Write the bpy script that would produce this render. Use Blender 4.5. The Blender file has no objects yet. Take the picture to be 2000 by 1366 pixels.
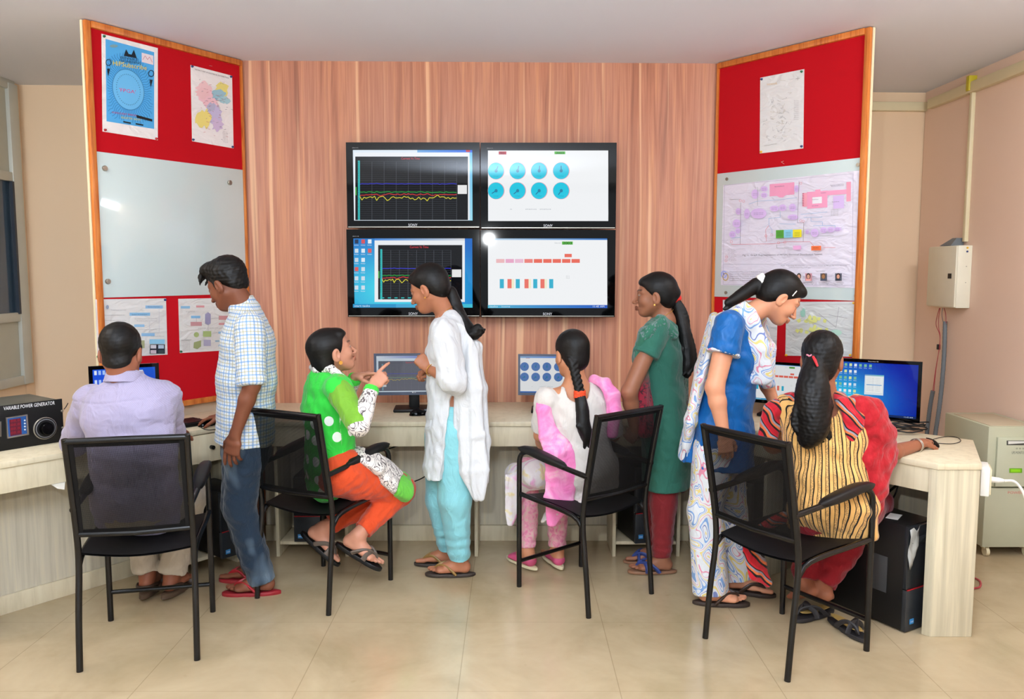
import bpy, bmesh, math, random
import numpy as np
from mathutils import Vector, Matrix
random.seed(7); rng = np.random.default_rng(7)
SC = bpy.context.scene; COL = SC.collection
# ------------------------------------------------------------------ camera
FPX = 1600.0; PITCH = math.radians(5.46); CAMH = 1.55
cam_d = bpy.data.cameras.new('camera'); cam = bpy.data.objects.new('camera', cam_d); COL.objects.link(cam)
cam_d.sensor_fit = 'HORIZONTAL'; cam_d.sensor_width = 36.0; cam_d.lens = 36.0*FPX/2000.0
cam_d.clip_start = .05; cam.location = (0, 0, CAMH); cam.rotation_euler = (math.radians(90)-PITCH, 0, 0)
SC.camera = cam
# ------------------------------------------------------------------ view, world, lights
SC.view_settings.view_transform = 'Standard'; SC.view_settings.look = 'None'
SC.view_settings.gamma = 1; SC.view_settings.use_curve_mapping = False
SC.view_settings.exposure = 0.3
W = bpy.data.worlds.new('world'); SC.world = W; W.use_nodes = True
W.node_tree.nodes['Background'].inputs[0].default_value = (0.86, 0.93, 1.0, 1)
W.node_tree.nodes['Background'].inputs[1].default_value = 1.1
def area(name, loc, target, size, power, col=(1, 1, 1), sy=None):
    l = bpy.data.lights.new(name, 'AREA'); l.energy = power; l.color = col; l.size = size
    if sy: l.shape = 'RECTANGLE'; l.size_y = sy
    o = bpy.data.objects.new(name, l); COL.objects.link(o); o.location = loc
    o.rotation_euler = (Vector(target)-Vector(loc)).to_track_quat('-Z', 'Y').to_euler(); return o
area('flash_lamp', (-0.27, -0.02, 1.93), (0, 4.6, 1.25), 0.06, 22, (.95, .98, 1.0))
area('overhead_fill', (0, 1.6, 2.75), (0, 1.9, 0), 5.4, 72, (.92, .965, 1.0), 3.2)  # broad fill added under the ceiling to raise the ambient, not a visible fixture
area('side_fill_right', (2.45, 2.7, 2.70), (2.1, 5.2, 1.4), 1.2, 26, (.96, .98, 1.0), .25)  # added out-of-frame fill that brightens the right back corner
area('side_fill_left', (-2.75, 2.7, 2.70), (-2.5, 5.2, 1.4), 1.2, 20, (.96, .98, 1.0), .25)  # matching added fill for the left back corner, no fixture modelled
bl = bpy.data.lights.new('bounced_flash', 'SPOT'); bl.energy = 1600; bl.spot_size = math.radians(125); bl.spot_blend = 1.0; bl.shadow_soft_size = .04; bl.color = (.84, .93, 1.0)
bo = bpy.data.objects.new('bounced_flash', bl); COL.objects.link(bo); bo.location = (-.2, -.35, 1.75); bo.rotation_euler = Vector((0, .45, 1)).to_track_quat('-Z', 'Y').to_euler()

# ------------------------------------------------------------------ pixel -> place helpers (2000x1366 frame)
FWD = np.array([0, math.cos(PITCH), -math.sin(PITCH)]); UPV = np.array([0, math.sin(PITCH), math.cos(PITCH)])
EYE = np.array([0, 0, CAMH])
def ray(u, v): return FWD+np.array([(u-1000)/FPX, 0, 0])-(v-683)/FPX*UPV
def onz(u, v, z): d = ray(u, v); return EYE+(z-CAMH)/d[2]*d
def ony(u, v, y): d = ray(u, v); return EYE+y/d[1]*d
def onp(u, v, p0, n): d = ray(u, v); return EYE+(np.dot(np.array(p0)-EYE, n)/np.dot(d, n))*d

# ------------------------------------------------------------------ materials
def lin(c):
    if isinstance(c, str): c = [int(c[i:i+2], 16) for i in (0, 2, 4)]
    c = [x/255. for x in c[:3]]
    return tuple((x/12.92 if x <= .04045 else ((x+.055)/1.055)**2.4) for x in c)+(1,)
MATS = {}
class NT:
    def __init__(s, name):
        s.m = bpy.data.materials.new(name); s.m.use_nodes = True; s.t = s.m.node_tree
        s.b = s.t.nodes['Principled BSDF']; s._oc = None
    def n(s, kind, ins=None, **kw):
        x = s.t.nodes.new(kind)
        for k, v in kw.items(): setattr(x, k, v)
        for k, v in (ins or {}).items():
            if hasattr(v, 'is_linked') or isinstance(v, bpy.types.NodeSocket): s.t.links.new(v, x.inputs[k])
            else: x.inputs[k].default_value = v
        return x
    def oc(s):
        if not s._oc: s._oc = s.n('ShaderNodeTexCoord').outputs['Object']
        return s._oc
    def attr(s, name): return s.n('ShaderNodeAttribute', attribute_name=name)
    def map(s, vec, scale=(1, 1, 1), rot=(0, 0, 0), loc=(0, 0, 0)):
        return s.n('ShaderNodeMapping', {'Vector': vec, 'Scale': scale, 'Rotation': rot, 'Location': loc}).outputs[0]
    def noise(s, vec, sc, det=2, rough=.5, dist=0):
        return s.n('ShaderNodeTexNoise', {'Vector': vec, 'Scale': sc, 'Detail': det, 'Roughness': rough, 'Distortion': dist}).outputs['Fac']
    def ramp(s, fac, stops, interp='LINEAR'):
        r = s.n('ShaderNodeValToRGB', {'Fac': fac}); cr = r.color_ramp; cr.interpolation = interp
        while len(cr.elements) < len(stops): cr.elements.new(.5)
        for e, (p, c) in zip(cr.elements, stops): e.position = p; e.color = lin(c) if not isinstance(c, float) else (c, c, c, 1)
        return r.outputs['Color']
    def mix(s, fac, a, b, mode='MIX'):
        x = s.n('ShaderNodeMix', data_type='RGBA', blend_type=mode)
        for i, v in ((0, fac), (6, a), (7, b)):
            if isinstance(v, bpy.types.NodeSocket): s.t.links.new(v, x.inputs[i])
            else: x.inputs[i].default_value = v
        return x.outputs[2]
    def math(s, op, a, b=0.0, c=0.0):
        x = s.n('ShaderNodeMath', operation=op)
        for i, v in ((0, a), (1, b), (2, c)):
            if isinstance(v, bpy.types.NodeSocket): s.t.links.new(v, x.inputs[i])
            else: x.inputs[i].default_value = v
        return x.outputs[0]
    def sep(s, vec): return s.n('ShaderNodeSeparateXYZ', {0: vec}).outputs
    def comb(s, x, y, z): return s.n('ShaderNodeCombineXYZ', {0: x, 1: y, 2: z}).outputs[0]
    def bump(s, h, strength=.3, dist=.01):
        x = s.n('ShaderNodeBump', {'Height': h, 'Strength': strength, 'Distance': dist}); s.t.links.new(x.outputs[0], s.b.inputs['Normal'])
    def color(s, c):
        if isinstance(c, bpy.types.NodeSocket): s.t.links.new(c, s.b.inputs['Base Color'])
        else: s.b.inputs['Base Color'].default_value = c
    def set(s, **k):
        for a, v in k.items(): s.b.inputs[a.replace('_', ' ')].default_value = v
def plain(name, c, rough=.5, metal=0, spec=.5, var=.06, vs=9, bump=0, bs=200, coat=0):
    """procedural paint / plastic / metal with slight mottling"""
    if name in MATS: return MATS[name]
    k = NT(name); base = lin(c)
    n = k.noise(k.oc(), vs, 3)
    lo = tuple(x*(1-var) for x in base[:3])+(1,); hi = tuple(min(1, x*(1+var)) for x in base[:3])+(1,)
    k.color(k.mix(n, lo, hi)); k.set(Roughness=rough, Metallic=metal, Specular_IOR_Level=spec, Coat_Weight=coat)
    if bump: k.bump(k.noise(k.oc(), bs, 2), bump, .002)
    MATS[name] = k.m; return k.m
def m_printed():
    k = NT('printed_paper'); k.t.links.new(k.attr('Col').outputs['Color'], k.b.inputs['Base Color'])
    k.set(Roughness=.35, Specular_IOR_Level=.4); return k.m
def m_screen(name='lit_screen', e=.72):
    k = NT(name); a = k.attr('Col').outputs['Color']
    k.set(Roughness=.035, Specular_IOR_Level=.18); k.color((.004, .004, .005, 1))
    k.t.links.new(a, k.b.inputs['Emission Color']); k.b.inputs['Emission Strength'].default_value = e; return k.m
PRINT = m_printed(); SCREEN = m_screen(); SCREEN_DIM = m_screen('lit_screen_desktop', .55)
def wood_wall():
    k = NT('laminate_wood_planks'); s = k.sep(k.oc()); x = s[0]
    wob = k.math('MULTIPLY', k.noise(k.map(k.oc(), (1.5, 1, .45)), 2, 2), .035)
    xx = k.math('ADD', x, wob)
    pid = k.math('FLOOR', k.math('MULTIPLY', x, 9.2))
    wn = k.n('ShaderNodeTexWhiteNoise', {'W': pid}, noise_dimensions='1D').outputs['Value']
    vec = k.comb(k.math('ADD', k.math('MULTIPLY', xx, 17.), k.math('MULTIPLY', wn, 40.)), 0.0, k.math('MULTIPLY', s[2], .55))
    big = k.noise(vec, 1.6, 3, .55, .6)
    fine = k.noise(k.comb(k.math('MULTIPLY', xx, 150.), 0.0, k.math('MULTIPLY', s[2], 3.0)), 1, 3, .6)
    c = k.ramp(big, [(.28, '96604A'), (.42, 'B87A5E'), (.54, 'C98C6E'), (.66, 'D4966E'), (.80, 'EBBC90')])
    wide = k.noise(k.comb(k.math('MULTIPLY', x, 3.1), 0.0, 0.0), 1, 2, .6)
    c = k.mix(k.math('MULTIPLY', k.ramp(wide, [(.4, 0.0), (.6, 1.0)]), .30), c, lin('B98A7C'))
    c = k.mix(k.math('MULTIPLY', wn, .30), c, lin('B07860'))
    c = k.mix(k.math('MULTIPLY', k.ramp(fine, [(.35, 1.0), (.55, 0.0)]), .30), c, lin('935C46'))
    fr = k.math('FRACT', k.math('MULTIPLY', x, 9.2))
    st = k.noise(k.comb(k.math('MULTIPLY', xx, 26.), 3.0, k.math('MULTIPLY', s[2], .35)), 1, 1, .4)
    sap = k.ramp(st, [(.60, 0.0), (.68, 1.0)])
    c = k.mix(k.math('MULTIPLY', sap, .62), c, lin('EFC29A'))
    edge = k.math('GREATER_THAN', k.math('ABSOLUTE', k.math('SUBTRACT', fr, .5)), .490)
    c = k.mix(k.math('MULTIPLY', edge, .22), c, lin('8A5640'))
    k.color(c); k.set(Roughness=.42, Specular_IOR_Level=.35); return k.m
def laminate(name, axis='x', a='D8CCAE', b='CBBFA0'):
    k = NT(name); sc = {'x': (24, 24, 3), 'y': (30, 1.2, 30), 'z': (34, 34, 1.2)}[axis]
    n = k.noise(k.map(k.oc(), sc), 1.2, 4, .6, .4)
    k.color(k.ramp(n, [(.3, b), (.5, a), (.75, 'DDD3B6')])); k.set(Roughness=.38, Specular_IOR_Level=.4); return k.m
def m_floor():
    k = NT('polished_floor_tile'); s = k.sep(k.oc()); T = .6
    fx = k.math('FRACT', k.math('DIVIDE', k.math('ADD', s[0], 1.4+6), T)); fy = k.math('FRACT', k.math('DIVIDE', k.math('ADD', s[1], 6.1), T))
    def near(f): return k.math('GREATER_THAN', k.math('ABSOLUTE', k.math('SUBTRACT', f, .5)), .4965)
    j = k.math('MAXIMUM', near(fx), k.math('MULTIPLY', near(fy), .6))
    tid = k.comb(k.math('FLOOR', k.math('DIVIDE', k.math('ADD', s[0], 7.4), T)), k.math('FLOOR', k.math('DIVIDE', k.math('ADD', s[1], 6.1), T)), 0.0)
    wn = k.n('ShaderNodeTexWhiteNoise', {0: tid}).outputs['Value']
    n = k.noise(k.oc(), 2.2, 5, .6, .5); n2 = k.noise(k.oc(), 26, 3, .6)
    c = k.ramp(n, [(.3, 'A08D6C'), (.5, 'B39F7E'), (.75, 'C2AF8E')])
    c = k.mix(k.math('MULTIPLY', wn, .12), c, lin('A18A62'))
    c = k.mix(k.math('MULTIPLY', n2, .12), c, lin('D8C8A6'))
    st = k.ramp(k.noise(k.oc(), 14, 2, .5), [(.72, 0.0), (.78, 1.0)])
    c = k.mix(k.math('MULTIPLY', st, .25), c, lin('8C7752'))
    c = k.mix(k.math('MULTIPLY', j, .35), c, lin('6E5C40')); k.color(c)
    k.t.links.new(k.ramp(k.noise(k.oc(), 5, 4), [(.3, .13), (.8, .24)]), k.b.inputs['Roughness']); k.set(Specular_IOR_Level=.6)
    return k.m
def m_felt(name, c):
    k = NT(name); n = k.noise(k.oc(), 420, 2)
    k.color(k.mix(n, lin(c), tuple(x*.86 for x in lin(c)[:3])+(1,))); k.set(Roughness=.95, Specular_IOR_Level=.15); k.bump(n, .3, .001); return k.m
def m_orangewood():
    k = NT('orange_varnished_wood'); n = k.noise(k.map(k.oc(), (40, 40, 3)), 1, 4, .6, .8)
    k.color(k.ramp(n, [(.3, 'A8501A'), (.5, 'CB7430'), (.75, 'DD8E46')])); k.set(Roughness=.35); return k.m
def m_glass_board():
    k = NT('frosted_glass_board'); n = k.noise(k.oc(), 1.6, 2)
    k.color(k.mix(n, lin('C6D6D6'), lin('D0DEDE'))); k.set(Roughness=.06, Specular_IOR_Level=.6, Coat_Weight=.5, Coat_Roughness=.02)
    return k.m
def m_mesh(name='black_sling_mesh', alpha=.12):
    k = NT(name); uv = k.n('ShaderNodeTexCoord').outputs['UV']; s = k.sep(uv)
    wx = k.math('ABSOLUTE', k.math('SINE', k.math('MULTIPLY', s[0], math.pi*130))); wy = k.math('ABSOLUTE', k.math('SINE', k.math('MULTIPLY', s[1], math.pi*130)))
    h = k.math('MULTIPLY', wx, wy)
    hole = k.math('MULTIPLY', k.math('GREATER_THAN', h, .42), alpha/.34)
    k.color(lin('0A0A0B')); k.set(Roughness=.6, Specular_IOR_Level=.15)
    tr = k.n('ShaderNodeBsdfTransparent'); mx = k.n('ShaderNodeMixShader', {0: hole, 1: k.b.outputs[0], 2: tr.outputs[0]})
    k.t.links.new(mx.outputs[0], k.t.nodes['Material Output'].inputs[0]); return k.m

WOODWALL = wood_wall(); LAMX = laminate('cream_laminate_x'); LAMZ = laminate('cream_laminate_z', 'z', 'C6BDA2', 'B8AE92'); FLOORM = m_floor()
LAMP_ = laminate('cream_laminate_panel', 'z', 'CFC7B2', 'BDB5A0')
RED = m_felt('red_felt', 'C4121F'); OWOOD = m_orangewood(); GLASSB = m_glass_board(); MESH = m_mesh()
WALLP = plain('peach_wall_paint', 'ECD2B2', .75, var=.03, vs=1.2, bump=.05, bs=60)
WALLS = plain('pinkish_wall_paint', 'ECD0BC', .75, var=.03, vs=1.2, bump=.05, bs=60)
CEIL = plain('ceiling_paint', 'E0E4F0', .85, var=.025, vs=.8)
CREAM = plain('cream_trim_paint', 'E3D8B4', .5)
BLACKP = plain('black_gloss_plastic', '040405', .05, spec=.18); BLACKM = plain('black_matte_plastic', '0D0D0E', .45, spec=.35)
BLACKT = plain('black_tube_enamel', '09090A', .26, spec=.45); GREYP = plain('grey_conduit_plastic', '6F757A', .6)
ALU = plain('anodised_aluminium', 'C4C8C2', .4, metal=.15); STEEL = plain('brushed_steel', 'B5B0A4', .28, metal=.9)
PANELG = plain('grey_panel', 'B9B9AA', .5); BOXC = plain('beige_enamel', 'EAE6D2', .4)
UPSM = plain('green_beige_enamel', 'B8B89C', .45); WHITEP = plain('white_plastic', 'EDEDE8', .35)
BLUEG = plain('dark_blue_glass', '3C5064', .05, spec=.8)

# ------------------------------------------------------------------ object helpers
def tag(o, label=None, cat=None, group=None, kind=None):
    if label: o['label'] = label
    if cat: o['category'] = cat
    if group: o['group'] = group
    if kind: o['kind'] = kind
    return o
def thing(name, loc, label, cat, group=None, rz=0.0):
    o = bpy.data.objects.new(name, None); COL.objects.link(o); o.location = tuple(loc); o.rotation_euler = (0, 0, rz)
    o.empty_display_size = .1
    return tag(o, label, cat, group)
def wmat(o):
    m = Matrix.Translation(o.location) @ o.rotation_euler.to_matrix().to_4x4()
    return wmat(o.parent) @ m if o.parent else m
def link_mesh(me, name, parent=None, world=True):
    o = bpy.data.objects.new(name, me); COL.objects.link(o)
    if parent is not None:
        o.parent = parent
        if world: me.transform(wmat(parent).inverted())
    return o
class MB:
    def __init__(s): s.v = []; s.f = []; s.c = []; s.mi = []; s.uv = None
    def add(s, vs, fs, mi=0):
        b = len(s.v); s.v += [tuple(map(float, p)) for p in vs]; s.f += [tuple(b+i for i in f) for f in fs]; s.mi += [mi]*len(fs); return s
    def box(s, c, size, rz=0, mi=0, R=None):
        h = np.array(size)/2; P = np.array([(x, y, z) for x in (-1, 1) for y in (-1, 1) for z in (-1, 1)])*h
        if R is None: R = np.array([[math.cos(rz), -math.sin(rz), 0], [math.sin(rz), math.cos(rz), 0], [0, 0, 1]])
        P = P@np.array(R).T+np.array(c)
        return s.add(P, [(0, 1, 3, 2), (4, 6, 7, 5), (0, 4, 5, 1), (2, 3, 7, 6), (0, 2, 6, 4), (1, 5, 7, 3)], mi)
    def slab(s, a, b, th, z0, z1, mi=0, side=1):
        """vertical slab between ground points a,b; th thickness to the left (side=1) or right (-1)"""
        a = np.array(a[:2], float); b = np.array(b[:2], float); d = (b-a)/np.linalg.norm(b-a); n = np.array([-d[1], d[0]])*side*th
        return s.prism([a, b, b+n, a+n], z0, z1, mi)
    def prism(s, poly, z0, z1, mi=0):
        n = len(poly); A = sum(poly[i][0]*poly[(i+1) % n][1]-poly[(i+1) % n][0]*poly[i][1] for i in range(n))
        if A < 0: poly = poly[::-1]
        vs = [(p[0], p[1], z0) for p in poly]+[(p[0], p[1], z1) for p in poly]
        return s.add(vs, [tuple(range(n))[::-1], tuple(range(n, 2*n))]+[(i, (i+1) % n, n+(i+1) % n, n+i) for i in range(n)], mi)
    def tube(s, path, r, n=12, mi=0, cap=True, flat=1.0, updir=(0, 0, 1)):
        P = [np.array(p, float) for p in path]; R = r if hasattr(r, '__len__') else [r]*len(P)
        vs = []; prev = None
        for i, p in enumerate(P):
            t = (P[min(i+1, len(P)-1)]-P[max(i-1, 0)]); t /= (np.linalg.norm(t)+1e-9)
            if prev is None:
                a = np.array(updir, float)
                if abs(np.dot(a, t)) > .95: a = np.array([1., 0, 0])
            else: a = prev
            x = a-np.dot(a, t)*t; x /= np.linalg.norm(x); prev = x; y = np.cross(t, x)
            for k in range(n):
                th = 2*math.pi*k/n; vs.append(p+R[i]*(math.cos(th)*x*flat+math.sin(th)*y))
        fs = [(i*n+k, i*n+(k+1) % n, (i+1)*n+(k+1) % n, (i+1)*n+k) for i in range(len(P)-1) for k in range(n)]
        if cap: fs += [tuple(range(n))[::-1], tuple((len(P)-1)*n+k for k in range(n))]
        return s.add(vs, fs, mi)
    def disc(s, c, r, nrm, h, n=24, mi=0, prof=None):
        """short cylinder / lathed profile from point c along nrm"""
        nrm = np.array(nrm, float); nrm /= np.linalg.norm(nrm); pr = prof or [(r, 0), (r, h)]
        pts = [np.array(c)+nrm*z for _, z in pr]
        a = np.array([0, 0, 1.]) if abs(nrm[2]) < .9 else np.array([1., 0, 0]); x = np.cross(a, nrm); x /= np.linalg.norm(x); y = np.cross(nrm, x)
        vs = [p+q[0]*(math.cos(2*math.pi*k/n)*x+math.sin(2*math.pi*k/n)*y) for p, q in zip(pts, pr) for k in range(n)]
        m = len(pr); fs = [(i*n+k, i*n+(k+1) % n, (i+1)*n+(k+1) % n, (i+1)*n+k) for i in range(m-1) for k in range(n)]
        fs += [tuple(range(n))[::-1], tuple((m-1)*n+k for k in range(n))]
        return s.add(vs, fs, mi)
    def build(s, name, mat, parent=None, bevel=0, smooth=False, world=True, seg=2):
        me = bpy.data.meshes.new(name); me.from_pydata(s.v, [], s.f)
        for m in (mat if isinstance(mat, (list, tuple)) else [mat]): me.materials.append(m)
        if len(me.materials) > 1: me.polygons.foreach_set('material_index', s.mi)
        if s.uv is not None:
            l = me.uv_layers.new(name='UVMap')
            for lp in me.loops: l.data[lp.index].uv = s.uv[lp.vertex_index]
        if bevel:
            bm = bmesh.new(); bm.from_mesh(me); bmesh.ops.remove_doubles(bm, verts=bm.verts, dist=1e-6)
            bmesh.ops.recalc_face_normals(bm, faces=bm.faces)
            es = [e for e in bm.edges if len(e.link_faces) == 2 and e.calc_face_angle(0) > .5]
            bmesh.ops.bevel(bm, geom=es, offset=bevel, segments=seg, affect='EDGES', profile=.5, clamp_overlap=True)
            bm.to_mesh(me); bm.free()
        me.update()
        if smooth or bevel:
            me.polygons.foreach_set('use_smooth', [True]*len(me.polygons)); me.set_sharp_from_angle(angle=math.radians(38))
        return link_mesh(me, name, parent, world)
def struct(name, mb, mat, bevel=0, label=None):
    o = mb.build(name, mat, None, bevel); o['kind'] = 'structure'; return o
def smooth_path(P, it=2):
    P = [np.array(p, float) for p in P]
    for _ in range(it):
        Q = [P[0]]
        for i in range(len(P)-1): Q += [P[i]*.75+P[i+1]*.25, P[i]*.25+P[i+1]*.75]
        P = Q+[P[-1]]
    return P
# ------------------------------------------------------------------ printed / lit canvas
_TXT = {}
def text_geo(t):
    if t in _TXT: return _TXT[t]
    c = bpy.data.curves.new('lettering', 'FONT'); c.body = t; c.size = 1; c.resolution_u = 2
    o = bpy.data.objects.new('lettering', c); COL.objects.link(o)
    me = bpy.data.meshes.new_from_object(o.evaluated_get(bpy.context.evaluated_depsgraph_get()))
    V = np.array([v.co[:2] for v in me.vertices]) if len(me.vertices) else np.zeros((0, 2)); Fc = [tuple(p.vertices) for p in me.polygons]
    bpy.data.objects.remove(o); bpy.data.curves.remove(c); bpy.data.meshes.remove(me)
    if len(V): V = V-V.min(0)
    _TXT[t] = (V, Fc); return _TXT[t]
class Canvas:
    """flat coloured shapes laid out on a real plane (u,v given as photo pixels, mapped onto the plane) """
    def __init__(s, p0, n, step=.0004, fn=None):
        s.p0 = np.array(p0, float); s.n = np.array(n, float)/np.linalg.norm(n); s.mb = MB(); s.col = []; s.L = 0; s.step = step; s.fn = fn
    def P(s, u, v):
        q = s.fn(u, v) if s.fn else onp(u, v, s.p0, s.n)
        return q+s.n*s.L*s.step
    def poly(s, pts, c, lift=True):
        if lift: s.L += 1
        vs = [s.P(*p) for p in pts]; b = len(s.mb.v)
        f = tuple(range(len(vs)))
        nn = np.cross(vs[1]-vs[0], vs[2]-vs[1])
        if np.dot(nn, s.n) < 0: f = f[::-1]
        s.mb.add(vs, [f]); c = lin(c) if not (isinstance(c, tuple) and len(c) == 4) else c
        s.col += [c]*len(vs)
    def rect(s, u0, v0, u1, v1, c, lift=True): s.poly([(u0, v0), (u1, v0), (u1, v1), (u0, v1)], c, lift)
    def grad(s, u0, v0, u1, v1, f, n=12, m=8, quad=None):
        """smoothly varying lit image: f(s,t)->rgb"""
        s.L += 1; vs = []; cs = []
        for j in range(m+1):
            for i in range(n+1):
                a, b = i/n, j/m
                if quad: q = [(1-a)*(1-b)*np.array(quad[0])+a*(1-b)*np.array(quad[1])+a*b*np.array(quad[2])+(1-a)*b*np.array(quad[3])][0]; vs.append(s.P(*q))
                else: vs.append(s.P(u0+(u1-u0)*a, v0+(v1-v0)*b))
                cs.append(lin(f(a, b)))
        s.mb.add(vs, [(j*(n+1)+i, (j+1)*(n+1)+i, (j+1)*(n+1)+i+1, j*(n+1)+i+1) for j in range(m) for i in range(n)]); s.col += cs
    def ell(s, u, v, a, b, c, n=20, lift=True): s.poly([(u+a*math.cos(2*math.pi*k/n), v-b*math.sin(2*math.pi*k/n)) for k in range(n)], c, lift)
    def ring(s, u, v, a, b, w, c, n=28):
        s.L += 1
        for k in range(n):
            t0, t1 = 2*math.pi*k/n, 2*math.pi*(k+1)/n
            s.poly([(u+a*math.cos(t0), v-b*math.sin(t0)), (u+a*math.cos(t1), v-b*math.sin(t1)), (u+(a-w)*math.cos(t1), v-(b-w)*math.sin(t1)), (u+(a-w)*math.cos(t0), v-(b-w)*math.sin(t0))], c, False)
    def line(s, pts, w, c, lift=True):
        if lift: s.L += 1
        for (a, b), (x, y) in zip(pts[:-1], pts[1:]):
            L = math.hypot(x-a, y-b)+1e-9; nx, ny = -(y-b)/L*w/2, (x-a)/L*w/2
            s.poly([(a+nx, b+ny), (x+nx, y+ny), (x-nx, y-ny), (a-nx, b-ny)], c, False)
    def text(s, t, u, v, w, h, c, slope=0.0, italic=0.0):
        """text with lower-left pixel (u,v), fitted to width w and height h; slope = dv/du"""
        V, Fc = text_geo(t)
        if not len(V): return
        s.L += 1; sx = w/V[:, 0].max(); sy = h/V[:, 1].max(); b = len(s.mb.v)
        pts = [s.P(u+x*sx+italic*y*sy, v+x*sx*slope-y*sy) for x, y in V]
        f0 = Fc[0]; nn = np.cross(pts[f0[1]]-pts[f0[0]], pts[f0[2]]-pts[f0[1]])
        s.mb.add(pts, [f if np.dot(nn, s.n) > 0 else f[::-1] for f in Fc]); s.col += [lin(c)]*len(pts)
    def build(s, name, mat, parent=None, world=True):
        me = bpy.data.meshes.new(name); me.from_pydata(s.mb.v, [], s.mb.f); me.materials.append(mat)
        a = me.color_attributes.new('Col', 'FLOAT_COLOR', 'POINT'); a.data.foreach_set('color', np.array(s.col, np.float32).ravel()); me.update()
        return link_mesh(me, name, parent, world)
# ------------------------------------------------------------------ the room
CZ = 2.78
Wl, Wr = np.array([-1.595, 4.94]), np.array([1.232, 5.01]); Bl, Br = np.array([-2.105, 4.146]), np.array([1.822, 4.27])
XL, XR, YB = -3.27, 2.86, 5.62
struct('floor', MB().box((0, 1.4, -.05), (6.6, 9.4, .1)), FLOORM)
struct('ceiling', MB().box((0, 1.4, CZ+.05), (6.6, 9.4, .1)), CEIL)
struct('wall_back', MB().slab((-3.37, 5.566), (2.96, 5.813), .1, 0, CZ), WALLP)
struct('wall_right', MB().box((XR+.05, 1.4, CZ/2), (.1, 8.8, CZ)), WALLS)
wl = MB(); wl.box((XL-.05, 4.5-3.2, CZ/2), (.1, 5.2, CZ)); wl.box((XL-.05, 5.57, CZ/2), (.1, .2, CZ)); wl.box((XL-.05, 4.68, .45), (.1, 1.56, .9)); struct('wall_left', wl, WALLP)
def off(a, b, t):
    d = (b-a)/np.linalg.norm(b-a); return np.array([-d[1], d[0]])*t
# projecting feature wall with two angled wings that carry the boards
struct('wall_center', MB().slab(Wl, Wr, .06, 0, CZ), WOODWALL)
nl = off(Bl, Wl, 1); nr = off(Wr, Br, 1)
for nm, a, b, n in (('wall_left_wing', Bl, Wl, nl), ('wall_right_wing', Wr, Br, nr)):
    dd_ = (b-a)/np.linalg.norm(b-a); a, b = (a+dd_*.07, b) if nm == 'wall_left_wing' else (a, b-dd_*.07)
    m = MB(); m.prism([a+n*.02, b+n*.02, b+n*.08, a+n*.08], 0, CZ); e = a if nm == 'wall_left_wing' else b
    q = e+n*.05; sx = 1 if nm == 'wall_left_wing' else -1
    m.prism([e+n*.021, e+n*.08, (e[0]+sx*.05, YB), (e[0], YB)] if sx > 0 else [e+n*.021, e+n*.08, (e[0]-.05, YB), (e[0], YB)], 0, CZ)
    struct(nm, m, WALLP)
# conduit trims along the tops of the walls
struct('trim_1', MB().box((XR-.02, 3.2, CZ-.10), (.04, 5.0, .065)), CREAM, .004)
struct('trim_2', MB().slab((1.98, 5.775), (2.86, 5.81), -.04, CZ-.13, CZ-.07), CREAM, .004)
# aluminium window partition in the left wall
w = thing('window_1', (XL, 4.7, .8), None, None); w['kind'] = 'structure'
f = MB()
for y in (3.9, 4.7, 5.45): f.box((XL+.0, y, 1.78), (.07, .055 if y < 5.4 else .10, 1.96))
for z in (.83, 1.25, 2.16, 2.75): f.box((XL+.0, 4.68, z), (.06, 1.6, .06))
f.build('window_frame', ALU, w, .004)
MB().box((XL, 4.68, 1.70), (.012, 1.5, .88)).build('window_glass', BLUEG, w)
MB().box((XL, 4.68, 2.46), (.02, 1.5, .56)).build('upper_panel', PANELG, w)
MB().box((XL, 4.68, 1.04), (.02, 1.5, .38)).build('lower_panel', PANELG, w)
MB().box((XL+.03, 5.385, 1.70), (.02, .02, .86)).build('window_bead', plain('rubber', '2A3340', .5), w)

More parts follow.
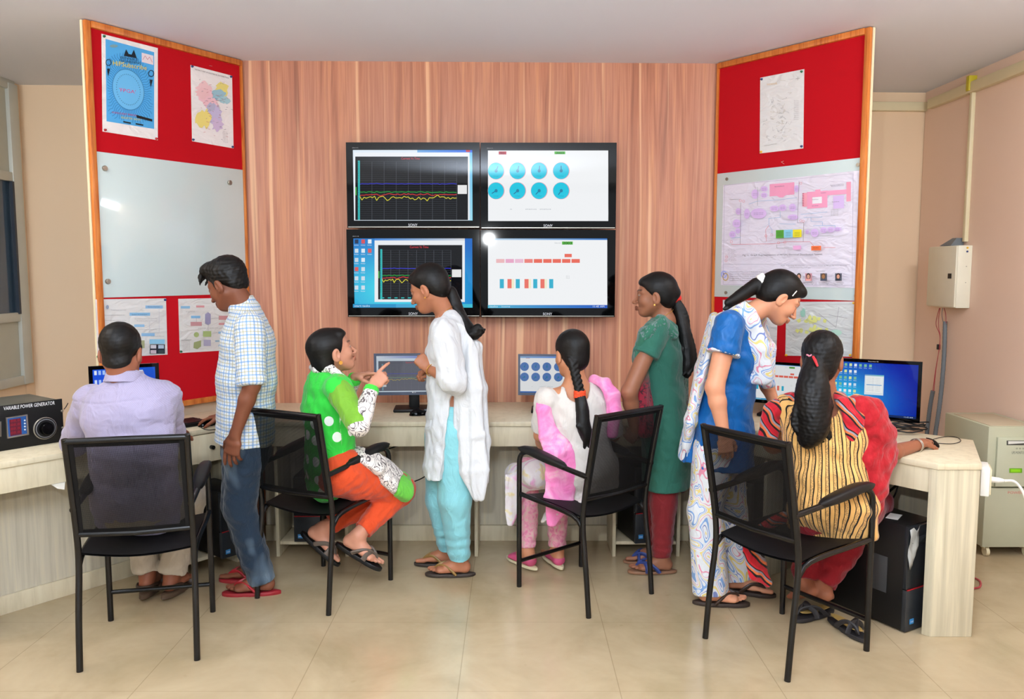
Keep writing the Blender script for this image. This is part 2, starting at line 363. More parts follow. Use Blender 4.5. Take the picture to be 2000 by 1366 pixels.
# ------------------------------------------------------------------ display boards
def board(a, b, n, label, vt, vb, uL, uR, side):
    """a,b: left/right ends; felt-glass-felt panels in a wood frame. vt/vb: pixel rows (at uL,uR) of glass top/bottom"""
    a3, b3 = np.append(a, 0), np.append(b, 0); n3 = -np.append(n, 0)   # n3 faces the room
    d3 = (b3-a3)/np.linalg.norm(b3-a3); L = np.linalg.norm(b3-a3)
    t = thing('display_board', a3+np.array([0, 0, .8]), label, 'board')
    def pl(x, z, o): return a3+d3*x+n3*o+np.array([0, 0, z])
    def zof(u, v): return onp(u, v, a3, n3)[2]
    zt = (zof(uL, vt[0])+zof(uR, vt[1]))/2; zb = (zof(uL, vb[0])+zof(uR, vb[1]))/2
    z0, z1 = .80, CZ-.004; fw_ = .030
    def bx(x0, x1, za, zb_, o0, o1):
        m = MB(); P = [pl(x, z, o) for x in (x0, x1) for o in (o0, o1) for z in (za, zb_)]
        return m.add(P, [(0, 1, 3, 2), (4, 6, 7, 5), (0, 4, 5, 1), (2, 3, 7, 6), (0, 2, 6, 4), (1, 5, 7, 3)])
    bx(0, L, z0, z1, -.012, .0).build('backing', OWOOD, t)
    lx, rx = (fw_, .014) if side < 0 else (.014, fw_)
    bx(0, lx, z0, z1, .001, .024).build('side_rail', OWOOD, t, .003); bx(L-rx, L, z0, z1, .001, .024).build('side_rail', OWOOD, t, .003)
    bx(lx, L-rx, z1-.032, z1, .001, .03).build('top_rail', OWOOD, t, .003); bx(lx, L-rx, z0, z0+.03, .001, .03).build('bottom_rail', OWOOD, t, .003)
    if side < 0: bx(-.006, -.001, z0-.05, z1, -.012, .004).build('edge_strip', CREAM, t)
    else: bx(L+.001, L+.006, z0-.05, z1, -.012, .004).build('edge_strip', CREAM, t)
    bx(lx, L-rx, zt, z1-.032, .0005, .010).build('upper_felt_panel', RED, t)
    bx(lx, L-rx, z0+.03, zb, .0005, .010).build('lower_felt_panel', RED, t)
    gp = bx(lx, L-rx, zb, zt, .0005, .014).build('glass_panel', GLASSB, t, .002)
    return t, pl, a3, n3, gp, L
LB, plL, aL, nL, gpL, LL = board(Bl, Wl, nl, 'left angled wooden-framed board with red felt above and below an empty pale glass panel', (297, 330), (578, 578), 178, 466, -1)
RB, plR, aR, nR, gpR, LR = board(Wr, Br, nr, 'right angled wooden-framed board with red felt and a glass panel covered by a large diagram', (341, 306), (580, 588), 1408, 1688, 1)
for (u, v) in [(204, 329), (448, 357), (210, 550), (440, 548)]:
    p = onp(u, v, aL+nL*.015, nL); MB().disc(p, .014, nL, .012, 20, prof=[(.014, 0), (.014, .008), (.011, .012)]).build('standoff_bolt', STEEL, gpL, smooth=True)
for (u, v) in [(1420, 350), (1676, 322), (1418, 572), (1672, 578)]:
    p = onp(u, v, aR+nR*.015, nR); MB().disc(p, .010, nR, .004, 20).build('standoff_bolt', STEEL, gpR, smooth=True)

# ------------------------------------------------------------------ posters and pins
def poster(name, label, a3, n3, quad, base_off, draw, c='F2F0F2', cat='poster'):
    pc = sum(np.array(onp(u, v, a3, n3)) for u, v in quad)/4
    t = thing(name, pc+n3*base_off, label, cat)
    P = [onp(u, v, a3+n3*base_off, n3) for u, v in quad]; m = MB()
    Q = P+[p+n3*.0012 for p in P]; m.add(Q, [(0, 1, 2, 3), (7, 6, 5, 4), (0, 4, 5, 1), (1, 5, 6, 2), (2, 6, 7, 3), (3, 7, 4, 0)])
    k = NT(name+'_paper'); k.color(lin(c)); k.set(Roughness=.22, Specular_IOR_Level=.5)
    k.bump(k.noise(k.map(k.oc(), (3, 3, 6)), 3.5, 2, .5, 1.0), .5, .02)
    m.build('sheet', k.m, t)
    cv = Canvas(a3+n3*(base_off+.0014), n3, .00025); draw(cv); cv.build('printing', PRINT, t)
    return t
PIN = {'green': plain('green_pin', '1C6A46', .3), 'red': plain('red_pin', 'B01820', .3), 'blue': plain('blue_pin', '23386E', .3), 'yellow': plain('yellow_pin', 'E8B420', .3)}
def pin(u, v, c, a3, n3, o, where):
    p = onp(u, v, a3+n3*o, n3)
    tg = MB().disc(p, .006, n3, .01, 14, prof=[(.0065, 0), (.0065, .002), (.004, .004), (.005, .009), (.0035, .010)]).build('push_pin', PIN[c], None, smooth=True)
    tag(tg, f'{c} push pin at the {where}', 'pin', 'push pins on the boards')
def lerp2(q, s, t):
    q = [np.array(x, float) for x in q]; return (1-s)*(1-t)*q[0]+s*(1-t)*q[1]+s*t*q[2]+(1-s)*t*q[3]
def mapper(q): return lambda s, t: tuple(lerp2(q, s, t))
# blue poster
Qa = [(198, 66), (308, 94), (308, 274), (200, 257)]; Qb = [(206, 76), (301, 102), (301, 252), (208, 237)]
def blue(cv):
    cv.poly(Qb, '52B0F0'); M = mapper(Qb); r = random.Random(3)
    cc = (.46, .56)
    for k in range(64):   # radiating wavy rays
        a = 2*math.pi*k/64; pts = []
        for j in range(6):
            rr = .30+j*.045; w = .035*math.sin(j*1.9+k*.5)
            s_, t_ = cc[0]+rr*1.12*math.cos(a+w), cc[1]+rr*.86*math.sin(a+w)
            if .02 < s_ < .98 and .02 < t_ < .97: pts.append(M(s_, t_))
        if len(pts) > 1: cv.line(pts, 1.0, '2A80C8', k == 0)
    for rr, c in ((.30, '3A84C0'), (.288, '6CC0F6')):
        cv.poly([M(cc[0]+rr*1.12*math.cos(2*math.pi*k/36), cc[1]+rr*.86*math.sin(2*math.pi*k/36)) for k in range(36)], c)
    for k in range(40):
        a = 2*math.pi*k/40; p = M(cc[0]+.22*1.12*math.cos(a), cc[1]+.22*.86*math.sin(a)); cv.rect(p[0]-.7, p[1]-.7, p[0]+.7, p[1]+.7, '2F62A0', k == 0)
    p = M(.27, .60); cv.text("'FPGA'", p[0], p[1]+1, 32, 7, 'D8408C', .14)
    p = M(.37, .13); cv.poly([M(.37, .15), M(.42, .06), M(.47, .11), M(.53, .11), M(.58, .04), M(.64, .14)], '10202E')
    cv.poly([M(.74, .05), M(.98, .05), M(.98, .17), M(.74, .17)], 'EADFE8'); cv.line([M(.76, .14), M(.81, .08), M(.86, .12), M(.9, .08), M(.96, .14)], .7, 'C05070')
    p = M(.08, .05); cv.ell(p[0]+8, p[1]+4, 8, 3, '7FA6B4')
    p = M(.3, .19); cv.text('BIENNALE', p[0], p[1]+1, 34, 5, '16324C', .14); p = M(.28, .23); cv.text('ENGINEERING', p[0], p[1]+1, 42, 5, '16324C', .14)
    p = M(.14, .30); cv.text('HiPSubscribe', p[0], p[1], 66, 9, 'F0D22A', .15)
    for s_, t_ in ((.05, .28), (.93, .29)):
        p = M(s_, t_); cv.ring(p[0], p[1], 6, 7, 1.5, '1A2A44', 10); cv.poly([(p[0]-3, p[1]+12), (p[0]+3, p[1]+12), (p[0]-1, p[1]+28)], '14202C')
    p = M(.1, .92); cv.text('WWW.EVENT MARCH', p[0], p[1]-4, 48, 4, 'C03060', .13); p = M(.3, .95); cv.text('REGISTER NOW', p[0], p[1]-2, 38, 4, 'D8D050', .13)
    cv.poly([M(.62, .86), M(.95, .88), M(.95, .91), M(.62, .895)], '10161E'); cv.poly([M(.34, .965), M(.5, .968), M(.5, .985), M(.34, .982)], '10161E'); cv.poly([M(.6, .965), M(.76, .968), M(.76, .985), M(.6, .982)], '10161E')
poster('poster', 'bright blue poster with a radiating circle, pinned top left on the left board', aL, nL, Qa, .0105, blue)
for (u, v, c, w_) in [(203, 71, 'green', 'top left corner of the bright blue poster'), (205, 254, 'red', 'bottom left corner of the bright blue poster'), (305, 271, 'red', 'bottom right corner of the bright blue poster')]: pin(u, v, c, aL, nL, .012, w_)
# coloured district map
Qm = [(372, 127), (453, 148), (456, 290), (375, 276)]
def blob(cv, u, v, a, b, c, seed, n=18, j=.35):
    r = random.Random(seed); cv.poly([(u+a*(1+r.uniform(-j, j))*math.cos(2*math.pi*k/n), v+b*(1+r.uniform(-j, j))*math.sin(2*math.pi*k/n)) for k in range(n)], c)
def mapl(cv):
    r = random.Random(5); M = mapper(Qm)
    for u, v, a, b, c in [(398, 172, 16, 12, 'F0CBD2'), (410, 195, 18, 15, 'F2C8D4'), (397, 183, 14, 10, 'EFC6CC'), (433, 176, 14, 18, 'E9DE84'), (425, 185, 14, 10, '9CC8DA'), (438, 196, 12, 7, 'A9D2DE'),
                          (420, 222, 16, 18, 'C9C2E6'), (397, 232, 13, 20, 'EBDD82'), (424, 243, 11, 12, 'D2BFE2'), (412, 210, 9, 8, 'B9BAD8')]: blob(cv, u, v, a, b, c, int(u*3+v))
    for k in range(70):
        u, v = r.gauss(415, 15), r.gauss(205, 28); cv.line([(u, v), (u+r.uniform(2, 6), v+r.uniform(-2, 2))], .6, r.choice(['A88', '889', 'C06070', '707088']) if False else r.choice(['AA8888', '888899', 'C06070', '707088']), k == 0)
    p = M(.1, .045); cv.text('DISTRICT MAP OF ELECTRICAL DISTRIBUTION', p[0], p[1]+1, 66, 2.4, '555560', .26)
    for k in range(8): p = M(.74, .80+k*.02); cv.text('legend', p[0], p[1], 9, 1.5, '8A8A90', .18)
poster('map_poster', 'small coloured district map pinned at the upper right of the left board', aL, nL, Qm, .0105, mapl, cat='map')
for (u, v, w_) in [(375, 130, 'top left'), (451, 150, 'top right'), (377, 273, 'bottom left'), (454, 287, 'bottom right')]: pin(u, v, 'blue', aL, nL, .012, w_+' corner of the coloured district map')
# lower left posters with flow diagrams
Q1 = [(186, 585), (324, 583), (327, 693), (190, 700)]
def flow1(cv):
    for (u, v, w_, h, c) in [(284, 597, 34, 6, '8FBCE0'), (253, 611, 40, 6, '86B8DC'), (262, 634, 20, 5, '93C0E2'), (276, 651, 26, 6, '8DBBE0'), (195, 608, 8, 6, '2B2F66')]: cv.rect(u, v, u+w_, v+h, c)
    cv.text('Objectives of the Project', 288, 601, 24, 2.5, '3D5A80'); cv.text('System Architecture', 257, 616, 30, 2.5, '3D5A80')
    for k, (u, v, w_) in enumerate([(216, 607, 30), (203, 617, 40), (200, 627, 46), (262, 624, 44), (266, 628, 40), (262, 645, 44), (294, 658, 26)]): cv.text('The monitoring system measures the line', u, v, w_, 2, '8A8A92')
    for u in (197, 209): cv.ell(u, 600, 3, 4, '8E9AB0')
    for (u, v) in [(204, 592), (204, 618)]: pass
    cv.line([(310, 604), (310, 650), (291, 650), (291, 628)], .6, 'B9BEC8')
    cv.rect(291, 663, 321, 672, '8CC6E4'); cv.rect(292, 673, 321, 691, '1A2536')
    for u, v, c in ((293, 674, 'C9CBD4'), (308, 674, 'AFC4D8'), (293, 684, 'C9B9C4'), (308, 684, '3A4A50')): cv.rect(u, v, u+11, v+7, c)
    cv.rect(275, 665, 281, 680, 'A9AE86')
poster('poster', 'white laminated poster with blue headings, lower left of the left board behind the seated man', aL, nL, Q1, .0105, flow1, 'DEDEDC')
Q2 = [(348, 584), (450, 582), (452, 684), (351, 690)]
def flow2(cv):
    for (u, v, w_, h, c) in [(353, 598, 18, 5, '8FC0E2'), (383, 597, 16, 4, 'D2949A'), (373, 617, 18, 5, '86BCE4'), (372, 629, 22, 8, 'CB989C'), (427, 617, 22, 8, 'CC9498'), (427, 631, 22, 4, 'D2989C'), (426, 648, 20, 4, '8EBCE0'), (420, 665, 16, 3, '96B4CC'), (426, 674, 18, 3, '92BED6')]: cv.rect(u, v, u+w_, v+h, c)
    cv.poly([(400, 614), (406, 610), (411, 614), (411, 632), (406, 635), (400, 632)], '9B98BA')
    cv.ell(383, 654, 5, 5, 'A9BC7C'); cv.rect(396, 647, 412, 658, 'A6BC7A'); cv.poly([(378, 669), (392, 665), (392, 677), (385, 682), (377, 680)], '9AA472'); cv.rect(397, 664, 411, 676, 'A9A6C0')
    for k, (u, v, w_) in enumerate([(362, 610, 18), (386, 642, 16), (408, 642, 26), (414, 650, 10)]): cv.text('data flow to the server', u, v, w_, 2, '9A9A9E')
    for k in range(7): cv.text('reading', 356, 668+k*3, 14, 1.6, 'A8A8A8')
    cv.line([(353, 665), (372, 664)], .7, '77777A')
    for a, b in [((382, 622), (382, 629)), ((405, 635), (405, 647)), ((412, 652), (426, 650)), ((411, 622), (427, 621))]: cv.line([a, b], .6, 'A0A0A8')
poster('poster', 'white laminated flow-chart poster with green and purple boxes, beside the standing man', aL, nL, Q2, .0105, flow2, 'DEDEDC')
for (u, v, c, w_) in [(191, 697, 'green', 'bottom left corner of the blue-headed poster'), (322, 586, 'blue', 'top right corner of the blue-headed poster'), (353, 687, 'green', 'bottom left corner of the flow-chart poster')]: pin(u, v, c, aL, nL, .012, w_)
# right board: faint line map
Q3 = [(1485, 152), (1571, 135), (1569, 290), (1484, 300)]
def map3(cv):
    r = random.Random(9); cv.text('network', 1498, 167, 20, 5, 'E0C090', -.1)
    for k in range(60):
        u, v = 1524+r.gauss(0, 11), 225+r.gauss(0, 26); cv.line([(u, v), (u+r.uniform(-5, 5), v+r.uniform(-4, 4)), (u+r.uniform(-8, 8), v+r.uniform(-6, 6))], .5, r.choice(['B9BCC0', 'A2A5AA', 'C4C0B4']), k == 0)
    for k in range(10): cv.text('feeder', 1551, 198+k*4, 10, 1.8, 'B0B0B4')
    cv.line([(1555, 154), (1563, 153)], .6, '909090'); cv.line([(1559, 150), (1559, 157)], .6, '909090')
    cv.line([(1493, 285), (1518, 281)], .6, 'A0A0A0')
poster('map_poster', 'tall white sheet with a faint grey line map, alone on the right board upper felt', aR, nR, Q3, .0105, map3, 'E6E8EA', 'map')
for (u, v, c, w_) in [(1488, 155, 'blue', 'top left'), (1566, 140, 'green', 'top right'), (1566, 286, 'blue', 'bottom right'), (1487, 297, 'yellow', 'bottom left')]: pin(u, v, c, aR, nR, .012, w_+' corner of the faint line map')
# right board: large electrical distribution diagram on the glass
Q4 = [(1413, 362), (1680, 333), (1674, 563), (1408, 557)]
def big(cv):
    X = lambda x: 1400+x/4.88; Y = lambda y: 320+y/4.88
    def R(x0, y0, x1, y1, c): k = -.085*(1-(y0-150)/900); cv.poly([(X(x0), Y(y0)), (X(x1), Y(y0+(x1-x0)*k)), (X(x1), Y(y1+(x1-x0)*k)), (X(x0), Y(y1))], c)
    def T(t, x, y, w_, h, c='66607A', sl=None): cv.text(t, X(x), Y(y), w_/4.88, h/4.88, c, -.09*(1-(y-150)/900) if sl is None else sl)
    def Ln(p, c='8AB4DC', w_=.7): cv.line([(X(a), Y(b)) for a, b in p], w_, c)
    fr = [(75, 205), (1300, 95), (1290, 1160), (60, 1150)]; Ln(fr+[fr[0]], 'B0AAC4', .6)
    Ln([(62, 958), (1275, 962)], 'A8A4B8', .6)
    R(505, 195, 740, 312, 'F3A3C6'); cv.poly([(X(570), Y(306)), (X(660), Y(300)), (X(630), Y(322)), (X(600), Y(322))], 'F3A3C6')
    R(862, 270, 1055, 430, 'F3A3C6'); R(912, 320, 1003, 382, 'F0EEF6'); R(940, 248, 990, 272, 'F3A3C6'); R(1055, 258, 1240, 302, 'F3A3C6'); R(1238, 175, 1280, 360, 'F0A0B8'); R(820, 280, 862, 412, 'F4A8BC')
    R(1112, 308, 1215, 430, 'D9BFF0')
    for x, y, a, b in [(368, 290, 36, 46), (455, 240, 34, 26), (455, 300, 30, 26), (210, 455, 26, 32), (293, 478, 28, 50), (405, 475, 76, 50), (555, 428, 44, 28), (635, 420, 36, 32), (730, 418, 34, 38), (735, 510, 52, 26), (200, 570, 40, 40), (160, 675, 32, 32), (212, 640, 24, 26), (770, 240, 22, 34), (945, 660, 38, 40), (1030, 635, 34, 28), (1100, 630, 34, 26), (1165, 625, 34, 20), (877, 650, 18, 22)]:
        cv.ell(X(x), Y(y), a/4.88, b/4.88, 'DDC0F2', 12)
        for q in range(2): T('feeder block', x-a*.6, y+q*14, a*1.2, 8, '7A6A98')
    for x, y, w_ in [(570, 225, 90), (925, 348, 60), (925, 408, 60), (1010, 285, 50), (1115, 370, 70), (1100, 212, 130), (1110, 222, 120)]: T('Electrical and Electronics', x, y, w_, 9, '5A5070')
    for k in range(5): T('sub station load', 1105, 445+k*13, 72, 8, '707078')
    for k in range(8): R(835, 285+k*16, 852, 291+k*16, 'B0506A')
    R(585, 635, 660, 712, '58A83A'); R(662, 632, 745, 708, '8CD2EE'); R(748, 630, 830, 704, 'EFE32C')
    for x in (600, 680, 765):
        for k in range(3): T('transformer', x, 660+k*15, 50, 8, '3E4E3A')
    R(925, 785, 1018, 828, 'EE7340'); T('EB SUPPLY', 945, 808, 52, 10, '7A3010'); R(752, 782, 828, 822, 'EDB2E0')
    Ln([(1040, 800), (1155, 800)], 'E07070'); Ln([(255, 375), (248, 768)], '777080'); Ln([(165, 770), (560, 765), (700, 745), (915, 745), (950, 785)], 'D06070')
    Ln([(810, 170), (795, 565), (855, 565), (850, 745)], '8A7A90'); Ln([(330, 388), (410, 360), (640, 345), (790, 325)]); Ln([(415, 225), (415, 400)], '9AA0A8')
    Ln([(825, 485), (1080, 462)]); Ln([(855, 515), (1028, 512), (1028, 500)]); Ln([(945, 592), (1155, 590), (1155, 610)]); Ln([(925, 510), (925, 552), (1035, 556), (1035, 592)]); Ln([(625, 574), (780, 578)])
    Ln([(632, 460), (632, 515), (525, 522), (525, 590), (555, 630), (555, 690)]); Ln([(525, 590), (495, 630), (500, 740)], 'E08090'); Ln([(600, 770), (600, 805), (750, 805)], '909098'); Ln([(150, 340), (255, 345)], '909098'); Ln([(170, 710), (260, 700)]); Ln([(1010, 688), (1140, 688)], 'A0A8A0')
    for x, y in [(255, 355), (285, 360), (830, 190), (830, 545), (855, 550), (170, 745), (500, 690), (555, 680), (620, 755), (680, 750), (125, 890), (120, 925)]: cv.ring(X(x), Y(y), 2.6, 2.6, .5, 'E06878', 8)
    for k in range(9): T('LT panel', 140, 822+k*13, 60+10*(k % 3), 8, '888090')
    T('Fig 1c. Graph Representation of MIT(A) Electrical Distribution System', 282, 886, 756, 22, '45424E', -.012)
    T('Under Technology Development and Information System by MIT for Electrical Networks', 645, 978, 630, 11, '3A3848', 0.0); T('Under the Supervision of the team', 725, 995, 205, 9, '3A3848', 0.0)
    for k, t_ in enumerate(['Department of Electrical & Electronics Engineering', 'Department of Electronics and Communication', 'Department of Computer Science and Engineering', 'Department of Information Technology, Centre', 'Department of Mathematics and Physics, College']): T(t_, 160, 1038+k*20, 360, 11, '3A3848', 0.0)
    cv.ring(X(105), Y(1055), 6, 7, 2, '98A8F0', 16); cv.ring(X(120), Y(1078), 6, 8, 2, 'B8A070', 16); T('R', 95, 1065, 22, 26, '6070C8', 0.)
    for x, c1, c2 in [(910, 'F0A8A0', '3A2420'), (1055, '44506A', '6A4A38'), (1197, '2C3444', '3A1C1C'), (825, 'E8D8D8', '2A2A30')]:
        R(x-30, 1045, x+34, 1116, 'C8909A' if x == 910 else ('5A6070' if x != 825 else 'DCD8E2')); cv.ell(X(x), Y(1072), 4.4, 6, c2, 12); cv.ell(X(x), Y(1076), 3, 4.2, 'D8A088' if x != 1055 else 'A87850', 12); R(x-22, 1098, x+22, 1116, c1)
        T('Associate Professor', x-45, 1140, 100, 9, '50505A', 0.0); T('Department of EEE', x-35, 1155, 80, 9, '50505A', 0.0)
    T('Team members', 985, 1030, 90, 11, '50505A', 0.)
poster('diagram_poster', 'large laminated purple and pink distribution diagram on the right board glass panel', aR, nR, Q4, .0150, big, 'E4E0F0')
# lower right posters
Q5 = [(1536, 590), (1670, 589), (1664, 697), (1534, 695)]
def map5(cv):
    r = random.Random(4)
    for k in range(26): blob(cv, r.choice([1560, 1577, 1590, 1602, 1614])+r.gauss(0, 4), 645+r.gauss(0, 3)-(0 if k % 3 else 22), 4, 4, 'DCE088', k, 10)
    cv.line([(1575, 625), (1655, 655)], .6, '8A90A0'); cv.line([(1640, 600), (1634, 640), (1600, 612)], .6, '8A8A98'); cv.line([(1620, 615), (1656, 622)], .6, '8A8A98'); cv.line([(1550, 640), (1640, 660)], .5, '9A9AA0')
    cv.ell(1634, 650, 12, 6, 'B4D8C8', 14); blob(cv, 1570, 612, 5, 8, '9ACCBC', 3); blob(cv, 1640, 668, 6, 4, 'DCE088', 31)
    cv.line([(1540, 594), (1664, 594)], .5, 'B0B0B8')
poster('map_poster', 'white laminated sheet with a yellow patch map, below the diagram near the monitor', aR, nR, Q5, .0105, map5, 'D4D8D8', 'map')
Q6 = [(1412, 586), (1520, 588), (1516, 696), (1412, 694)]
def map6(cv):
    for k in range(6): cv.text('load details of the feeder', 1420, 606+k*12, 80, 4, '9098A8')
poster('poster', 'white laminated sheet mostly hidden behind the woman in blue, below the diagram', aR, nR, Q6, .0105, map6, 'D8DADC')
for (u, v, w_) in [(1668, 592, 'top right corner of the yellow patch map'), (1536, 694, 'bottom left corner of the yellow patch map'), (1513, 694, 'bottom right corner of the sheet behind the woman in blue')]: pin(u, v, 'yellow', aR, nR, .012, w_)
pin(1661, 694, 'yellow', aR, nR, .012, 'bottom right corner of the yellow patch map')

# ------------------------------------------------------------------ four wall televisions
TVY = 4.86; TP = np.array([0, TVY, 0]); TN = np.array([0, -1., 0])
def clamp_rgb(c): return tuple(max(0, min(255, x)) for x in c)
def chart(cv, u0, v0, u1, v1, lx, dim=1, rows=28, ser=True, wl=1.3):
    S = lambda c: '%02X%02X%02X' % tuple(int(int(c[i:i+2], 16)*(dim if isinstance(dim, float) else 1)) for i in (0, 2, 4))
    cv.rect(u0, v0, u1, v1, '08090C' if dim == 1 else '6A6C78')
    g = '3C4048' if dim == 1 else '787A86'
    px, py = u0+lx, v0+10
    cv.L += 1
    for k in range(rows): v = py+k*(v1-py)/rows; cv.line([(px, v), (u1-22, v)], .45, g, False)
    for k in range(9): u = px+k*(u1-22-px)/8; cv.line([(u, py), (u, v1)], .55, g if dim != 1 else '5A5E66', False)
    cv.L += 1; cv.rect(px-4, py-2, px, v1, '38C8C8' if dim == 1 else '7FA6B4', False)
    for k in range(rows*2): v = py+k*(v1-py)/rows/2; cv.rect(px-4, v, px-1.6, v+.8, '0C3034' if dim == 1 else '5A7078', False)
    cv.rect(u0+.5, v0+(v1-v0)*.48, u0+2.5, v0+(v1-v0)*.61, '46B848')
    r = random.Random(2); H_ = v1-v0
    base = [(.43, '3A3CD8', .008), (.56, '20A838', .012), (.60, 'E03030', .02), (.645, 'E0D838', .05)] if dim == 1 else [(.43, '5458C8', .006), (.56, '7FA880', .01), (.62, 'C8B850', .04)]
    for f, c, a in base:
        pts = []; n = 46
        for i in range(n+1):
            u = px+(u1-22-px)*i/n; d = r.gauss(0, a*.35)
            if i in (8, 13, 14, 29, 32): d += a*1.4*r.uniform(.4, 1)*(1 if c in ('E0D838', 'C8B850') else -.6)
            pts.append((u, v0+H_*(f+d)))
        cv.line(pts, wl, c)
    cv.text('Current Vs Time', (u0+u1)/2-20, v0+6, 36, 4.6, 'E03C48')
    cv.rect(u1-20, v0+H_*.45, u1-2, v0+H_*.59, 'F4F4F4' if dim == 1 else 'C8CAD0')
def desktop(a, b):
    g = 1-min(1, math.hypot(a-.35, b-.75)*1.1); return clamp_rgb((20+60*g+30*max(0, .4-b), 110+130*g, 205+45*g))
def tv(label, u0, v0, u1, v1, su0, sv0, su1, sv1, draw, logo='SONY'):
    p = ony((u0+u1)/2, v1, TVY); t = thing('wall_television', (p[0], TVY+.05, p[2]), label, 'television', 'televisions in the wall grid')
    A, B = ony(u0, v0, TVY), ony(u1, v1, TVY); SA, SB = ony(su0, sv0, TVY), ony(su1, sv1, TVY)
    x0, x1, z1, z0 = A[0]+.0015, B[0]-.0015, A[2]-.001, B[2]+.001; sx0, sx1, sz1, sz0 = SA[0], SB[0], SA[2], SB[2]
    MB().box(((x0+x1)/2, TVY+.049, (z0+z1)/2), (x1-x0-.03, .085, z1-z0-.03)).build('rear_housing', BLACKM, t, .004)
    m = MB()
    for (a, b, c, d) in ((x0, sx0, z0, z1), (sx1, x1, z0, z1), (sx0, sx1, sz1, z1), (sx0, sx1, z0, sz0)): m.box(((a+b)/2, TVY+.012, (c+d)/2), (b-a, .028, d-c))
    m.build('bezel', BLACKP, t, 0)
    MB().box(((x0+x1)/2, TVY-.001, z0+.006), (x1-x0-.01, .004, .004)).build('chrome_strip', STEEL, t)
    cv = Canvas((0, TVY+.004, 0), TN, .00025); draw(cv, su0, sv0, su1, sv1); cv.build('screen', SCREEN, t)
    lg = Canvas((0, TVY-.0025, 0), TN, .0002)
    if logo: cu = (u0+u1)/2; lg.text(logo, cu-9, v1-4, 18, 5, 'D8DCE4'); lg.build('logo', PRINT, t); lg = Canvas((0, TVY-.0025, 0), TN, .0002); lg.text('BRAVIA', u0+13, sv0-3.2, 12, 2, '8A8C90'); lg.build('series_name', PRINT, t)
def s_chart(cv, a, b, c, d):
    cv.rect(a, b, c, d, 'E8F4FF'); cv.grad(a+126, b, c, b+5, lambda s, t: (120-90*s, 180-80*s, 235), 8, 1); cv.rect(c-13, b, c-5, b+4, 'C83030')
    cv.grad(c-9, b+5, c, d, lambda s, t: (150-60*s+60*t, 200+30*t, 250), 2, 6); cv.rect(a+3, b+5, c-6, d-1, 'F6FAFF'); chart(cv, a+5, b+13, c-9, d-1, 9)
def s_gauges(cv, a, b, c, d, small=False):
    cv.rect(a, b, c, d, 'FBFDFF'); k = (c-a)/235
    cv.rect(a+21*k, b+2*k, a+36*k, b+8*k, 'C0283C'); cv.text('00.5', a+24*k, b+7*k, 8*k, 4*k, '300810'); cv.rect(a+130*k, b+2*k, a+151*k, b+7.5*k, '58C040'); cv.text('2003', a+133*k, b+7*k, 15*k, 4.5*k, '103010')
    for j, v in enumerate((40, 79)):
        for i, u in enumerate((16, 58, 100, 143)):
            U, V = a+u*k, b+v*k
            cv.ell(U, V, 16.4*k, 16.8*k, 'F0A0B0' if not small else '5C84C4', 26); cv.ell(U-.4*k, V, 15.6*k, 16.2*k, '1ED0EC' if not small else '5C84C4', 26)
            an = (1.2 if j == 0 else 3.7)+i*.13; cv.line([(U, V), (U+10*k*math.cos(an), V-10*k*math.sin(an))], 1.6*k, '1E6E9C'); cv.ell(U, V, 3*k, 3.4*k, '2A86AC', 12); cv.text('Voltage', U-5*k, V+11.5*k, 10*k, 2.2*k, '1E8CB0')
    for u, w_ in ((43, 4), (73, 22), (101, 22)): cv.text('status', a+u*k, b+116*k, w_*k, 2*k, 'A8B0B8')
def s_desk(cv, a, b, c, d):
    cv.grad(a, b, c, d, desktop, 14, 10); r = random.Random(8)
    for i in range(3):
        for j in range(6):
            if i == 2 and j > 1: continue
            u, v = a+7+i*13, b+7+j*18; cv.rect(u-4, v-5, u+3, v+3, r.choice(['E8F4FF', 'D8E8F4', 'CFE0EE', 'E86060']) if j else ['2A3C5C', 'E05860', 'F4F8FF'][i]); cv.text('folder', u-5, v+7, 9, 2, 'F4FCFF')
    cv.rect(a+42, b, c-15, d-11, 'F4F8FC'); cv.grad(a+42, b, c-15, b+4, lambda s, t: (70+150*s, 140+80*s, 225), 8, 1); chart(cv, a+49, b+13, c-20, d-16, 8, rows=22)
    cv.L += 1
    for k in range(9): cv.rect(a+55+k*13, d-20, a+61+k*13, d-18, '20B8B8', False)
    cv.rect(a, d-7, c, d, '2A98D0'); cv.text('start tasks', a+3, d-1.5, 30, 4, 'E0F0FF'); cv.grad(a+84, d-7, c, d, lambda s, t: (70, 170+30*s, 220), 4, 1)
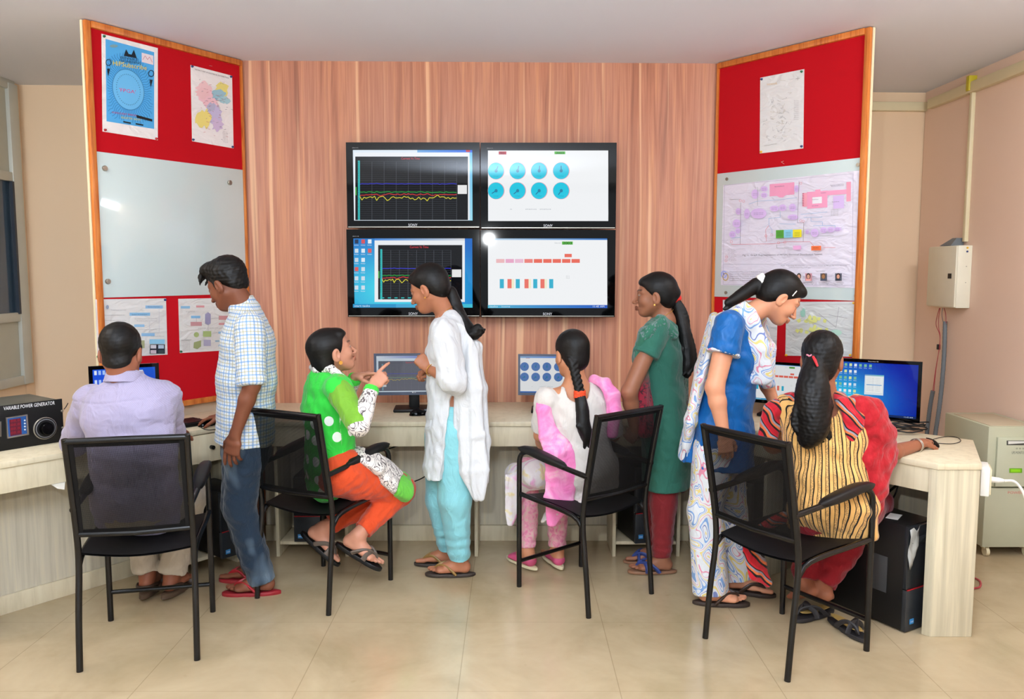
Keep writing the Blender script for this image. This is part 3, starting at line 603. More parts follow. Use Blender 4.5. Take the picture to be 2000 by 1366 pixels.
def s_bars(cv, a, b, c, d, k=None):
    k = (c-a)/232; cv.rect(a, b, c, d, 'FBFDFF'); cv.grad(a, b, c, b+3*k, lambda s, t: (200-140*s, 225-100*s, 245-40*s), 8, 1)
    cv.rect(a+144*k, b+6*k, a+165*k, b+12*k, '60C048'); cv.text('2003', a+146*k, b+11.5*k, 17*k, 5*k, '103010'); cv.text('Date time', a+130*k, b+10*k, 12*k, 2.5*k, 'B0B4B8')
    cv.rect(a+149*k, b+30*k, a+163*k, b+36.5*k, 'F4705E')
    cols = ['F6C0C4', 'F2B0D0', 'F4C4DC', 'F68880', 'F4705E', 'F4705E', 'F4705E', 'F4705E', 'F4705E']
    for i, cc in enumerate(cols): u = a+(16+i*18.3)*k; cv.rect(u, b+40*k, u+16.2*k, b+47.5*k, cc)
    for u, cc in ((23, '38B8D8'), (38, 'F4786A'), (54, '38B8D8'), (71, 'F4786A'), (88, '38B8D8'), (102, 'F4786A'), (119, '38B8D8')):
        if cc[0] == 'F': cv.rect(a+(u+8)*k, b+79*k, a+(u+13)*k, b+97*k, 'FCF6D8')
        cv.rect(a+u*k, b+79*k, a+(u+8)*k, b+97*k, cc)
    cv.text('12 : 2', a+152*k, b+78*k, 6*k, 6*k, 'B0B4B8')
    cv.grad(a, d-6*k, c, d, lambda s, t: (90-60*s, 190-100*s, 220-20*s), 10, 1); cv.text('tasks   icons', a+3*k, d-1.5*k, 40*k, 3.5*k, 'D8F0FF'); cv.text('11:45 AM', c-28*k, d-1.5*k, 22*k, 3.5*k, 'F0F8FF')
tv('top left wall television showing a black line chart', 675, 278, 938, 446, 689, 293, 923, 431, s_chart)
tv('top right wall television showing eight turquoise gauges', 938, 278.5, 1203, 447.5, 953, 294, 1188, 432, s_gauges)
tv('bottom left wall television showing a desktop with a line chart window', 676, 448, 938, 619.5, 690, 466, 923, 601, s_desk)
tv('bottom right wall television showing red and blue blocks on white', 938, 449, 1201, 620, 953, 466, 1186, 602, s_bars)
# ------------------------------------------------------------------ desks
DZ = .75
def P2(x): return (float(x[0]), float(x[1]))
fl = np.array([-1.417, 4.31]); dl = np.array([-.611, -.792]); fl_end = fl+dl*1.36       # left desk front line
fr = np.array([1.03, 4.31]); frC = np.array([1.774, 3.35]); frD = np.array([1.957, 3.35]); frE = np.array([2.195, 3.84]); frF = np.array([2.10, 3.93])
in_ = .008
# left
t = thing('computer_desk', (-1.9, 3.9, 0), 'cream laminate desk along the left board, carrying the black power generator', 'desk')
poly = [P2(fl), P2(fl_end), (-3.0, 3.55), (-2.85, 4.05), P2(Bl+[.0, -.02]-nl*.032), P2(Wl-nl*.032)]
MB().prism(poly, DZ-.025, DZ).build('desktop', LAMX, t, .002)
def along(p, d, s_, inn=0.0, n=None): return p+d*s_+(n if n is not None else 0)*inn
nL2 = np.array([-.792, .611])     # into the desk (away from the room)
A, B = fl+nL2*.01, fl_end+nL2*.01
MB().slab(P2(A+dl*.36), P2(B), .018, DZ-.135, DZ-.026, side=-1).build('apron', LAMX, t, .001)
MB().slab(P2(fl+nL2*.01+dl*1.27), P2(fl+nL2*.01+dl*1.275), -.012, DZ-.133, DZ-.028, side=1).build('apron_seam', plain('seam', '9A8F72', .6), t)
e = fl+dl*1.26
MB().prism([P2(e), P2(e+dl*.04), P2(e+dl*.04+nL2*.5), P2(e+nL2*.5)], 0, DZ-.026).build('leg_panel', LAMZ, t, .002)
MB().slab(P2(fl+nL2*.27+dl*.05), P2(fl+nL2*.27+dl*1.24), .016, .07, DZ-.026, side=-1).build('modesty_panel', LAMP_, t)
MB().slab(P2(fl+nL2*.255+dl*.05), P2(fl+nL2*.255+dl*1.24), .014, .0, .085, side=-1).build('skirting_board', LAMX, t, .001)
# drawer and computer bay at the inner end
dr = MB().slab(P2(fl+nL2*.002+dl*.08), P2(fl+nL2*.002+dl*.355), .018, DZ-.175, DZ-.03, side=-1).build('drawer', LAMX, t, .0015)
kp = fl+dl*.21-nL2*.0; MB().disc((kp[0], kp[1], DZ-.10), .011, (-nL2[0], -nL2[1], 0), .02, 14).build('knob', BLACKM, dr, smooth=True)
for s_ in (.06, .36): q = fl+nL2*.005+dl*s_; MB().prism([P2(q), P2(q+dl*.018), P2(q+dl*.018+nL2*.24), P2(q+nL2*.24)], 0, DZ-.026).build('side_panel', LAMZ, t, .001)
q = fl+nL2*.01+dl*.08; MB().prism([P2(q), P2(q+dl*.28), P2(q+dl*.28+nL2*.24), P2(q+nL2*.24)], .065, .083).build('bottom_shelf', LAMX, t, .001)
# centre
t = thing('computer_desk', (-.2, 4.62, 0), 'long cream laminate desk along the wood-panelled wall under the televisions', 'desk')
MB().prism([P2(Wl+[.004, -.004]), (fl[0]+.003, 4.31), (fr[0]-.003, 4.31), P2(Wr+[-.004, -.004])], DZ-.025, DZ).build('desktop', LAMX, t, .002)
MB().box(((fl[0]+fr[0])/2, 4.33, DZ-.081), (fr[0]-fl[0]-.02, .018, .108)).build('apron', LAMX, t, .001)
MB().box((-.2, 4.63, .39), (2.44, .016, .66)).build('modesty_panel', LAMP_, t)
MB().box((-.2, 4.612, .045), (2.44, .018, .09)).build('skirting_board', LAMX, t, .001)
for x in (-1.275, -.90, -.195, .556, .905): MB().box((x, 4.47, (DZ-.14)/2), (.018, .26, DZ-.14)).build('side_panel', LAMZ, t, .001)
for a, b in ((-1.264, -.911), (.567, .894)): MB().box(((a+b)/2, 4.47, .075), (b-a, .25, .018)).build('bottom_shelf', LAMX, t, .001)
# right
t = thing('computer_desk', (1.7, 3.9, 0), 'cream laminate desk with a clipped end along the right board, carrying the large monitor', 'desk')
MB().prism([P2(fr), P2(frC), P2(frD), P2(frE), P2(frF), P2(Br-nr*.032+[.0, -.02]), P2(Wr-nr*.032)], DZ-.025, DZ).build('desktop', LAMX, t, .002)
dr_ = (frC-fr)/np.linalg.norm(frC-fr); nR2 = np.array([-dr_[1], dr_[0]])
A = fr+nR2*.01
MB().slab(P2(A+dr_*.02), P2(frC+nR2*.012-dr_*.02), .018, DZ-.13, DZ-.026, side=1).build('apron', LAMX, t, .001)
MB().slab(P2(fr+nR2*.008+dr_*.915), P2(fr+nR2*.008+dr_*.919), .004, DZ-.128, DZ-.03, side=1).build('apron_seam', MATS['seam'], t)
MB().prism([P2(frC+[.002, .004]), P2(frD+[-.002, .004]), P2(frD+[.008, .03]), P2(frC+[-.02, .03])], 0, DZ-.026).build('end_panel', LAMZ, t, .002)
MB().slab(P2(frD+[.01, .034]), P2(frE+[-.002, .0]), .02, 0, DZ-.026, side=1).build('side_panel', LAMZ, t, .002)
MB().slab(P2(fr+nR2*.34+dr_*.0), P2(frF-nR2*.10), .016, .0, DZ-.026, side=1).build('modesty_panel', LAMP_, t)
q = fr+nR2*.03+dr_*.36
for s_ in (.05, .36): q = fr+nR2*.02+dr_*s_; MB().prism([P2(q), P2(q+dr_*.018), P2(q+dr_*.018+nR2*.28), P2(q+nR2*.28)], 0, DZ-.135).build('side_panel', LAMZ, t, .001)
q = fr+nR2*.02+dr_*.07; MB().prism([P2(q), P2(q+dr_*.29), P2(q+dr_*.29+nR2*.28), P2(q+nR2*.28)], .065, .083).build('bottom_shelf', LAMX, t, .001)

# ------------------------------------------------------------------ chairs
def make_chair():
    t = thing('mesh_armchair', (0, 0, 0), 'x', 'chair', 'black mesh armchairs'); r = .0125; hx = .215
    for sx in (-1, 1):
        MB().tube(smooth_path([(sx*hx, -.235, 0), (sx*hx, -.215, .22), (sx*(hx-.004), -.185, .42), (sx*(hx-.004), -.20, .56), (sx*hx, -.275, .925)], 2), r, 14).build('rear_leg', BLACKT, t, smooth=True, world=False)
        fr_ = [(sx*hx, .245, 0), (sx*hx, .245, .40), (sx*hx, .245, .60), (sx*hx, .242, .655), (sx*hx, .205, .685), (sx*hx, .15, .685), (sx*hx, -.02, .66), (sx*(hx-.002), -.226, .640)]
        MB().tube(smooth_path(fr_, 2), r, 14).build('front_leg', BLACKT, t, smooth=True, world=False)
        MB().tube(smooth_path([(sx*(hx-.002), -.19, .40), (sx*(hx-.004), -.15, .44), (sx*(hx-.003), -.05, .455), (sx*hx, .1, .462), (sx*hx, .235, .47)], 1), .0115, 12).build('seat_rail', BLACKT, t, smooth=True, world=False)
        # padded arm rest
        m = MB(); n = 14; L = 12; vs = []
        for i in range(L+1):
            y = -.085+i*(.33/L); z = .690+.0 if y > .15 else .690-(.15-y)*.15; tp = math.sin(math.pi*min(1, max(0, (i+.6)/(L+1.2))))**.35
            if i in (0, L): tp *= .55
            for k in range(n):
                a = 2*math.pi*k/n; cx, sy_ = math.cos(a), math.sin(a)
                vs.append((sx*hx+.030*tp*math.copysign(abs(cx)**.6, cx), y, z+.006+.021*tp*math.copysign(abs(sy_)**.8, sy_)))
        m.add(vs, [(i*n+k, i*n+(k+1) % n, (i+1)*n+(k+1) % n, (i+1)*n+k) for i in range(L) for k in range(n)]+[tuple(range(n))[::-1], tuple(L*n+k for k in range(n))])
        m.build('arm_pad', BLACKM, t, smooth=True, world=False)
    MB().tube([(-hx, .245, .13), (hx, .245, .13)], .010, 12).build('stretcher', BLACKT, t, smooth=True, world=False)
    MB().tube([(-hx, -.197, .535), (0, -.205, .530), (hx, -.197, .535)], .0115, 12).build('lower_back_rail', BLACKT, t, smooth=True, world=False)
    MB().tube([(-hx, -.274, .915), (0, -.282, .918), (hx, -.274, .915)], .0125, 12).build('top_back_rail', BLACKT, t, smooth=True, world=False)
    def sheet(f, nu, nv):
        m = MB(); m.uv = []
        vs = []
        for j in range(nv+1):
            for i in range(nu+1): vs.append(f(i/nu, j/nv)); m.uv.append((i/nu, j/nv))
        m.add(vs, [(j*(nu+1)+i, j*(nu+1)+i+1, (j+1)*(nu+1)+i+1, (j+1)*(nu+1)+i) for j in range(nv) for i in range(nu)]); return m
    def back(u, v):
        z = .54+.37*v; y = -.20-.075*(v**1.1)-.012*math.sin(math.pi*u); return ((u-.5)*2*(hx-.006), y, z)
    m = sheet(back, 16, 12)
    bp = m.build('mesh_back', MESH, t, smooth=True, world=False)
    hm = MB()
    for a, b in ((.0, .055), (.945, 1.)):      # solid hems that wrap the uprights
        g = sheet(lambda u, v, a=a, b=b: tuple(np.array(back(a+(b-a)*u, v))+[0, .0025, 0]), 3, 12); hm.add(g.v, g.f); g = sheet(lambda u, v, a=a, b=b: tuple(np.array(back(a+(b-a)*u, v))-[0, .0025, 0]), 3, 12); hm.add(g.v, g.f)
    for a, b in ((.0, .04), (.95, 1.)):
        g = sheet(lambda u, v, a=a, b=b: tuple(np.array(back(u, a+(b-a)*v))+[0, .0025, 0]), 16, 3); hm.add(g.v, g.f)
    hm.build('back_hem', plain('black_sling_hem', '0B0B0C', .6, spec=.2), t, smooth=True, world=False)
    sb = MB(); vs = []; NU, NV = 12, 12
    def seat(u, v, d): return ((u-.5)*2*(hx-.008), -.17+.40*v, .452+.018*v-.022*math.sin(math.pi*u)-d+(.012*math.sin(math.pi*v)))
    for d in (0, .008):
        b0 = len(sb.v); sb.add([seat(i/NU, j/NV, d) for j in range(NV+1) for i in range(NU+1)], [])
        for j in range(NV):
            for i in range(NU):
                q = (b0+j*(NU+1)+i, b0+j*(NU+1)+i+1, b0+(j+1)*(NU+1)+i+1, b0+(j+1)*(NU+1)+i); sb.f.append(q if d == 0 else q[::-1]); sb.mi.append(0)
    sb.build('seat', plain('black_sling_seat', '0D0D0E', .6, spec=.2, bump=.2, bs=500), t, smooth=True, world=False)
    return t
def copy_tree(o, parent=None):
    c = o.copy(); COL.objects.link(c); c.parent = parent
    for ch in o.children: copy_tree(ch, c)
    return c
def rect_fit(bl, br, fr_, fl_):
    P = np.array([bl, br, fr_, fl_], float); c = P.mean(0); f = (P[3]+P[2]-P[0]-P[1]); r = (P[1]+P[2]-P[0]-P[3]); a = math.atan2(f[1], f[0])-math.pi/2; b = math.atan2(r[1], r[0]); return c, (a+b)/2
CH = []
proto = make_chair()
for i, (q, lab) in enumerate([([(-1.68, 3.05), (-1.24, 3.13), (-1.37, 3.61), (-1.8, 3.52)], 'black mesh armchair of the man in the lavender shirt at the left desk'),
        ([(-1.23, 3.78), (-.82, 3.58), (-.60, 3.99), (-1.01, 4.18)], 'black mesh armchair under the woman in bright green, turned to the right'),
        ([(.35, 3.55), (.69, 3.82), (.37, 4.18), (.02, 3.91)], 'black mesh armchair of the braided woman in white and pink, angled left'),
        ([(.81, 3.33), (1.03, 2.98), (1.46, 3.23), (1.23, 3.59)], 'black mesh armchair of the woman in yellow stripes at the right desk')]):
    o = proto if i == 0 else copy_tree(proto)
    c, a = rect_fit(*q); o.location = (c[0], c[1], 0); o.rotation_euler = (0, 0, a); o['label'] = lab; CH.append((c, a))
bpy.context.view_layer.update()

# ------------------------------------------------------------------ desk monitors
def monitor(label, pl, pr, z0, z1, draw, uvbox, bez=.018, name='computer_monitor', dark=False, base=True, tilt=0, hood=None, scr=None, rim=None):
    """pl, pr: ground points of the screen's left and right edge seen from the front"""
    pl, pr = np.array(pl, float), np.array(pr, float); d = (pr-pl)/np.linalg.norm(pr-pl); n = np.array([d[1], -d[0]]); c = (pl+pr)/2; Wd = np.linalg.norm(pr-pl)
    t = thing(name, (c[0]-n[0]*.03, c[1]-n[1]*.03, DZ), label, 'monitor'); rz = math.atan2(d[1], d[0])
    def at(x, z, o): return np.array([c[0]+d[0]*x+n[0]*o, c[1]+d[1]*x+n[1]*o, z])
    zc = (z0+z1)/2; H = z1-z0
    MB().box(at(0, zc, -.024), (Wd-.01, .034, H-.01), rz).build('rear_shell', BLACKM, t, .006)
    m = MB()
    for x, z, w_, h in ((-Wd/2+bez/2, zc, bez, H), (Wd/2-bez/2, zc, bez, H), (0, z1-bez/2, Wd-2*bez, bez), (0, z0+bez*.65, Wd-2*bez, bez*1.3)): m.box(at(x, z, -.003), (w_, .012, h), rz)
    m.build('bezel', rim or BLACKP, t)
    n3 = np.array([n[0], n[1], 0.]); x0, x1 = -Wd/2+bez, Wd/2-bez; y0, y1 = z0+bez*1.3, z1-bez
    U, V = uvbox
    def fn(u, v): return at(x0+(x1-x0)*u/U, y1-(y1-y0)*v/V, -.0045)
    cv = Canvas((0, 0, 0), n3, .0002, fn); draw(cv, 0, 0, U, V); cv.build('screen', scr or SCREEN, t)
    if base:
        MB().box(at(0, (z0+DZ)/2+.02, -.045), (.06, .022, z0-DZ+.03), rz).build('neck', BLACKM, t, .004)
        MB().box(at(0, DZ+.010, -.035), (.23, .17, .018), rz).build('base', BLACKM, t, .006)
    return t, at, n3
def s_blue(cv, a, b, c, d):
    cv.grad(a, b, c, d, lambda s, t: (30, 50+40*(1-t), 225-20*s), 8, 6); r = random.Random(1)
    for i in range(3):
        for j in range(5): u, v = a+9+i*13, b+8+j*22; cv.rect(u-4, v-5, u+4, v+5, r.choice(['CFE0FF', 'E8F0FF', 'D8A8A8', 'A8C8FF']))
    cv.rect(a+56, b+6, c-40, d-20, 'D8ECF8'); chart(cv, a+62, b+14, c-46, d-28, 8, rows=14)
l0, l1 = ony(172, 716, 3.95), ony(310, 711, 4.10)
monitor('black monitor with a blue desktop in front of the man in lavender', l0[:2], l1[:2], .815, l0[2], s_blue, (200, 112))
def s_gray(cv, a, b, c, d):
    cv.rect(a, b, c, d, 'D8E6F2'); cv.grad(a, b, c, b+8, lambda s, t: (225-150*s, 235-140*s, 245-50*s), 8, 1); cv.rect(a+5, b+16, c-6, d-3, '6C6E7C'); chart(cv, a+6, b+17, c-8, d-5, 12, dim=.9, rows=16, wl=1.1)
    cv.L += 1; cv.rect(a+12, d-35, a+26, d-16, 'D8DCE0')
m2 = monitor('monitor with a grey line chart, between the woman in green and the woman in white', ony(730, 692, 4.63)[:2], ony(884, 692, 4.66)[:2], ony(800, 772, 4.64)[2], ony(730, 691, 4.63)[2], s_gray, (200, 112), bez=.014, scr=SCREEN_DIM, rim=plain('slate_bezel', '4A5468', .3))
lg = Canvas((0, 0, 0), m2[2], .0002, lambda u, v: m2[1](u, v, .0036)); zz = ony(800, 767, 4.64)[2]; lg.ell(-.006, zz, .003, -.003, 'E0E0E0', 14)
V_, F_ = text_geo('LG'); lg.L += 1; pts = [lg.P(.000+x*.011, zz-.003+y*.008) for x, y in V_]; lg.mb.add(pts, F_); lg.col += [lin('E4E4E8')]*len(pts); lg.build('logo', PRINT, m2[0])
m3 = monitor('monitor showing eight blue gauges, in front of the braided woman', ony(1012, 692, 4.62)[:2], ony(1143, 693, 4.60)[:2], ony(1080, 772, 4.62)[2], ony(1012, 692, 4.62)[2], lambda cv, a, b, c, d: (s_gauges(cv, a, b, c, d, True), cv.grad(a, b, c, b+5, lambda s, t: (150-80*s, 190-70*s, 230), 6, 1), cv.rect(a, d-4, c, d, '3A6EC0')), (190, 112), bez=.012, scr=SCREEN_DIM, rim=MATS['slate_bezel'])
p0, p1 = ony(1462, 704, 4.56), ony(1594, 712, 4.36)
monitor('small monitor with red and blue blocks, behind the arm of the woman in blue', p0[:2], p1[:2], ony(1500, 788, 4.5)[2], p1[2], s_bars, (232, 136), bez=.014, scr=SCREEN_DIM)
def s_win(cv, a, b, c, d):
    def bg(s, t):
        g = max(0, 1-math.hypot(s*.9-.12, (t-.72)*.8)*1.25); return clamp_rgb((8+50*g, 40+190*g**1.2, 170+75*g-50*max(0, s-.75)))
    cv.grad(a, b, c, d, bg, 22, 14); r = random.Random(6)
    for i in range(9):
        for j in range(7):
            if i > 5 and j > 0: continue
            u, v = a+8+i*13.2, b+8+j*17; cv.rect(u-3.5, v-4, u+3.5, v+3, r.choice(['E8F4FF', 'C8E4F8', 'D8E8A8', 'F0F0F0', '80C0A0'])); cv.text('file', u-4, v+7, 8, 2, 'E8F4FF')
    cv.rect(a+100, b+30, a+150, b+82, 'DCE8EE'); cv.grad(a+100, b+30, a+150, b+33, lambda s, t: (120, 160+40*s, 200), 4, 1); cv.rect(a+103, b+35, a+147, b+76, 'EFF3F2')
    for k in range(9): cv.text('settings value', a+105, b+40+k*4, 36, 1.8, '8A8AA0')
    cv.rect(a+105, b+55, a+145, b+57, '70A8D8'); cv.rect(a, d-6, c, d, '0C2A60'); cv.text('11:45 AM', c-30, d-1.5, 22, 3.2, 'C8DCF4')
    cv.line([(a+90+k*4, d-12-7*math.sin(k/11*math.pi)) for k in range(12)], .8, '90D8F0')
q0, q1 = ony(1612, 697, 4.22), ony(1802, 708, 4.0)
m5 = monitor('large black monitor with a bright blue desktop on the right desk end', q0[:2], q1[:2], .80, q1[2]+.002, s_win, (236, 136), bez=.017)
lg = Canvas((0, 0, 0), m5[2], .0002, lambda u, v: m5[1](u, v, .0036)); lg.L += 1
V_, F_ = text_geo('Hanns.G'); zt_ = q1[2]-.010; pts = [lg.P(-.02+x*.014, zt_+y*.006) for x, y in V_]; lg.mb.add(pts, F_); lg.col += [lin('D8DCE0')]*len(pts); lg.build('logo', PRINT, m5[0])

# ------------------------------------------------------------------ computers under the desks
def tower(label, c, w_, dpt, h, rz, z=0, front=(0, -1), sticker=True, big=False):
    t = thing('computer_tower', (c[0], c[1], z), label, 'computer', None, rz)
    def B(cc, s_): return MB().box(cc, s_)
    B((0, 0, h/2+.004), (w_, dpt-.02, h-.008)).build('case', BLACKM, t, .003, world=False)
    m = B((0, -dpt/2+.004, h*.70), (w_-.004, .022, h*.58)); m.build('upper_fascia', plain('dark_fascia', '1E2226', .3), t, .003, world=False)
    fp = B((0, -dpt/2+.004, h*.205), (w_-.004, .026, h*.39)).build('lower_fascia', plain('grey_fascia', '24282C', .4), t, .003, world=False)
    B((0, -dpt/2-.009, h*.405), (w_-.01, .004, .004)).build('red_stripe', plain('red_accent', 'A01820', .4), t, world=False)
    B((0, -dpt/2-.009, h*.86), (w_*.78, .005, .034)).build('disc_drive', plain('drive_bezel', '2C3034', .25), t, .001, world=False)
    MB().disc((w_*.25, -dpt/2-.007, h*.93), .008, (0, -1, 0), .004, 16).build('power_button', STEEL, t, world=False)
    if sticker:
        B((-w_*.28, -dpt/2-.0105, h*.10), (.026, .002, .022)).build('badge', plain('blue_badge', '3C8CC8', .3), t, world=False)
        cv = Canvas((0, 0, 0), (0, -1, 0), .0002, lambda u, v: np.array([u, -dpt/2-.0118, v])); cv.text('intel', -w_*.28-.009, h*.10-.004, .018, -.009, 'F0F8FF')
        cv.build('badge_lettering', PRINT, t, False)
    return t
def facing(d): return math.atan2(d[1], d[0])+math.pi/2
bpy.context.view_layer.update()
_Canvas_build = Canvas.build
def tower_at(label, c, w_, dpt, h, rz, z=0, big=False): return tower(label, c, w_, dpt, h, rz, z)
q = fl+nL2*.145+dl*.215
tower('black computer tower in the left desk bay beside the jeans of the standing man', (-1.60, 4.16), .17, .36, .36, facing(-nL2), .084) if False else None
tw = [('black computer tower in the left desk bay, behind the legs of the standing man', fl+nL2*.05+dl*.16, .16, .30, .35, facing(-nL2)+.0, .0835),
      ('black computer tower with a red stripe on the shelf behind the woman in green', np.array([-1.10, 4.46]), .165, .26, .36, facing((0, -1))+.0, .0845),
      ('black computer tower on the shelf behind the woman in dark green', np.array([.70, 4.44]), .15, .26, .42, facing((.25, -1)), .0845),
      ('black computer tower on the right desk shelf, behind the striped chair legs', fr+nR2*.17+dr_*.21, .15, .26, .38, facing(-nR2), .0845)]
for lab, c, w_, dpt, h, rz, z in tw: tower(lab, c, w_, dpt, h, rz, z)
# the large tower on the floor under the right desk
a_ = onz(1300+1290/2.788, 850+1080/2.788, 0)[:2]; b_ = onz(1300+920/2.788, 850+925/2.788, 0)[:2]; c_ = onz(1300+1430/2.788, 850+1045/2.788, 0)[:2]
dd = (b_-a_)/np.linalg.norm(b_-a_); rzT = math.atan2(dd[1], dd[0])-math.pi/2
wT, dT, hT = .20, .46, .47; side = np.array([-dd[1], dd[0]])*-1
cT = a_+dd*dT/2+side*wT/2
tower('large black computer tower with a torn plastic film on the floor under the right desk', (cT[0], cT[1]), wT, dT, hT, rzT, 0)
T5 = [o for o in COL.objects if o.name.startswith('computer_tower') and 'large' in o['label']][0]
MB().box((-wT/2-.002, -dT/2+.12, .23), (.004, .07, .16)).build('side_vent', plain('vent_grey', '3A3C3E', .5), T5, .001, world=False)
fm = MB(); vs = []
for i in range(7):
    for j in range(5): vs.append((-wT/2-.006+.075*j/4*(1-.55*i/6), -dT/2-.016-.006*math.sin(i*1.3+j), hT-.01-.17*i/6+.01*math.sin(j*2)))
fm.add(vs, [(i*5+j, i*5+j+1, (i+1)*5+j+1, (i+1)*5+j) for i in range(6) for j in range(4)])
fo = fm.build('plastic_film', plain('clear_film', '9A9C98', .15, spec=.8), T5, smooth=True, world=False); sm = fo.modifiers.new('solid', 'SOLIDIFY'); sm.thickness = .001
MB().box((-.02, -dT/2+.12, hT+.0005), (.09, .05, .002), .4).build('paper_label', WHITEP, T5, world=False)
# ------------------------------------------------------------------ power generator instrument on the left desk
dv0, dv1 = np.array([-2.135, 3.79]), None
dx_ = (onz(125, 862, DZ)-onz(0, 882, DZ))[:2]; dx_ /= np.linalg.norm(dx_); br_ = onz(125, 862, DZ)[:2]
Wd = .44; HH = ony(124, 779, br_[1])[2]-DZ
nrm = np.array([dx_[1], -dx_[0]]); cen = br_-dx_*Wd/2-nrm*.15
t = thing('power_generator', (cen[0], cen[1], DZ), 'black instrument box with a round dial and red display on the left desk', 'instrument')
rz = math.atan2(dx_[1], dx_[0]); n3 = np.array([nrm[0], nrm[1], 0.])
def gat(x, z, o): return np.array([br_[0]-dx_[0]*x+nrm[0]*o, br_[1]-dx_[1]*x+nrm[1]*o, z])
MB().box((cen[0]+nrm[0]*-.005, cen[1]+nrm[1]*-.005, DZ+HH/2+.004), (Wd-.03, .29, HH-.012), rz).build('case', plain('dark_grey_enamel', '55564E', .4), t, .004)
MB().box(gat(Wd/2, DZ+HH/2, .0), (Wd, .008, HH), rz).build('front_panel', BLACKM, t, .0015)
def onG(u, v, o=.004): return onp(u, v, np.array([br_[0], br_[1], 0])+n3*o, n3)
cvp = Canvas(np.array([br_[0], br_[1], 0])+n3*.0045, n3, .0003)
cvp.text('VARIABLE POWER GENERATOR', 7, 802, 100, 7, 'F4F6F8', -.115); cvp.build('lettering', PRINT, t)
G = lambda x, y: (x*140/1366, 760+y*140/1366)
def quadbox(q, o0, o1):
    P = [onp(*G(x, y), np.array([br_[0], br_[1], 0])+n3*o0, n3) for x, y in q]; Q = [p+n3*(o1-o0) for p in P]
    return MB().add(P+Q, [(0, 1, 2, 3), (7, 6, 5, 4), (0, 4, 5, 1), (1, 5, 6, 2), (2, 6, 7, 3), (3, 7, 4, 0)])
dsp = quadbox([(105, 545), (510, 485), (540, 870), (130, 945)], .004, .012).build('display', STEEL, t)
cvd = Canvas(np.array([br_[0], br_[1], 0])+n3*.0125, n3, .0003)
cvd.poly([G(140, 570), G(495, 515), G(515, 850), G(165, 915)], '1E4E8C'); cvd.poly([G(175, 590), G(395, 555), G(415, 865), G(195, 900)], '5A1A2C')
for k in range(4): cvd.text('88.8', *[z for z in G(200, 640+k*75)], 18, 5, '90202C', -.14); cvd.ell(*G(470, 600+k*58), 1.8, 1.8, 'D8DCE0', 8)
cvd.build('display_face', PRINT, dsp)
kc = onG(*G(855, 748)); K = MB().disc(kc, .03, n3, .008, 32, prof=[(.052, 0), (.052, .005), (.050, .007)]).build('dial', STEEL, t, smooth=True)
MB().disc(kc+n3*.0065, .03, n3, .01, 32, prof=[(.048, 0), (.048, .002)]).build('dial_face', BLACKM, K, smooth=True)
MB().disc(kc+n3*.0085, .03, n3, .01, 32, prof=[(.0435, 0), (.0435, .0015)]).build('dial_scale', plain('grey_scale', '77777A', .4), K, smooth=True)
MB().disc(kc+n3*.0095, .03, n3, .01, 32, prof=[(.0395, 0), (.0395, .002)]).build('dial_centre', BLACKM, K, smooth=True)
MB().disc(kc+n3*.010, .02, n3, .02, 32, prof=[(.030, 0), (.028, .020), (.025, .024), (.010, .0245), (.0, .0245)]).build('knob', BLACKP, K, smooth=True)
for x, y in ((1180, 420), (1190, 740)):
    p = onG(*G(x, y)); MB().disc(p, .006, n3, .006, 14, prof=[(.006, 0), (.006, .003), (.003, .007)]).build('screw', STEEL, t, smooth=True)
MB().add([p for p in [onp(*G(0, 620), gat(0, 0, .004), n3), onp(*G(12, 620), gat(0, 0, .004), n3), onp(*G(15, 905), gat(0, 0, .004), n3), onp(*G(0, 910), gat(0, 0, .004), n3)]]+[p+n3*.006 for p in [onp(*G(0, 620), gat(0, 0, .004), n3), onp(*G(12, 620), gat(0, 0, .004), n3), onp(*G(15, 905), gat(0, 0, .004), n3), onp(*G(0, 910), gat(0, 0, .004), n3)]], [(0, 1, 2, 3), (7, 6, 5, 4), (0, 4, 5, 1), (1, 5, 6, 2), (2, 6, 7, 3), (3, 7, 4, 0)]).build('meter_frame', STEEL, t)

# ------------------------------------------------------------------ keyboard, mice, cables
def keyboard(label, c, rz, L=.42):
    t = thing('keyboard', (c[0], c[1], DZ), label, 'keyboard', None, rz)
    MB().box((0, 0, .010), (L, .15, .018)).build('tray', BLACKM, t, .004, world=False)
    m = MB()
    for r_ in range(5):
        for k in range(15): m.box((-L/2+.022+k*(L-.04)/14.4, -.055+r_*.027, .0215), (.021, .021, .006))
    o = m.build('keys', plain('key_black', '101012', .5), t, world=False); o['kind'] = 'stuff'; return t
kq = onz(352, 832, DZ+.01); keyboard('black keyboard at the right elbow of the man in lavender', (kq[0]-.05, kq[1]), math.atan2(-dl[1], -dl[0]), .36)
def mouse(label, c, rz, z=DZ):
    t = thing('computer_mouse', (c[0], c[1], z), label, 'mouse', None, rz)
    m = MB(); n, L = 20, 8; vs = []
    for j in range(L+1):
        a = math.pi/2*j/L
        for k in range(n):
            th = 2*math.pi*k/n; vs.append((.031*math.cos(th)*math.cos(a), .055*math.sin(th)*math.cos(a)*(1 if math.sin(th) > 0 else 1.05), .002+.034*math.sin(a)*(1-.15*math.sin(th))))
    m.add(vs, [(j*n+k, j*n+(k+1) % n, (j+1)*n+(k+1) % n, (j+1)*n+k) for j in range(L) for k in range(n)]+[tuple(range(n))[::-1]])
    m.build('shell', BLACKP, t, smooth=True, world=False)
    MB().box((0, .036, .028), (.006, .018, .010)).build('scroll_wheel', GREYP, t, .002, world=False); return t
pm = onz(406, 828, DZ+.01); mouse('black mouse on the left desk under the hand of the standing man', pm[:2], -.5)
pm2 = onz(819, 808, DZ+.01); mouse('black mouse on the centre desk beside the monitor stand', pm2[:2], -1.2)
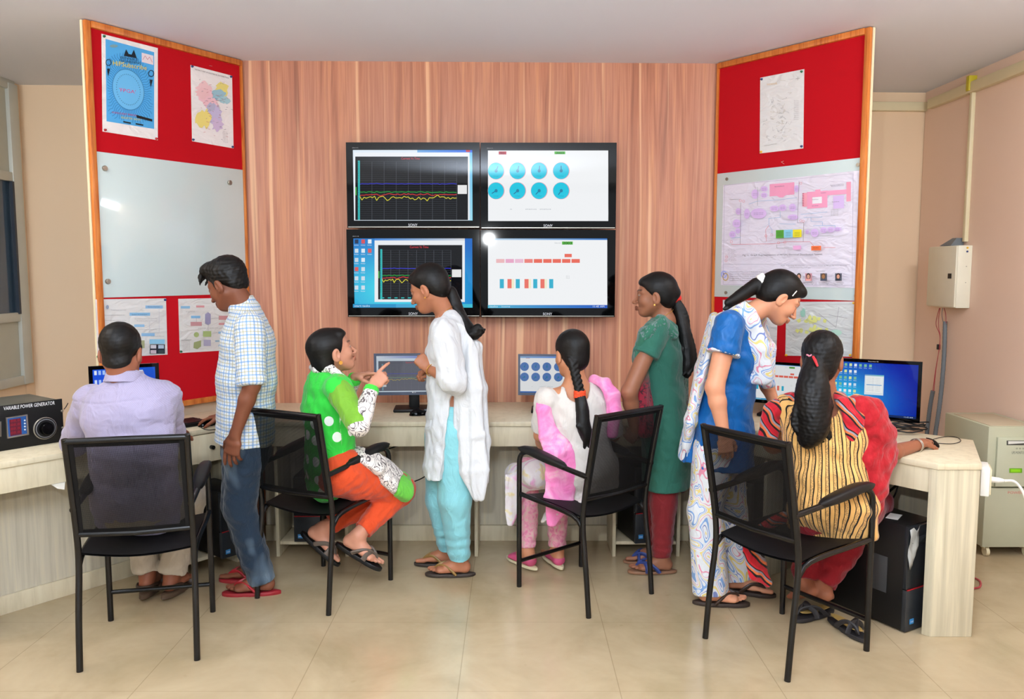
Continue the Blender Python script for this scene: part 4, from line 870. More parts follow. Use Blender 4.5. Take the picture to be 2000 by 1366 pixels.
pm3 = onz(1808, 868, DZ+.01)
mouse('mouse under the hand of the woman in yellow stripes', pm3[:2], 1.0)
def cable(name, label, pts, r, mat, it=3):
    return tag(MB().tube(smooth_path(pts, it), r, 8).build(name, mat, None, smooth=True), label, 'cable')
z_ = DZ+.004
cable('mouse_cable', 'thin black cable looping from the left desk mouse over the desk edge', [pm+[.0, .03, -.006], onz(385, 822, z_), onz(392, 817, z_), onz(380, 820, z_), onz(398, 842, z_)+[0, -.004, 0], (fl+dl*.16-nL2*.01).tolist()+[DZ-.01], (fl+dl*.15-nL2*.02).tolist()+[DZ-.10], (fl+dl*.17-nL2*.02).tolist()+[DZ-.2]], .0022, BLACKM)
cable('mouse_cable', 'thin dark mouse cable curling on the right desk end', [pm3+[0, .03, 0], onz(1840, 853, z_), onz(1868, 853, z_), onz(1880, 862, z_), onz(1862, 868, z_), onz(1830, 866, z_)], .0018, BLACKM)
mc = onz(1762, 846, z_)
lp = MB(); r = random.Random(12)
for k in range(5):
    R0 = .075+.02*r.random(); ph = r.random()*3; pts = [mc+np.array([R0*1.35*math.cos(a)+.01*math.sin(3*a+ph), R0*.5*math.sin(a), .008+k*.009+.010*abs(math.sin(a*1.5+ph))]) for a in np.linspace(0, 5.6, 22)]
    lp.tube(pts, .0034, 8)
lp.tube(smooth_path([m5[1](-.02, .86, -.03), mc+[-.10, -.03, .05], mc+[-.02, -.05, .03], mc+[.05, 0, .02]], 3), .0034, 8)
tag(lp.build('coiled_cable', BLACKM, None, smooth=True), 'tangled coil of black cables lying under the large blue monitor', 'cable')
cable('desk_cable', 'black cable drooping under the desk behind the woman in green', [(-.86, 4.45, .61), (-.80, 4.40, .575), (-.72, 4.38, .57), (-.62, 4.36, .61), (-.60, 4.36, .612)], .004, BLACKM)
cable('desk_cable', 'black cable hanging under the centre desk left of the woman in white', [(-.45, 4.45, .60), (-.45, 4.46, .50), (-.46, 4.5, .42), (-.55, 4.55, .36), (-.66, 4.58, .34)], .0035, BLACKM)
kk = onp(1745, 945, (fr[0]+nR2[0]*.3, fr[1]+nR2[1]*.3, 0), np.array([nR2[0], nR2[1], 0]))
n3r = np.array([nR2[0], nR2[1], 0.]); P0r = np.array([fr[0]+nR2[0]*.24, fr[1]+nR2[1]*.24, 0])
cable('power_cable', 'black cable hanging under the right desk above the large tower', [onp(u, v, P0r, n3r) for u, v in ((1756, 935), (1752, 960), (1738, 985), (1732, 1010), (1730, 1035))], .004, BLACKM)
cable('power_cable', 'thick black cables running sideways below the right desk apron', [onp(u, v, P0r, n3r) for u, v in ((1762, 938), (1740, 958), (1718, 975), (1708, 990), (1716, 1000))], .006, BLACKM)
cable('phone_wire', 'thin dark wire behind the power generator beside the lavender sleeve', [gat(-.012, DZ+.15, -.01), gat(-.03, DZ+.155, -.03), gat(-.05, DZ+.17, -.05)], .002, BLACKM)
# loose paper below the left desk
pa = [onz(u, v, .612) for u, v in ((85, 938), (128, 934), (126, 957), (112, 955))]
tag(MB().add(pa+[p+[0, 0, .002] for p in pa], [(3, 2, 1, 0), (4, 5, 6, 7), (0, 1, 5, 4), (1, 2, 6, 5), (2, 3, 7, 6), (3, 0, 4, 7)]).build('paper_sheet', WHITEP), 'loose white paper poking out below the left desk apron', 'paper')
# ------------------------------------------------------------------ switch box, conduits
t = thing('switch_box', (XR, 5.3, 1.32), 'beige metal switch box mounted on the right wall', 'box')
MB().box((XR-.045, 5.295, 1.515), (.088, .35, .39)).build('body', BOXC, t, .004)
dr = MB().box((XR-.093, 5.295, 1.515), (.012, .34, .38)).build('door', plain('door_enamel', 'E2DDC8', .4), t, .003)
MB().box((XR-.101, 5.185, 1.52), (.006, .035, .032)).build('latch', BLACKM, dr)
for i, (z, c) in enumerate(((1.695, 'yellow'), (1.672, 'blue'))): MB().disc((XR-.035, 5.119, z), .006, (0, -1, 0), .004, 12).build('indicator', PIN[c], t)
for z in (1.58, 1.48): MB().disc((XR-.035, 5.119, z), .003, (0, -1, 0), .002, 10).build('screw', STEEL, t)
m = MB(); m.add([(XR-.085, 5.36, 1.712), (XR-.005, 5.36, 1.712), (XR-.005, 5.22, 1.712), (XR-.085, 5.22, 1.712), (XR-.05, 5.27, 1.76), (XR-.005, 5.27, 1.76), (XR-.005, 5.22, 1.76), (XR-.05, 5.22, 1.76)], [(0, 1, 2, 3), (7, 6, 5, 4), (0, 4, 5, 1), (1, 5, 6, 2), (2, 6, 7, 3), (3, 7, 4, 0)])
m.build('cable_gland', GREYP, t)
o = MB().box((XR-.012, 5.19, 2.20), (.024, .028, .93)).build('cable_trunking', CREAM, None, .002); tag(o, 'cream cable trunking running from the ceiling trim down to the switch box', 'trunking')
o = MB().box((XR-.024, 5.19, CZ-.075), (.05, .035, .09)).build('adhesive_tape', plain('yellow_tape', 'C8B828', .5), None, .002); tag(o, 'yellow tape wrapped on the ceiling trim above the trunking', 'tape')
wp = np.array([XR-.03, 0, 0]); wn = np.array([-1., 0, 0])
def onW(u, v, o=.03): return onp(u, v, np.array([XR-o, 0, 0]), wn)
def conduit(label, pts, r=.013):
    P = smooth_path([onW(*p) for p in pts], 2); m = MB(); Q = []; 
    for i in range(len(P)-1):
        for s_ in np.linspace(0, 1, 5)[:-1]: Q.append(P[i]*(1-s_)+P[i+1]*s_)
    m.tube(Q, [r*(1+.07*(i % 2)) for i in range(len(Q))], 12); tag(m.build('flexible_conduit', GREYP, None, smooth=True), label, 'conduit')
conduit('taller grey flexible conduit rising from the desk to the switch box', [(1846, 628), (1844, 700), (1838, 770), (1832, 815), (1826, 850), (1824, 900)])
conduit('shorter grey flexible conduit beside the taller one above the right desk', [(1822, 764), (1817, 790), (1812, 830), (1810, 850), (1809, 900)])
redw = plain('red_wire', 'B04048', .4)
for lab, pts in (('left red wire loop hanging below the switch box', [(1835, 602), (1830, 618), (1827, 636), (1836, 652), (1836, 676), (1833, 690), (1826, 730), (1822, 764)]), ('middle red wire hanging below the switch box', [(1836, 602), (1833, 622), (1833, 642), (1837, 655), (1834, 685), (1828, 720), (1824, 764)]), ('short red wire entering the taller grey conduit', [(1844, 602), (1847, 612), (1848, 632)])):
    cable('red_wire', lab, [onW(*p, .035) for p in pts], .0022, redw)
cable('grey_wire', 'short grey wire entering the taller conduit below the switch box', [onW(*p, .04) for p in ((1841, 602), (1839, 615), (1843, 634))], .002, GREYP)
o = MB().box(onW(1833, 678, .035), (.018, .02, .035)).build('wire_connector', BLACKM, None, .003); tag(o, 'small black connector joining the red wires', 'connector')
# ------------------------------------------------------------------ power supply cabinets by the right wall
t = thing('power_supply_cabinet', (2.72, 4.55, 0), 'beige power supply cabinet on casters by the right wall, behind the right desk', 'cabinet')
x0, x1, y0, y1 = 2.555, 2.845, 4.33, 4.78
MB().box(((x0+x1)/2, (y0+y1)/2, .22), (x1-x0, y1-y0, .33)).build('lower_cabinet', UPSM, t, .005)
MB().box(((x0+x1)/2, (y0+y1)/2, .555), (x1-x0-.004, y1-y0-.004, .33)).build('upper_cabinet', UPSM, t, .005)
MB().box(((x0+x1)/2-.01, (y0+y1)/2-.02, .7215), (x1-x0-.06, y1-y0-.08, .003)).build('top_sheet', plain('card_brown', 'BFAF93', .7), t, .0005)
fp = MB().box(((x0+x1)/2+.015, y0-.006, .53), (x1-x0-.06, .016, .27)).build('front_plate', plain('pale_olive_plate', 'BDBFA4', .4), t, .003)
def onU(u, v, o): return onp(u, v, (0, y0-o, 0), np.array([0, -1., 0]))
cv = Canvas((0, y0-.0145, 0), (0, -1, 0), .0003)
cv.rect(1966, 861, 2000, 870, '4A4A44'); cv.poly([(1969, 862), (2000, 862), (2000, 866), (1969, 868)], 'D8D8D0'); cv.text('UPS MONITOR', 1976, 887, 26, 5, '5A5A5A'); cv.text('o o o', 1984, 878, 16, 3, '5A5A5A'); cv.rect(1971, 915, 1996, 924, '6CA818'); cv.rect(1974, 917, 1993, 922, '8AD020'); cv.text('POWER', 1968, 965, 30, 5, 'C86060')
cv.build('panel_marks', PRINT, fp)
for x in (x0+.035, x1-.035):
    for y in (y0+.035, y1-.035):
        c_ = MB(); c_.disc((x-.008, y-.01, .026), .025, (1, 0, 0), .018, 18); c_.box((x, y, .048), (.03, .03, .012)); c_.build('caster', CREAM, t, smooth=True)
MB().box((x0-.001, (y0+y1)/2-.1, .40), (.003, .06, .02)).build('side_handle', UPSM, t)
# socket box on the desk end and its white plug lead
sp = frD*.72+frE*.28
nS = np.array([.9, -.44]); nS /= np.linalg.norm(nS)
t = thing('socket_box', (sp[0]+.03, sp[1], .6), 'white wall socket box screwed to the side of the right desk', 'socket')
uu = math.atan2((frE-frD)[1], (frE-frD)[0])
MB().box((sp[0]+nS[0]*.022, sp[1]+nS[1]*.022, .655), (.13, .035, .125), uu).build('back_box', WHITEP, t, .005)
MB().box((sp[0]+nS[0]*.043, sp[1]+nS[1]*.043, .655), (.115, .006, .11), uu).build('face_plate', CREAM, t, .002)
s0 = np.array([sp[0]+nS[0]*.046, sp[1]+nS[1]*.046, .655])
pl_ = MB(); pl_.tube([s0, s0+[nS[0]*.03, nS[1]*.03, 0], s0+[nS[0]*.05, nS[1]*.05, 0]], [.013, .012, .007], 12); 
pl_.tube(smooth_path([s0+[nS[0]*.05, nS[1]*.05, 0], s0+[.10, -.02, -.0], s0+[.15, -.02, -.08], s0+[.20, .0, -.25], s0+[.25, .0, -.42], s0+[.36, 0., -.60], s0+[.45, .02, -.645]], 3), .006, 10)
tag(pl_.build('power_lead', WHITEP, None, smooth=True), 'white plug and lead running down from the desk socket to the right', 'cable')
tag(MB().tube(smooth_path([onz(1905, 1130, .006), onz(1916, 1136, .006), onz(1915, 1148, .006), onz(1900, 1150, .006)], 2), .005, 8).build('red_wire', redw, None, smooth=True), 'short red wire on the floor behind the right desk end panel', 'cable')
# ------------------------------------------------------------------ people toolkit: signed-distance bodies meshed with surface nets
def nz(v): v = np.array(v, float); return v/(np.linalg.norm(v)+1e-12)
class Sdf:
    def __init__(s, lo, hi, res):
        s.lo = np.array(lo, float); s.res = res; s.n = np.ceil((np.array(hi)-s.lo)/res).astype(int)+1; s.F = np.full(s.n, .5, np.float32)
        s.ax = [(s.lo[i]+res*np.arange(s.n[i])).astype(np.float32) for i in range(3)]
    def box(s, lo, hi):
        a = np.maximum(0, np.floor((np.array(lo)-s.lo)/s.res).astype(int)); b = np.minimum(s.n, np.ceil((np.array(hi)-s.lo)/s.res).astype(int)+1)
        if (b <= a).any(): return None
        return tuple(slice(int(x), int(y)) for x, y in zip(a, b))
    def pts(s, sl): return s.ax[0][sl[0]][:, None, None], s.ax[1][sl[1]][None, :, None], s.ax[2][sl[2]][None, None, :]
    def put(s, prim, k=.01, op='u'):
        fn, lo, hi = prim; sl = s.box(np.array(lo)-k-.012, np.array(hi)+k+.012)
        if sl is None: return s
        d = fn(*s.pts(sl)).astype(np.float32); A = s.F[sl]
        if op == 'u': h = np.maximum(k-np.abs(A-d), 0)/max(k, 1e-6); s.F[sl] = np.minimum(A, d)-h*h*k*.25
        elif op == 's': d = -d; h = np.maximum(k-np.abs(A-d), 0)/max(k, 1e-6); s.F[sl] = np.maximum(A, d)+h*h*k*.25
        return s
    def mesh(s, name, mat, smooth=1, disp=None):
        F = s.F; I = F < 0
        n = np.array(F.shape)
        c = np.zeros(tuple(n-1), np.uint8)
        for dx in (0, 1):
            for dy in (0, 1):
                for dz in (0, 1): c += I[dx:n[0]-1+dx, dy:n[1]-1+dy, dz:n[2]-1+dz]
        cell = (c > 0) & (c < 8); idx = np.argwhere(cell)
        vid = np.full(cell.shape, -1, np.int32); vid[tuple(idx.T)] = np.arange(len(idx))
        acc = np.zeros((len(idx), 3)); cnt = np.zeros(len(idx))
        cor = [(x, y, z) for x in (0, 1) for y in (0, 1) for z in (0, 1)]
        val = {q: F[idx[:, 0]+q[0], idx[:, 1]+q[1], idx[:, 2]+q[2]].astype(float) for q in cor}
        for q in cor:
            for a in range(3):
                if q[a]: continue
                q2 = tuple(1 if i == a else q[i] for i in range(3)); A, B = val[q], val[q2]; m = (A < 0) != (B < 0)
                t = A[m]/(A[m]-B[m]); p = np.tile(np.array(q, float), (m.sum(), 1)); p[:, a] += t; acc[m] += p; cnt[m] += 1
        V = s.lo+(idx+acc/cnt[:, None])*s.res
        Q = []
        for a in range(3):
            b, c2 = (a+1) % 3, (a+2) % 3
            sl0 = [slice(1, n[i]-1) for i in range(3)]; sl0[a] = slice(0, n[a]-1); sl1 = list(sl0); sl1[a] = slice(1, n[a])
            x0, x1 = I[tuple(sl0)], I[tuple(sl1)]; e = np.argwhere(x0 != x1)
            st = x0[tuple(e.T)]; off_ = np.ones(3, int); off_[a] = 0; e = e+off_
            def g(db, dc): w_ = e.copy(); w_[:, b] -= db; w_[:, c2] -= dc; return vid[tuple(w_.T)]
            q = np.stack([g(1, 1), g(0, 1), g(0, 0), g(1, 0)], 1); q[~st] = q[~st][:, ::-1]; Q.append(q)
        Q = np.concatenate(Q); Q = Q[(Q >= 0).all(1)]
        for _ in range(smooth):
            S = np.zeros_like(V); C = np.zeros(len(V))
            for i in range(4):
                a, b = Q[:, i], Q[:, (i+1) % 4]
                for k in range(3): S[:, k] += np.bincount(a, V[b, k], len(V)); S[:, k] += np.bincount(b, V[a, k], len(V))
                C += np.bincount(a, minlength=len(V))+np.bincount(b, minlength=len(V))
            V = V*.45+.55*S/C[:, None]
        if disp is not None:
            fn = np.cross(V[Q[:, 2]]-V[Q[:, 0]], V[Q[:, 3]]-V[Q[:, 1]]); N = np.zeros_like(V)
            for i in range(4):
                for k in range(3): N[:, k] += np.bincount(Q[:, i], fn[:, k], len(V))
            N /= np.linalg.norm(N, axis=1)[:, None]+1e-12; V = V+N*disp(V, N)[:, None]
        # keep the largest connected surface
        lab = np.arange(len(V)); E = np.concatenate([Q[:, [0, 1]], Q[:, [1, 2]], Q[:, [2, 3]], Q[:, [3, 0]]])
        for _ in range(400):
            m = np.minimum(lab[E[:, 0]], lab[E[:, 1]]); L2 = lab.copy(); np.minimum.at(L2, E[:, 0], m); np.minimum.at(L2, E[:, 1], m); L2 = L2[L2]
            if (L2 == lab).all(): break
            lab = L2
        cts = np.bincount(lab); keep = cts[lab] > 150; qk = keep[Q].all(1); Q = Q[qk]; rm = np.cumsum(keep)-1; V = V[keep]; Q = rm[Q]
        me = bpy.data.meshes.new(name); me.vertices.add(len(V)); me.vertices.foreach_set('co', V.astype(np.float32).ravel())
        me.loops.add(len(Q)*4); me.loops.foreach_set('vertex_index', Q.astype(np.int32).ravel())
        me.polygons.add(len(Q)); me.polygons.foreach_set('loop_start', np.arange(0, len(Q)*4, 4, dtype=np.int32)); me.polygons.foreach_set('loop_total', np.full(len(Q), 4, np.int32))
        me.polygons.foreach_set('use_smooth', np.ones(len(Q), bool)); me.materials.append(mat); me.update(calc_edges=True)
        return me, V
def att(me, name, data, kind='FLOAT_COLOR'):
    a = me.attributes.new(name, kind, 'POINT'); a.data.foreach_set({'FLOAT_COLOR': 'color', 'FLOAT_VECTOR': 'vector', 'FLOAT': 'value'}[kind], np.ascontiguousarray(data, np.float32).ravel())
# primitives: (fn, lo, hi)
def cone(a, b, ra, rb, cut=None):
    a, b = np.array(a, float), np.array(b, float); ab = b-a; L2 = ab@ab+1e-12; R = max(ra, rb)
    def f(x, y, z):
        t = ((x-a[0])*ab[0]+(y-a[1])*ab[1]+(z-a[2])*ab[2])/L2; tc = np.clip(t, 0, 1)
        d = np.sqrt((x-a[0]-tc*ab[0])**2+(y-a[1]-tc*ab[1])**2+(z-a[2]-tc*ab[2])**2)-(ra+(rb-ra)*tc)
        if cut: L = math.sqrt(L2); d = np.maximum(d, (t-1)*L) if 'e' in cut else d; d = np.maximum(d, -t*L) if 's' in cut else d
        return d
    return f, np.minimum(a, b)-R, np.maximum(a, b)+R
def ellip(c, R, r):
    """c centre; R 3x3 rows = axes; r radii"""
    c = np.array(c, float); R = np.array(R, float); m = min(r)
    def f(x, y, z):
        X, Y, Z = x-c[0], y-c[1], z-c[2]
        q = [(X*R[i][0]+Y*R[i][1]+Z*R[i][2]) for i in range(3)]
        k0 = np.sqrt(sum((q[i]/r[i])**2 for i in range(3))); k1 = np.sqrt(sum((q[i]/r[i]**2)**2 for i in range(3)))+1e-9
        return k0*(k0-1)/k1
    h = max(r); return f, c-h, c+h
def ecap(a, b, side, ra, rb, cut=None, pw=2.0):
    """elliptic tapered capsule; ra=(side radius, depth radius) at a"""
    a, b = np.array(a, float), np.array(b, float); w = b-a; L = np.linalg.norm(w)+1e-9; w = w/L; s_ = nz(np.array(side)-w*np.dot(side, w)); fv = np.cross(w, s_)
    def f(x, y, z):
        X, Y, Z = x-a[0], y-a[1], z-a[2]; tw = X*w[0]+Y*w[1]+Z*w[2]; t = np.clip(tw/L, 0, 1); qs = X*s_[0]+Y*s_[1]+Z*s_[2]; qf = X*fv[0]+Y*fv[1]+Z*fv[2]; qw = tw-t*L
        rx = ra[0]+(rb[0]-ra[0])*t; ry = ra[1]+(rb[1]-ra[1])*t; rw = np.minimum(rx, ry)
        if pw == 2.0: k0 = np.sqrt((qs/rx)**2+(qf/ry)**2+(qw/rw)**2)
        else: k0 = (np.abs(qs/rx)**pw+np.abs(qf/ry)**pw+np.abs(qw/rw)**pw)**(1/pw)
        k1 = np.sqrt((qs/rx**2)**2+(qf/ry**2)**2+(qw/rw**2)**2)+1e-6
        d = np.where(k0 < .25, (k0-1)*rw, k0*(k0-1)/k1) if pw == 2.0 else (k0-1)*np.minimum(rx, ry)
        if cut: d = np.maximum(d, tw-L) if 'e' in cut else d; d = np.maximum(d, -tw) if 's' in cut else d
        return d
    R = max(*ra, *rb); return f, np.minimum(a, b)-R, np.maximum(a, b)+R
def plane_cut(p0, n, lo, hi):
    """region on the side n points to (used with op 's')"""
    p0, n = np.array(p0, float), nz(n); return (lambda x, y, z: -((x-p0[0])*n[0]+(y-p0[1])*n[1]+(z-p0[2])*n[2])+0*x+0*y+0*z), np.array(lo), np.array(hi)
def loft(S, st, k=.02, cut='', pw=2.0):
    """st: list of (centre, side, rx, ry) joined as one smooth tapered form"""
    for i in range(len(st)-1):
        (a, sa, ax, ay), (b, sb, bx, by) = st[i], st[i+1]; cc = ('s' if i == 0 and 's' in cut else '')+('e' if i == len(st)-2 and 'e' in cut else '')
        S.put(ecap(a, b, np.array(sa)+np.array(sb), (ax, ay), (bx, by), cc or None, pw), k)
class Head:
    """local frame: x right, y forward, z up; origin between the ears at eye level"""
    def __init__(s, u, v, y, yaw, pitch, roll=0, sc=1.0):
        s.O = ony(u, v, y); a, p = math.radians(yaw), math.radians(pitch); s.f = np.array([math.cos(a)*math.cos(p), math.sin(a)*math.cos(p), -math.sin(p)])
        r0 = np.array([math.sin(a), -math.cos(a), 0]); u0 = np.cross(r0, s.f); ro = math.radians(roll); s.r = r0*math.cos(ro)+u0*math.sin(ro); s.u = np.cross(s.r, s.f); s.s = sc
        s.R = np.array([s.r, s.f, s.u])
    def P(s, x, y, z): return s.O+(s.r*x+s.f*y+s.u*z)*s.s
    def E(s, c, r, rot=0): 
        R = s.R
        if rot: a = math.radians(rot); R = np.array([s.r, s.f*math.cos(a)+s.u*math.sin(a), -s.f*math.sin(a)+s.u*math.cos(a)])
        return ellip(s.P(*c), R, [q*s.s for q in r])
    def C(s, a, b, ra, rb): return cone(s.P(*a), s.P(*b), ra*s.s, rb*s.s)
    def loc(s, V): return ((V-s.O)@s.R.T)/s.s
    def sculpt(s, S, male=False, smile=0):
        S.put(s.E((0, -.014, .034), (.071, .090, .078)), .02)
        S.put(s.E((0, .026, -.022), (.058, .060, .080)), .03)
        S.put(s.E((0, .054, -.088), (.026+.004*male, .026, .020+.003*male)), .03)
        for x in (-1, 1):
            S.put(s.C((x*.053, -.004, -.045), (x*.022, .052, -.086), .016+.003*male, .014), .03)
            S.put(s.E((x*.040, .052, -.030), (.020, .022, .022)), .02)          # cheek
            S.put(s.C((x*.046, .058, .016), (x*.012, .081, .018), .008, .009), .014)   # brow ridge
            S.put(s.E((x*.031, .094, .001), (.019, .014, .0105)), .014, 's')        # socket
            S.put(s.E((x*.031, .0690, .0), (.0135, .0135, .0125)), .003)           # eye and lids
            S.put(s.E((x*.076, -.012, -.014), (.011, .020, .033), -12), .008)       # ear
            S.put(s.E((x*.084, -.004, -.010), (.007, .009, .017), -12), .005, 's')
            S.put(s.E((x*.076, -.006, -.038), (.006, .009, .009)), .004)
        S.put(s.C((0, .080, .006), (0, .106, -.036), .0065, .0085), .012); S.put(s.E((0, .105, -.038), (.0095, .0095, .008)), .006)
        for x in (-1, 1): S.put(s.E((x*.0125, .095, -.041), (.0065, .010, .0065)), .005)
        for x in (-1, 1):
            S.put(s.C((0, .0935, -.0615), (x*.021, .081, -.0645+smile*.004), .0062, .0035), .005); S.put(s.C((0, .0915, -.0725), (x*.018, .081, -.069+smile*.004), .0072, .0035), .005)
    def paint(s, V, skin, lips=None, brow=(18, 12, 10)):
        """natural colouring of face features (albedo only)"""
        L = s.loc(V); sk = np.array(lin(skin)); col = np.tile(sk, (len(V), 1)); ax = np.abs(L[:, 0]); near = np.abs(L).max(1) < .14
        lp = np.array(lin(lips or tuple(int(c*.78) if i else int(c*.86) for i, c in enumerate(skin))))
        def soft(d, w=.0018): return np.clip(.5-d/w/2, 0, 1)[:, None]
        def over(c, m): nonlocal col; col = col*(1-m)+np.array(c)*m
        d = np.sqrt(((ax-.0)/.021)**2+((L[:, 2]+.067)/.0105)**2)-1; m = soft(d*.009)*(L[:, 1] > .070)[:, None]*near[:, None]; over(lp, m)
        bz = .021+.006*np.sin(np.clip((ax-.012)/.038, 0, 1)*math.pi*.8); d = np.maximum(np.abs(L[:, 2]-bz)-.0035, np.maximum(.012-ax, ax-.049)); over(np.array(lin(brow)), soft(d, .003)*(L[:, 1] > .03)[:, None]*near[:, None]*.85)
        e = np.stack([ax-.031, L[:, 2]-.0], 1); d = np.sqrt((e[:, 0]/.0125)**2+(e[:, 1]/.0038)**2)-1; fr_ = (L[:, 1] > .06)[:, None]*near[:, None]
        over(np.array(lin((30, 20, 18))), soft((d-.22)*.006)*fr_); over(np.array(lin((176, 162, 152))), soft(d*.006)*fr_)
        over(np.array(lin((35, 20, 14))), soft(np.sqrt(e[:, 0]**2+e[:, 1]**2)-.0058)*soft(d*.006)*fr_)
        return col
def hand(S, W, d, n, thumb, curl=(25, 30, 35, 40), sc=1.0, thumb_in=.3, spread=1.0, straight=None):
    """W wrist, d finger direction, n palm normal (palm faces n), thumb=+1/-1 picks side"""
    d = nz(d); n = nz(np.array(n)-d*np.dot(n, d)); t = np.cross(d, n)*thumb; W = np.array(W, float)
    S.put(ecap(W-d*.01*sc, W+d*.035*sc, t, (.023*sc, .017*sc), (.034*sc, .015*sc)), .012); S.put(ecap(W+d*.035*sc, W+d*.078*sc, t, (.036*sc, .015*sc), (.036*sc, .0115*sc)), .010)
    for i, (o, L) in enumerate(zip((.029, .0095, -.0095, -.0275), (.070, .077, .071, .055))):
        p = W+(d*(.080-.005*abs(i-1))+t*o)*sc; a = 0; dd = nz(d+t*o*1.2*spread)
        for j, (fr_, r0, r1) in enumerate(((.45, .0088, .0080), (.30, .0080, .0074), (.25, .0074, .0060))):
            a += math.radians(curl[i])*(1.0 if j < 2 else .8); v = dd*math.cos(a)+n*math.sin(a); q = p+v*L*fr_*sc; k = .92 if i == 3 else 1
            S.put(cone(p, q, r0*sc*k, r1*sc*k), .0035); p = q
    p = W+(d*.022+t*.022+n*.004)*sc; v = nz(t*(1-thumb_in)+d*.75+n*(.15+thumb_in)); S.put(cone(p, p+v*.040*sc, .014*sc, .0105*sc), .010)
    p = p+v*.040*sc; v = nz(t*(.6-thumb_in)+d*.95+n*(.2+thumb_in)); q = p+v*.028*sc; S.put(cone(p, q, .0105*sc, .0095*sc), .004); v = nz(t*(.3-thumb_in)+d+n*(.25+thumb_in)); S.put(cone(q, q+v*.024*sc, .0095*sc, .0075*sc), .004)
def foot(S, A, d, up=(0, 0, 1), sc=1.0, side=1, toes=True):
    """A ankle joint (.078 above the sole); d toe direction; side=+1 left foot (big toe to the right)"""
    up = nz(up); d = nz(np.array(d)-up*np.dot(d, up)); t = np.cross(d, up)*side; A = np.array(A, float)
    S.put(cone(A, A-d*.028*sc-up*.046*sc, .036*sc, .031*sc), .02); S.put(ecap(A-up*.025*sc, A+d*.075*sc-up*.048*sc, t, (.032*sc, .034*sc), (.038*sc, .026*sc)), .02); S.put(ecap(A-d*.03*sc-up*.058*sc, A+d*.115*sc-up*.061*sc, t, (.028*sc, .018*sc), (.043*sc, .016*sc)), .02)
    if toes:
        for i, (o, L, r) in enumerate(((.030, .040, .0125), (.011, .042, .0090), (-.005, .036, .0085), (-.020, .029, .0080), (-.033, .021, .0078))):
            p = A+(d*(.128-.010*i)+t*o-up*(.0655))*sc; S.put(cone(p, p+(d*L-up*.001)*sc, r*sc, r*.92*sc), .005)
def sole_mesh(A, d, side, sc=1.0, th=.016, z=0.0, up=(0, 0, 1)):
    up = nz(up); d = nz(np.array(d)-up*np.dot(d, up)); t = np.cross(d, up)*side; A = np.array(A, float); m = MB(); out = []
    for k in range(28):
        a = 2*math.pi*k/28; y = math.cos(a); x = math.sin(a); w_ = .034+.011*max(0, y)-.004*max(0, -y); out.append((x*w_*(1-.10*(abs(y) < .35))+(.006 if y > 0 else 0), .050+.132*y))
    n_ = len(out); base = A-up*.078*sc
    rings = []
    for h, g in ((-th, .96), (-th+.003, 1.), (-.002, 1.), (0, .965)): rings.append([base+(t*x*g+d*(.05+(y-.05)*g))*sc+up*h for x, y in out])
    m.add([p for r_ in rings for p in r_], [(i*n_+k, i*n_+(k+1) % n_, (i+1)*n_+(k+1) % n_, (i+1)*n_+k) for i in range(3) for k in range(n_)]+[tuple(range(n_))[::-1], tuple(3*n_+k for k in range(n_))])
    return m
def thong(A, d, side, sc=1.0, up=(0, 0, 1), r=.005, cross=False):
    up = nz(up); d = nz(np.array(d)-up*np.dot(d, up)); t = np.cross(d, up)*side; A = np.array(A, float); m = MB()
    def Q(x, y, z): return A+(t*x+d*y+up*z)*sc
    toe = Q(.020, .135, -.075)
    for x in (-1, 1): m.tube(smooth_path([toe, Q(.018, .118, -.046), Q(x*.030+.004, .075, -.030), Q(x*.043+.002, .035, -.060), Q(x*.040, .020, -.078)], 2), r, 8, flat=1.6)
    if cross: m.tube(smooth_path([Q(-.047, .085, -.078), Q(-.036, .09, -.048), Q(0, .095, -.034), Q(.036, .10, -.045), Q(.048, .10, -.078)], 2), r, 8, flat=1.8)
    return m
def segcoords(V, segs):
    """wrap-around cloth coordinates: (arc length around, distance along) of the nearest axis segment"""
    best = None; U = np.zeros((len(V), 3))
    for (a, b, r, sd) in segs:
        a, b = np.array(a, float), np.array(b, float); w = nz(b-a); L = np.linalg.norm(b-a); q = V-a; tw = q@w; t = np.clip(tw, 0, L); c = a+t[:, None]*w; d = np.linalg.norm(V-c, axis=1)/r
        s_ = nz(np.array(sd)-w*np.dot(sd, w)); fv = np.cross(w, s_); ang = np.arctan2(q@fv, q@s_)
        u = np.stack([ang*r, tw, np.full(len(V), r)], 1); m = d < (best if best is not None else 1e9) if best is not None else np.ones(len(V), bool)
        U[m] = u[m]; best = d if best is None else np.minimum(best, d)
    return U
def nse(V, f, seed=0):
    r = np.random.default_rng(seed); o = 0
    for k in range(5): a = r.normal(size=3)*f*(1+.35*k); o = o+np.sin(V@a+r.uniform(0, 6.28)+1.3*np.sin(V@(r.normal(size=3)*f*.6)))/(1+.4*k)
    return o/2.6
def folds(amp=.004, f=16, dirv=(0, 0, 1), seed=1, stretch=.22):
    """soft cloth folds that run along dirv"""
    dv = nz(dirv)
    def g(V, N=None): W_ = V-np.outer(V@dv, dv)*(1-stretch); return amp*nse(W_, f, seed)
    return g
def mat_skin(c, name):
    k = NT(name); n = k.noise(k.oc(), 60, 2); a = k.attr('Col').outputs['Color']
    k.color(k.mix(k.math('MULTIPLY', n, .14), a, lin(tuple(int(x*.75) for x in c)))); k.set(Roughness=.48, Specular_IOR_Level=.35); k.b.inputs['Subsurface Weight'].default_value = .08; k.b.inputs['Subsurface Scale'].default_value = .01
    k.b.inputs['Subsurface Radius'].default_value = (1, .35, .2); return k.m
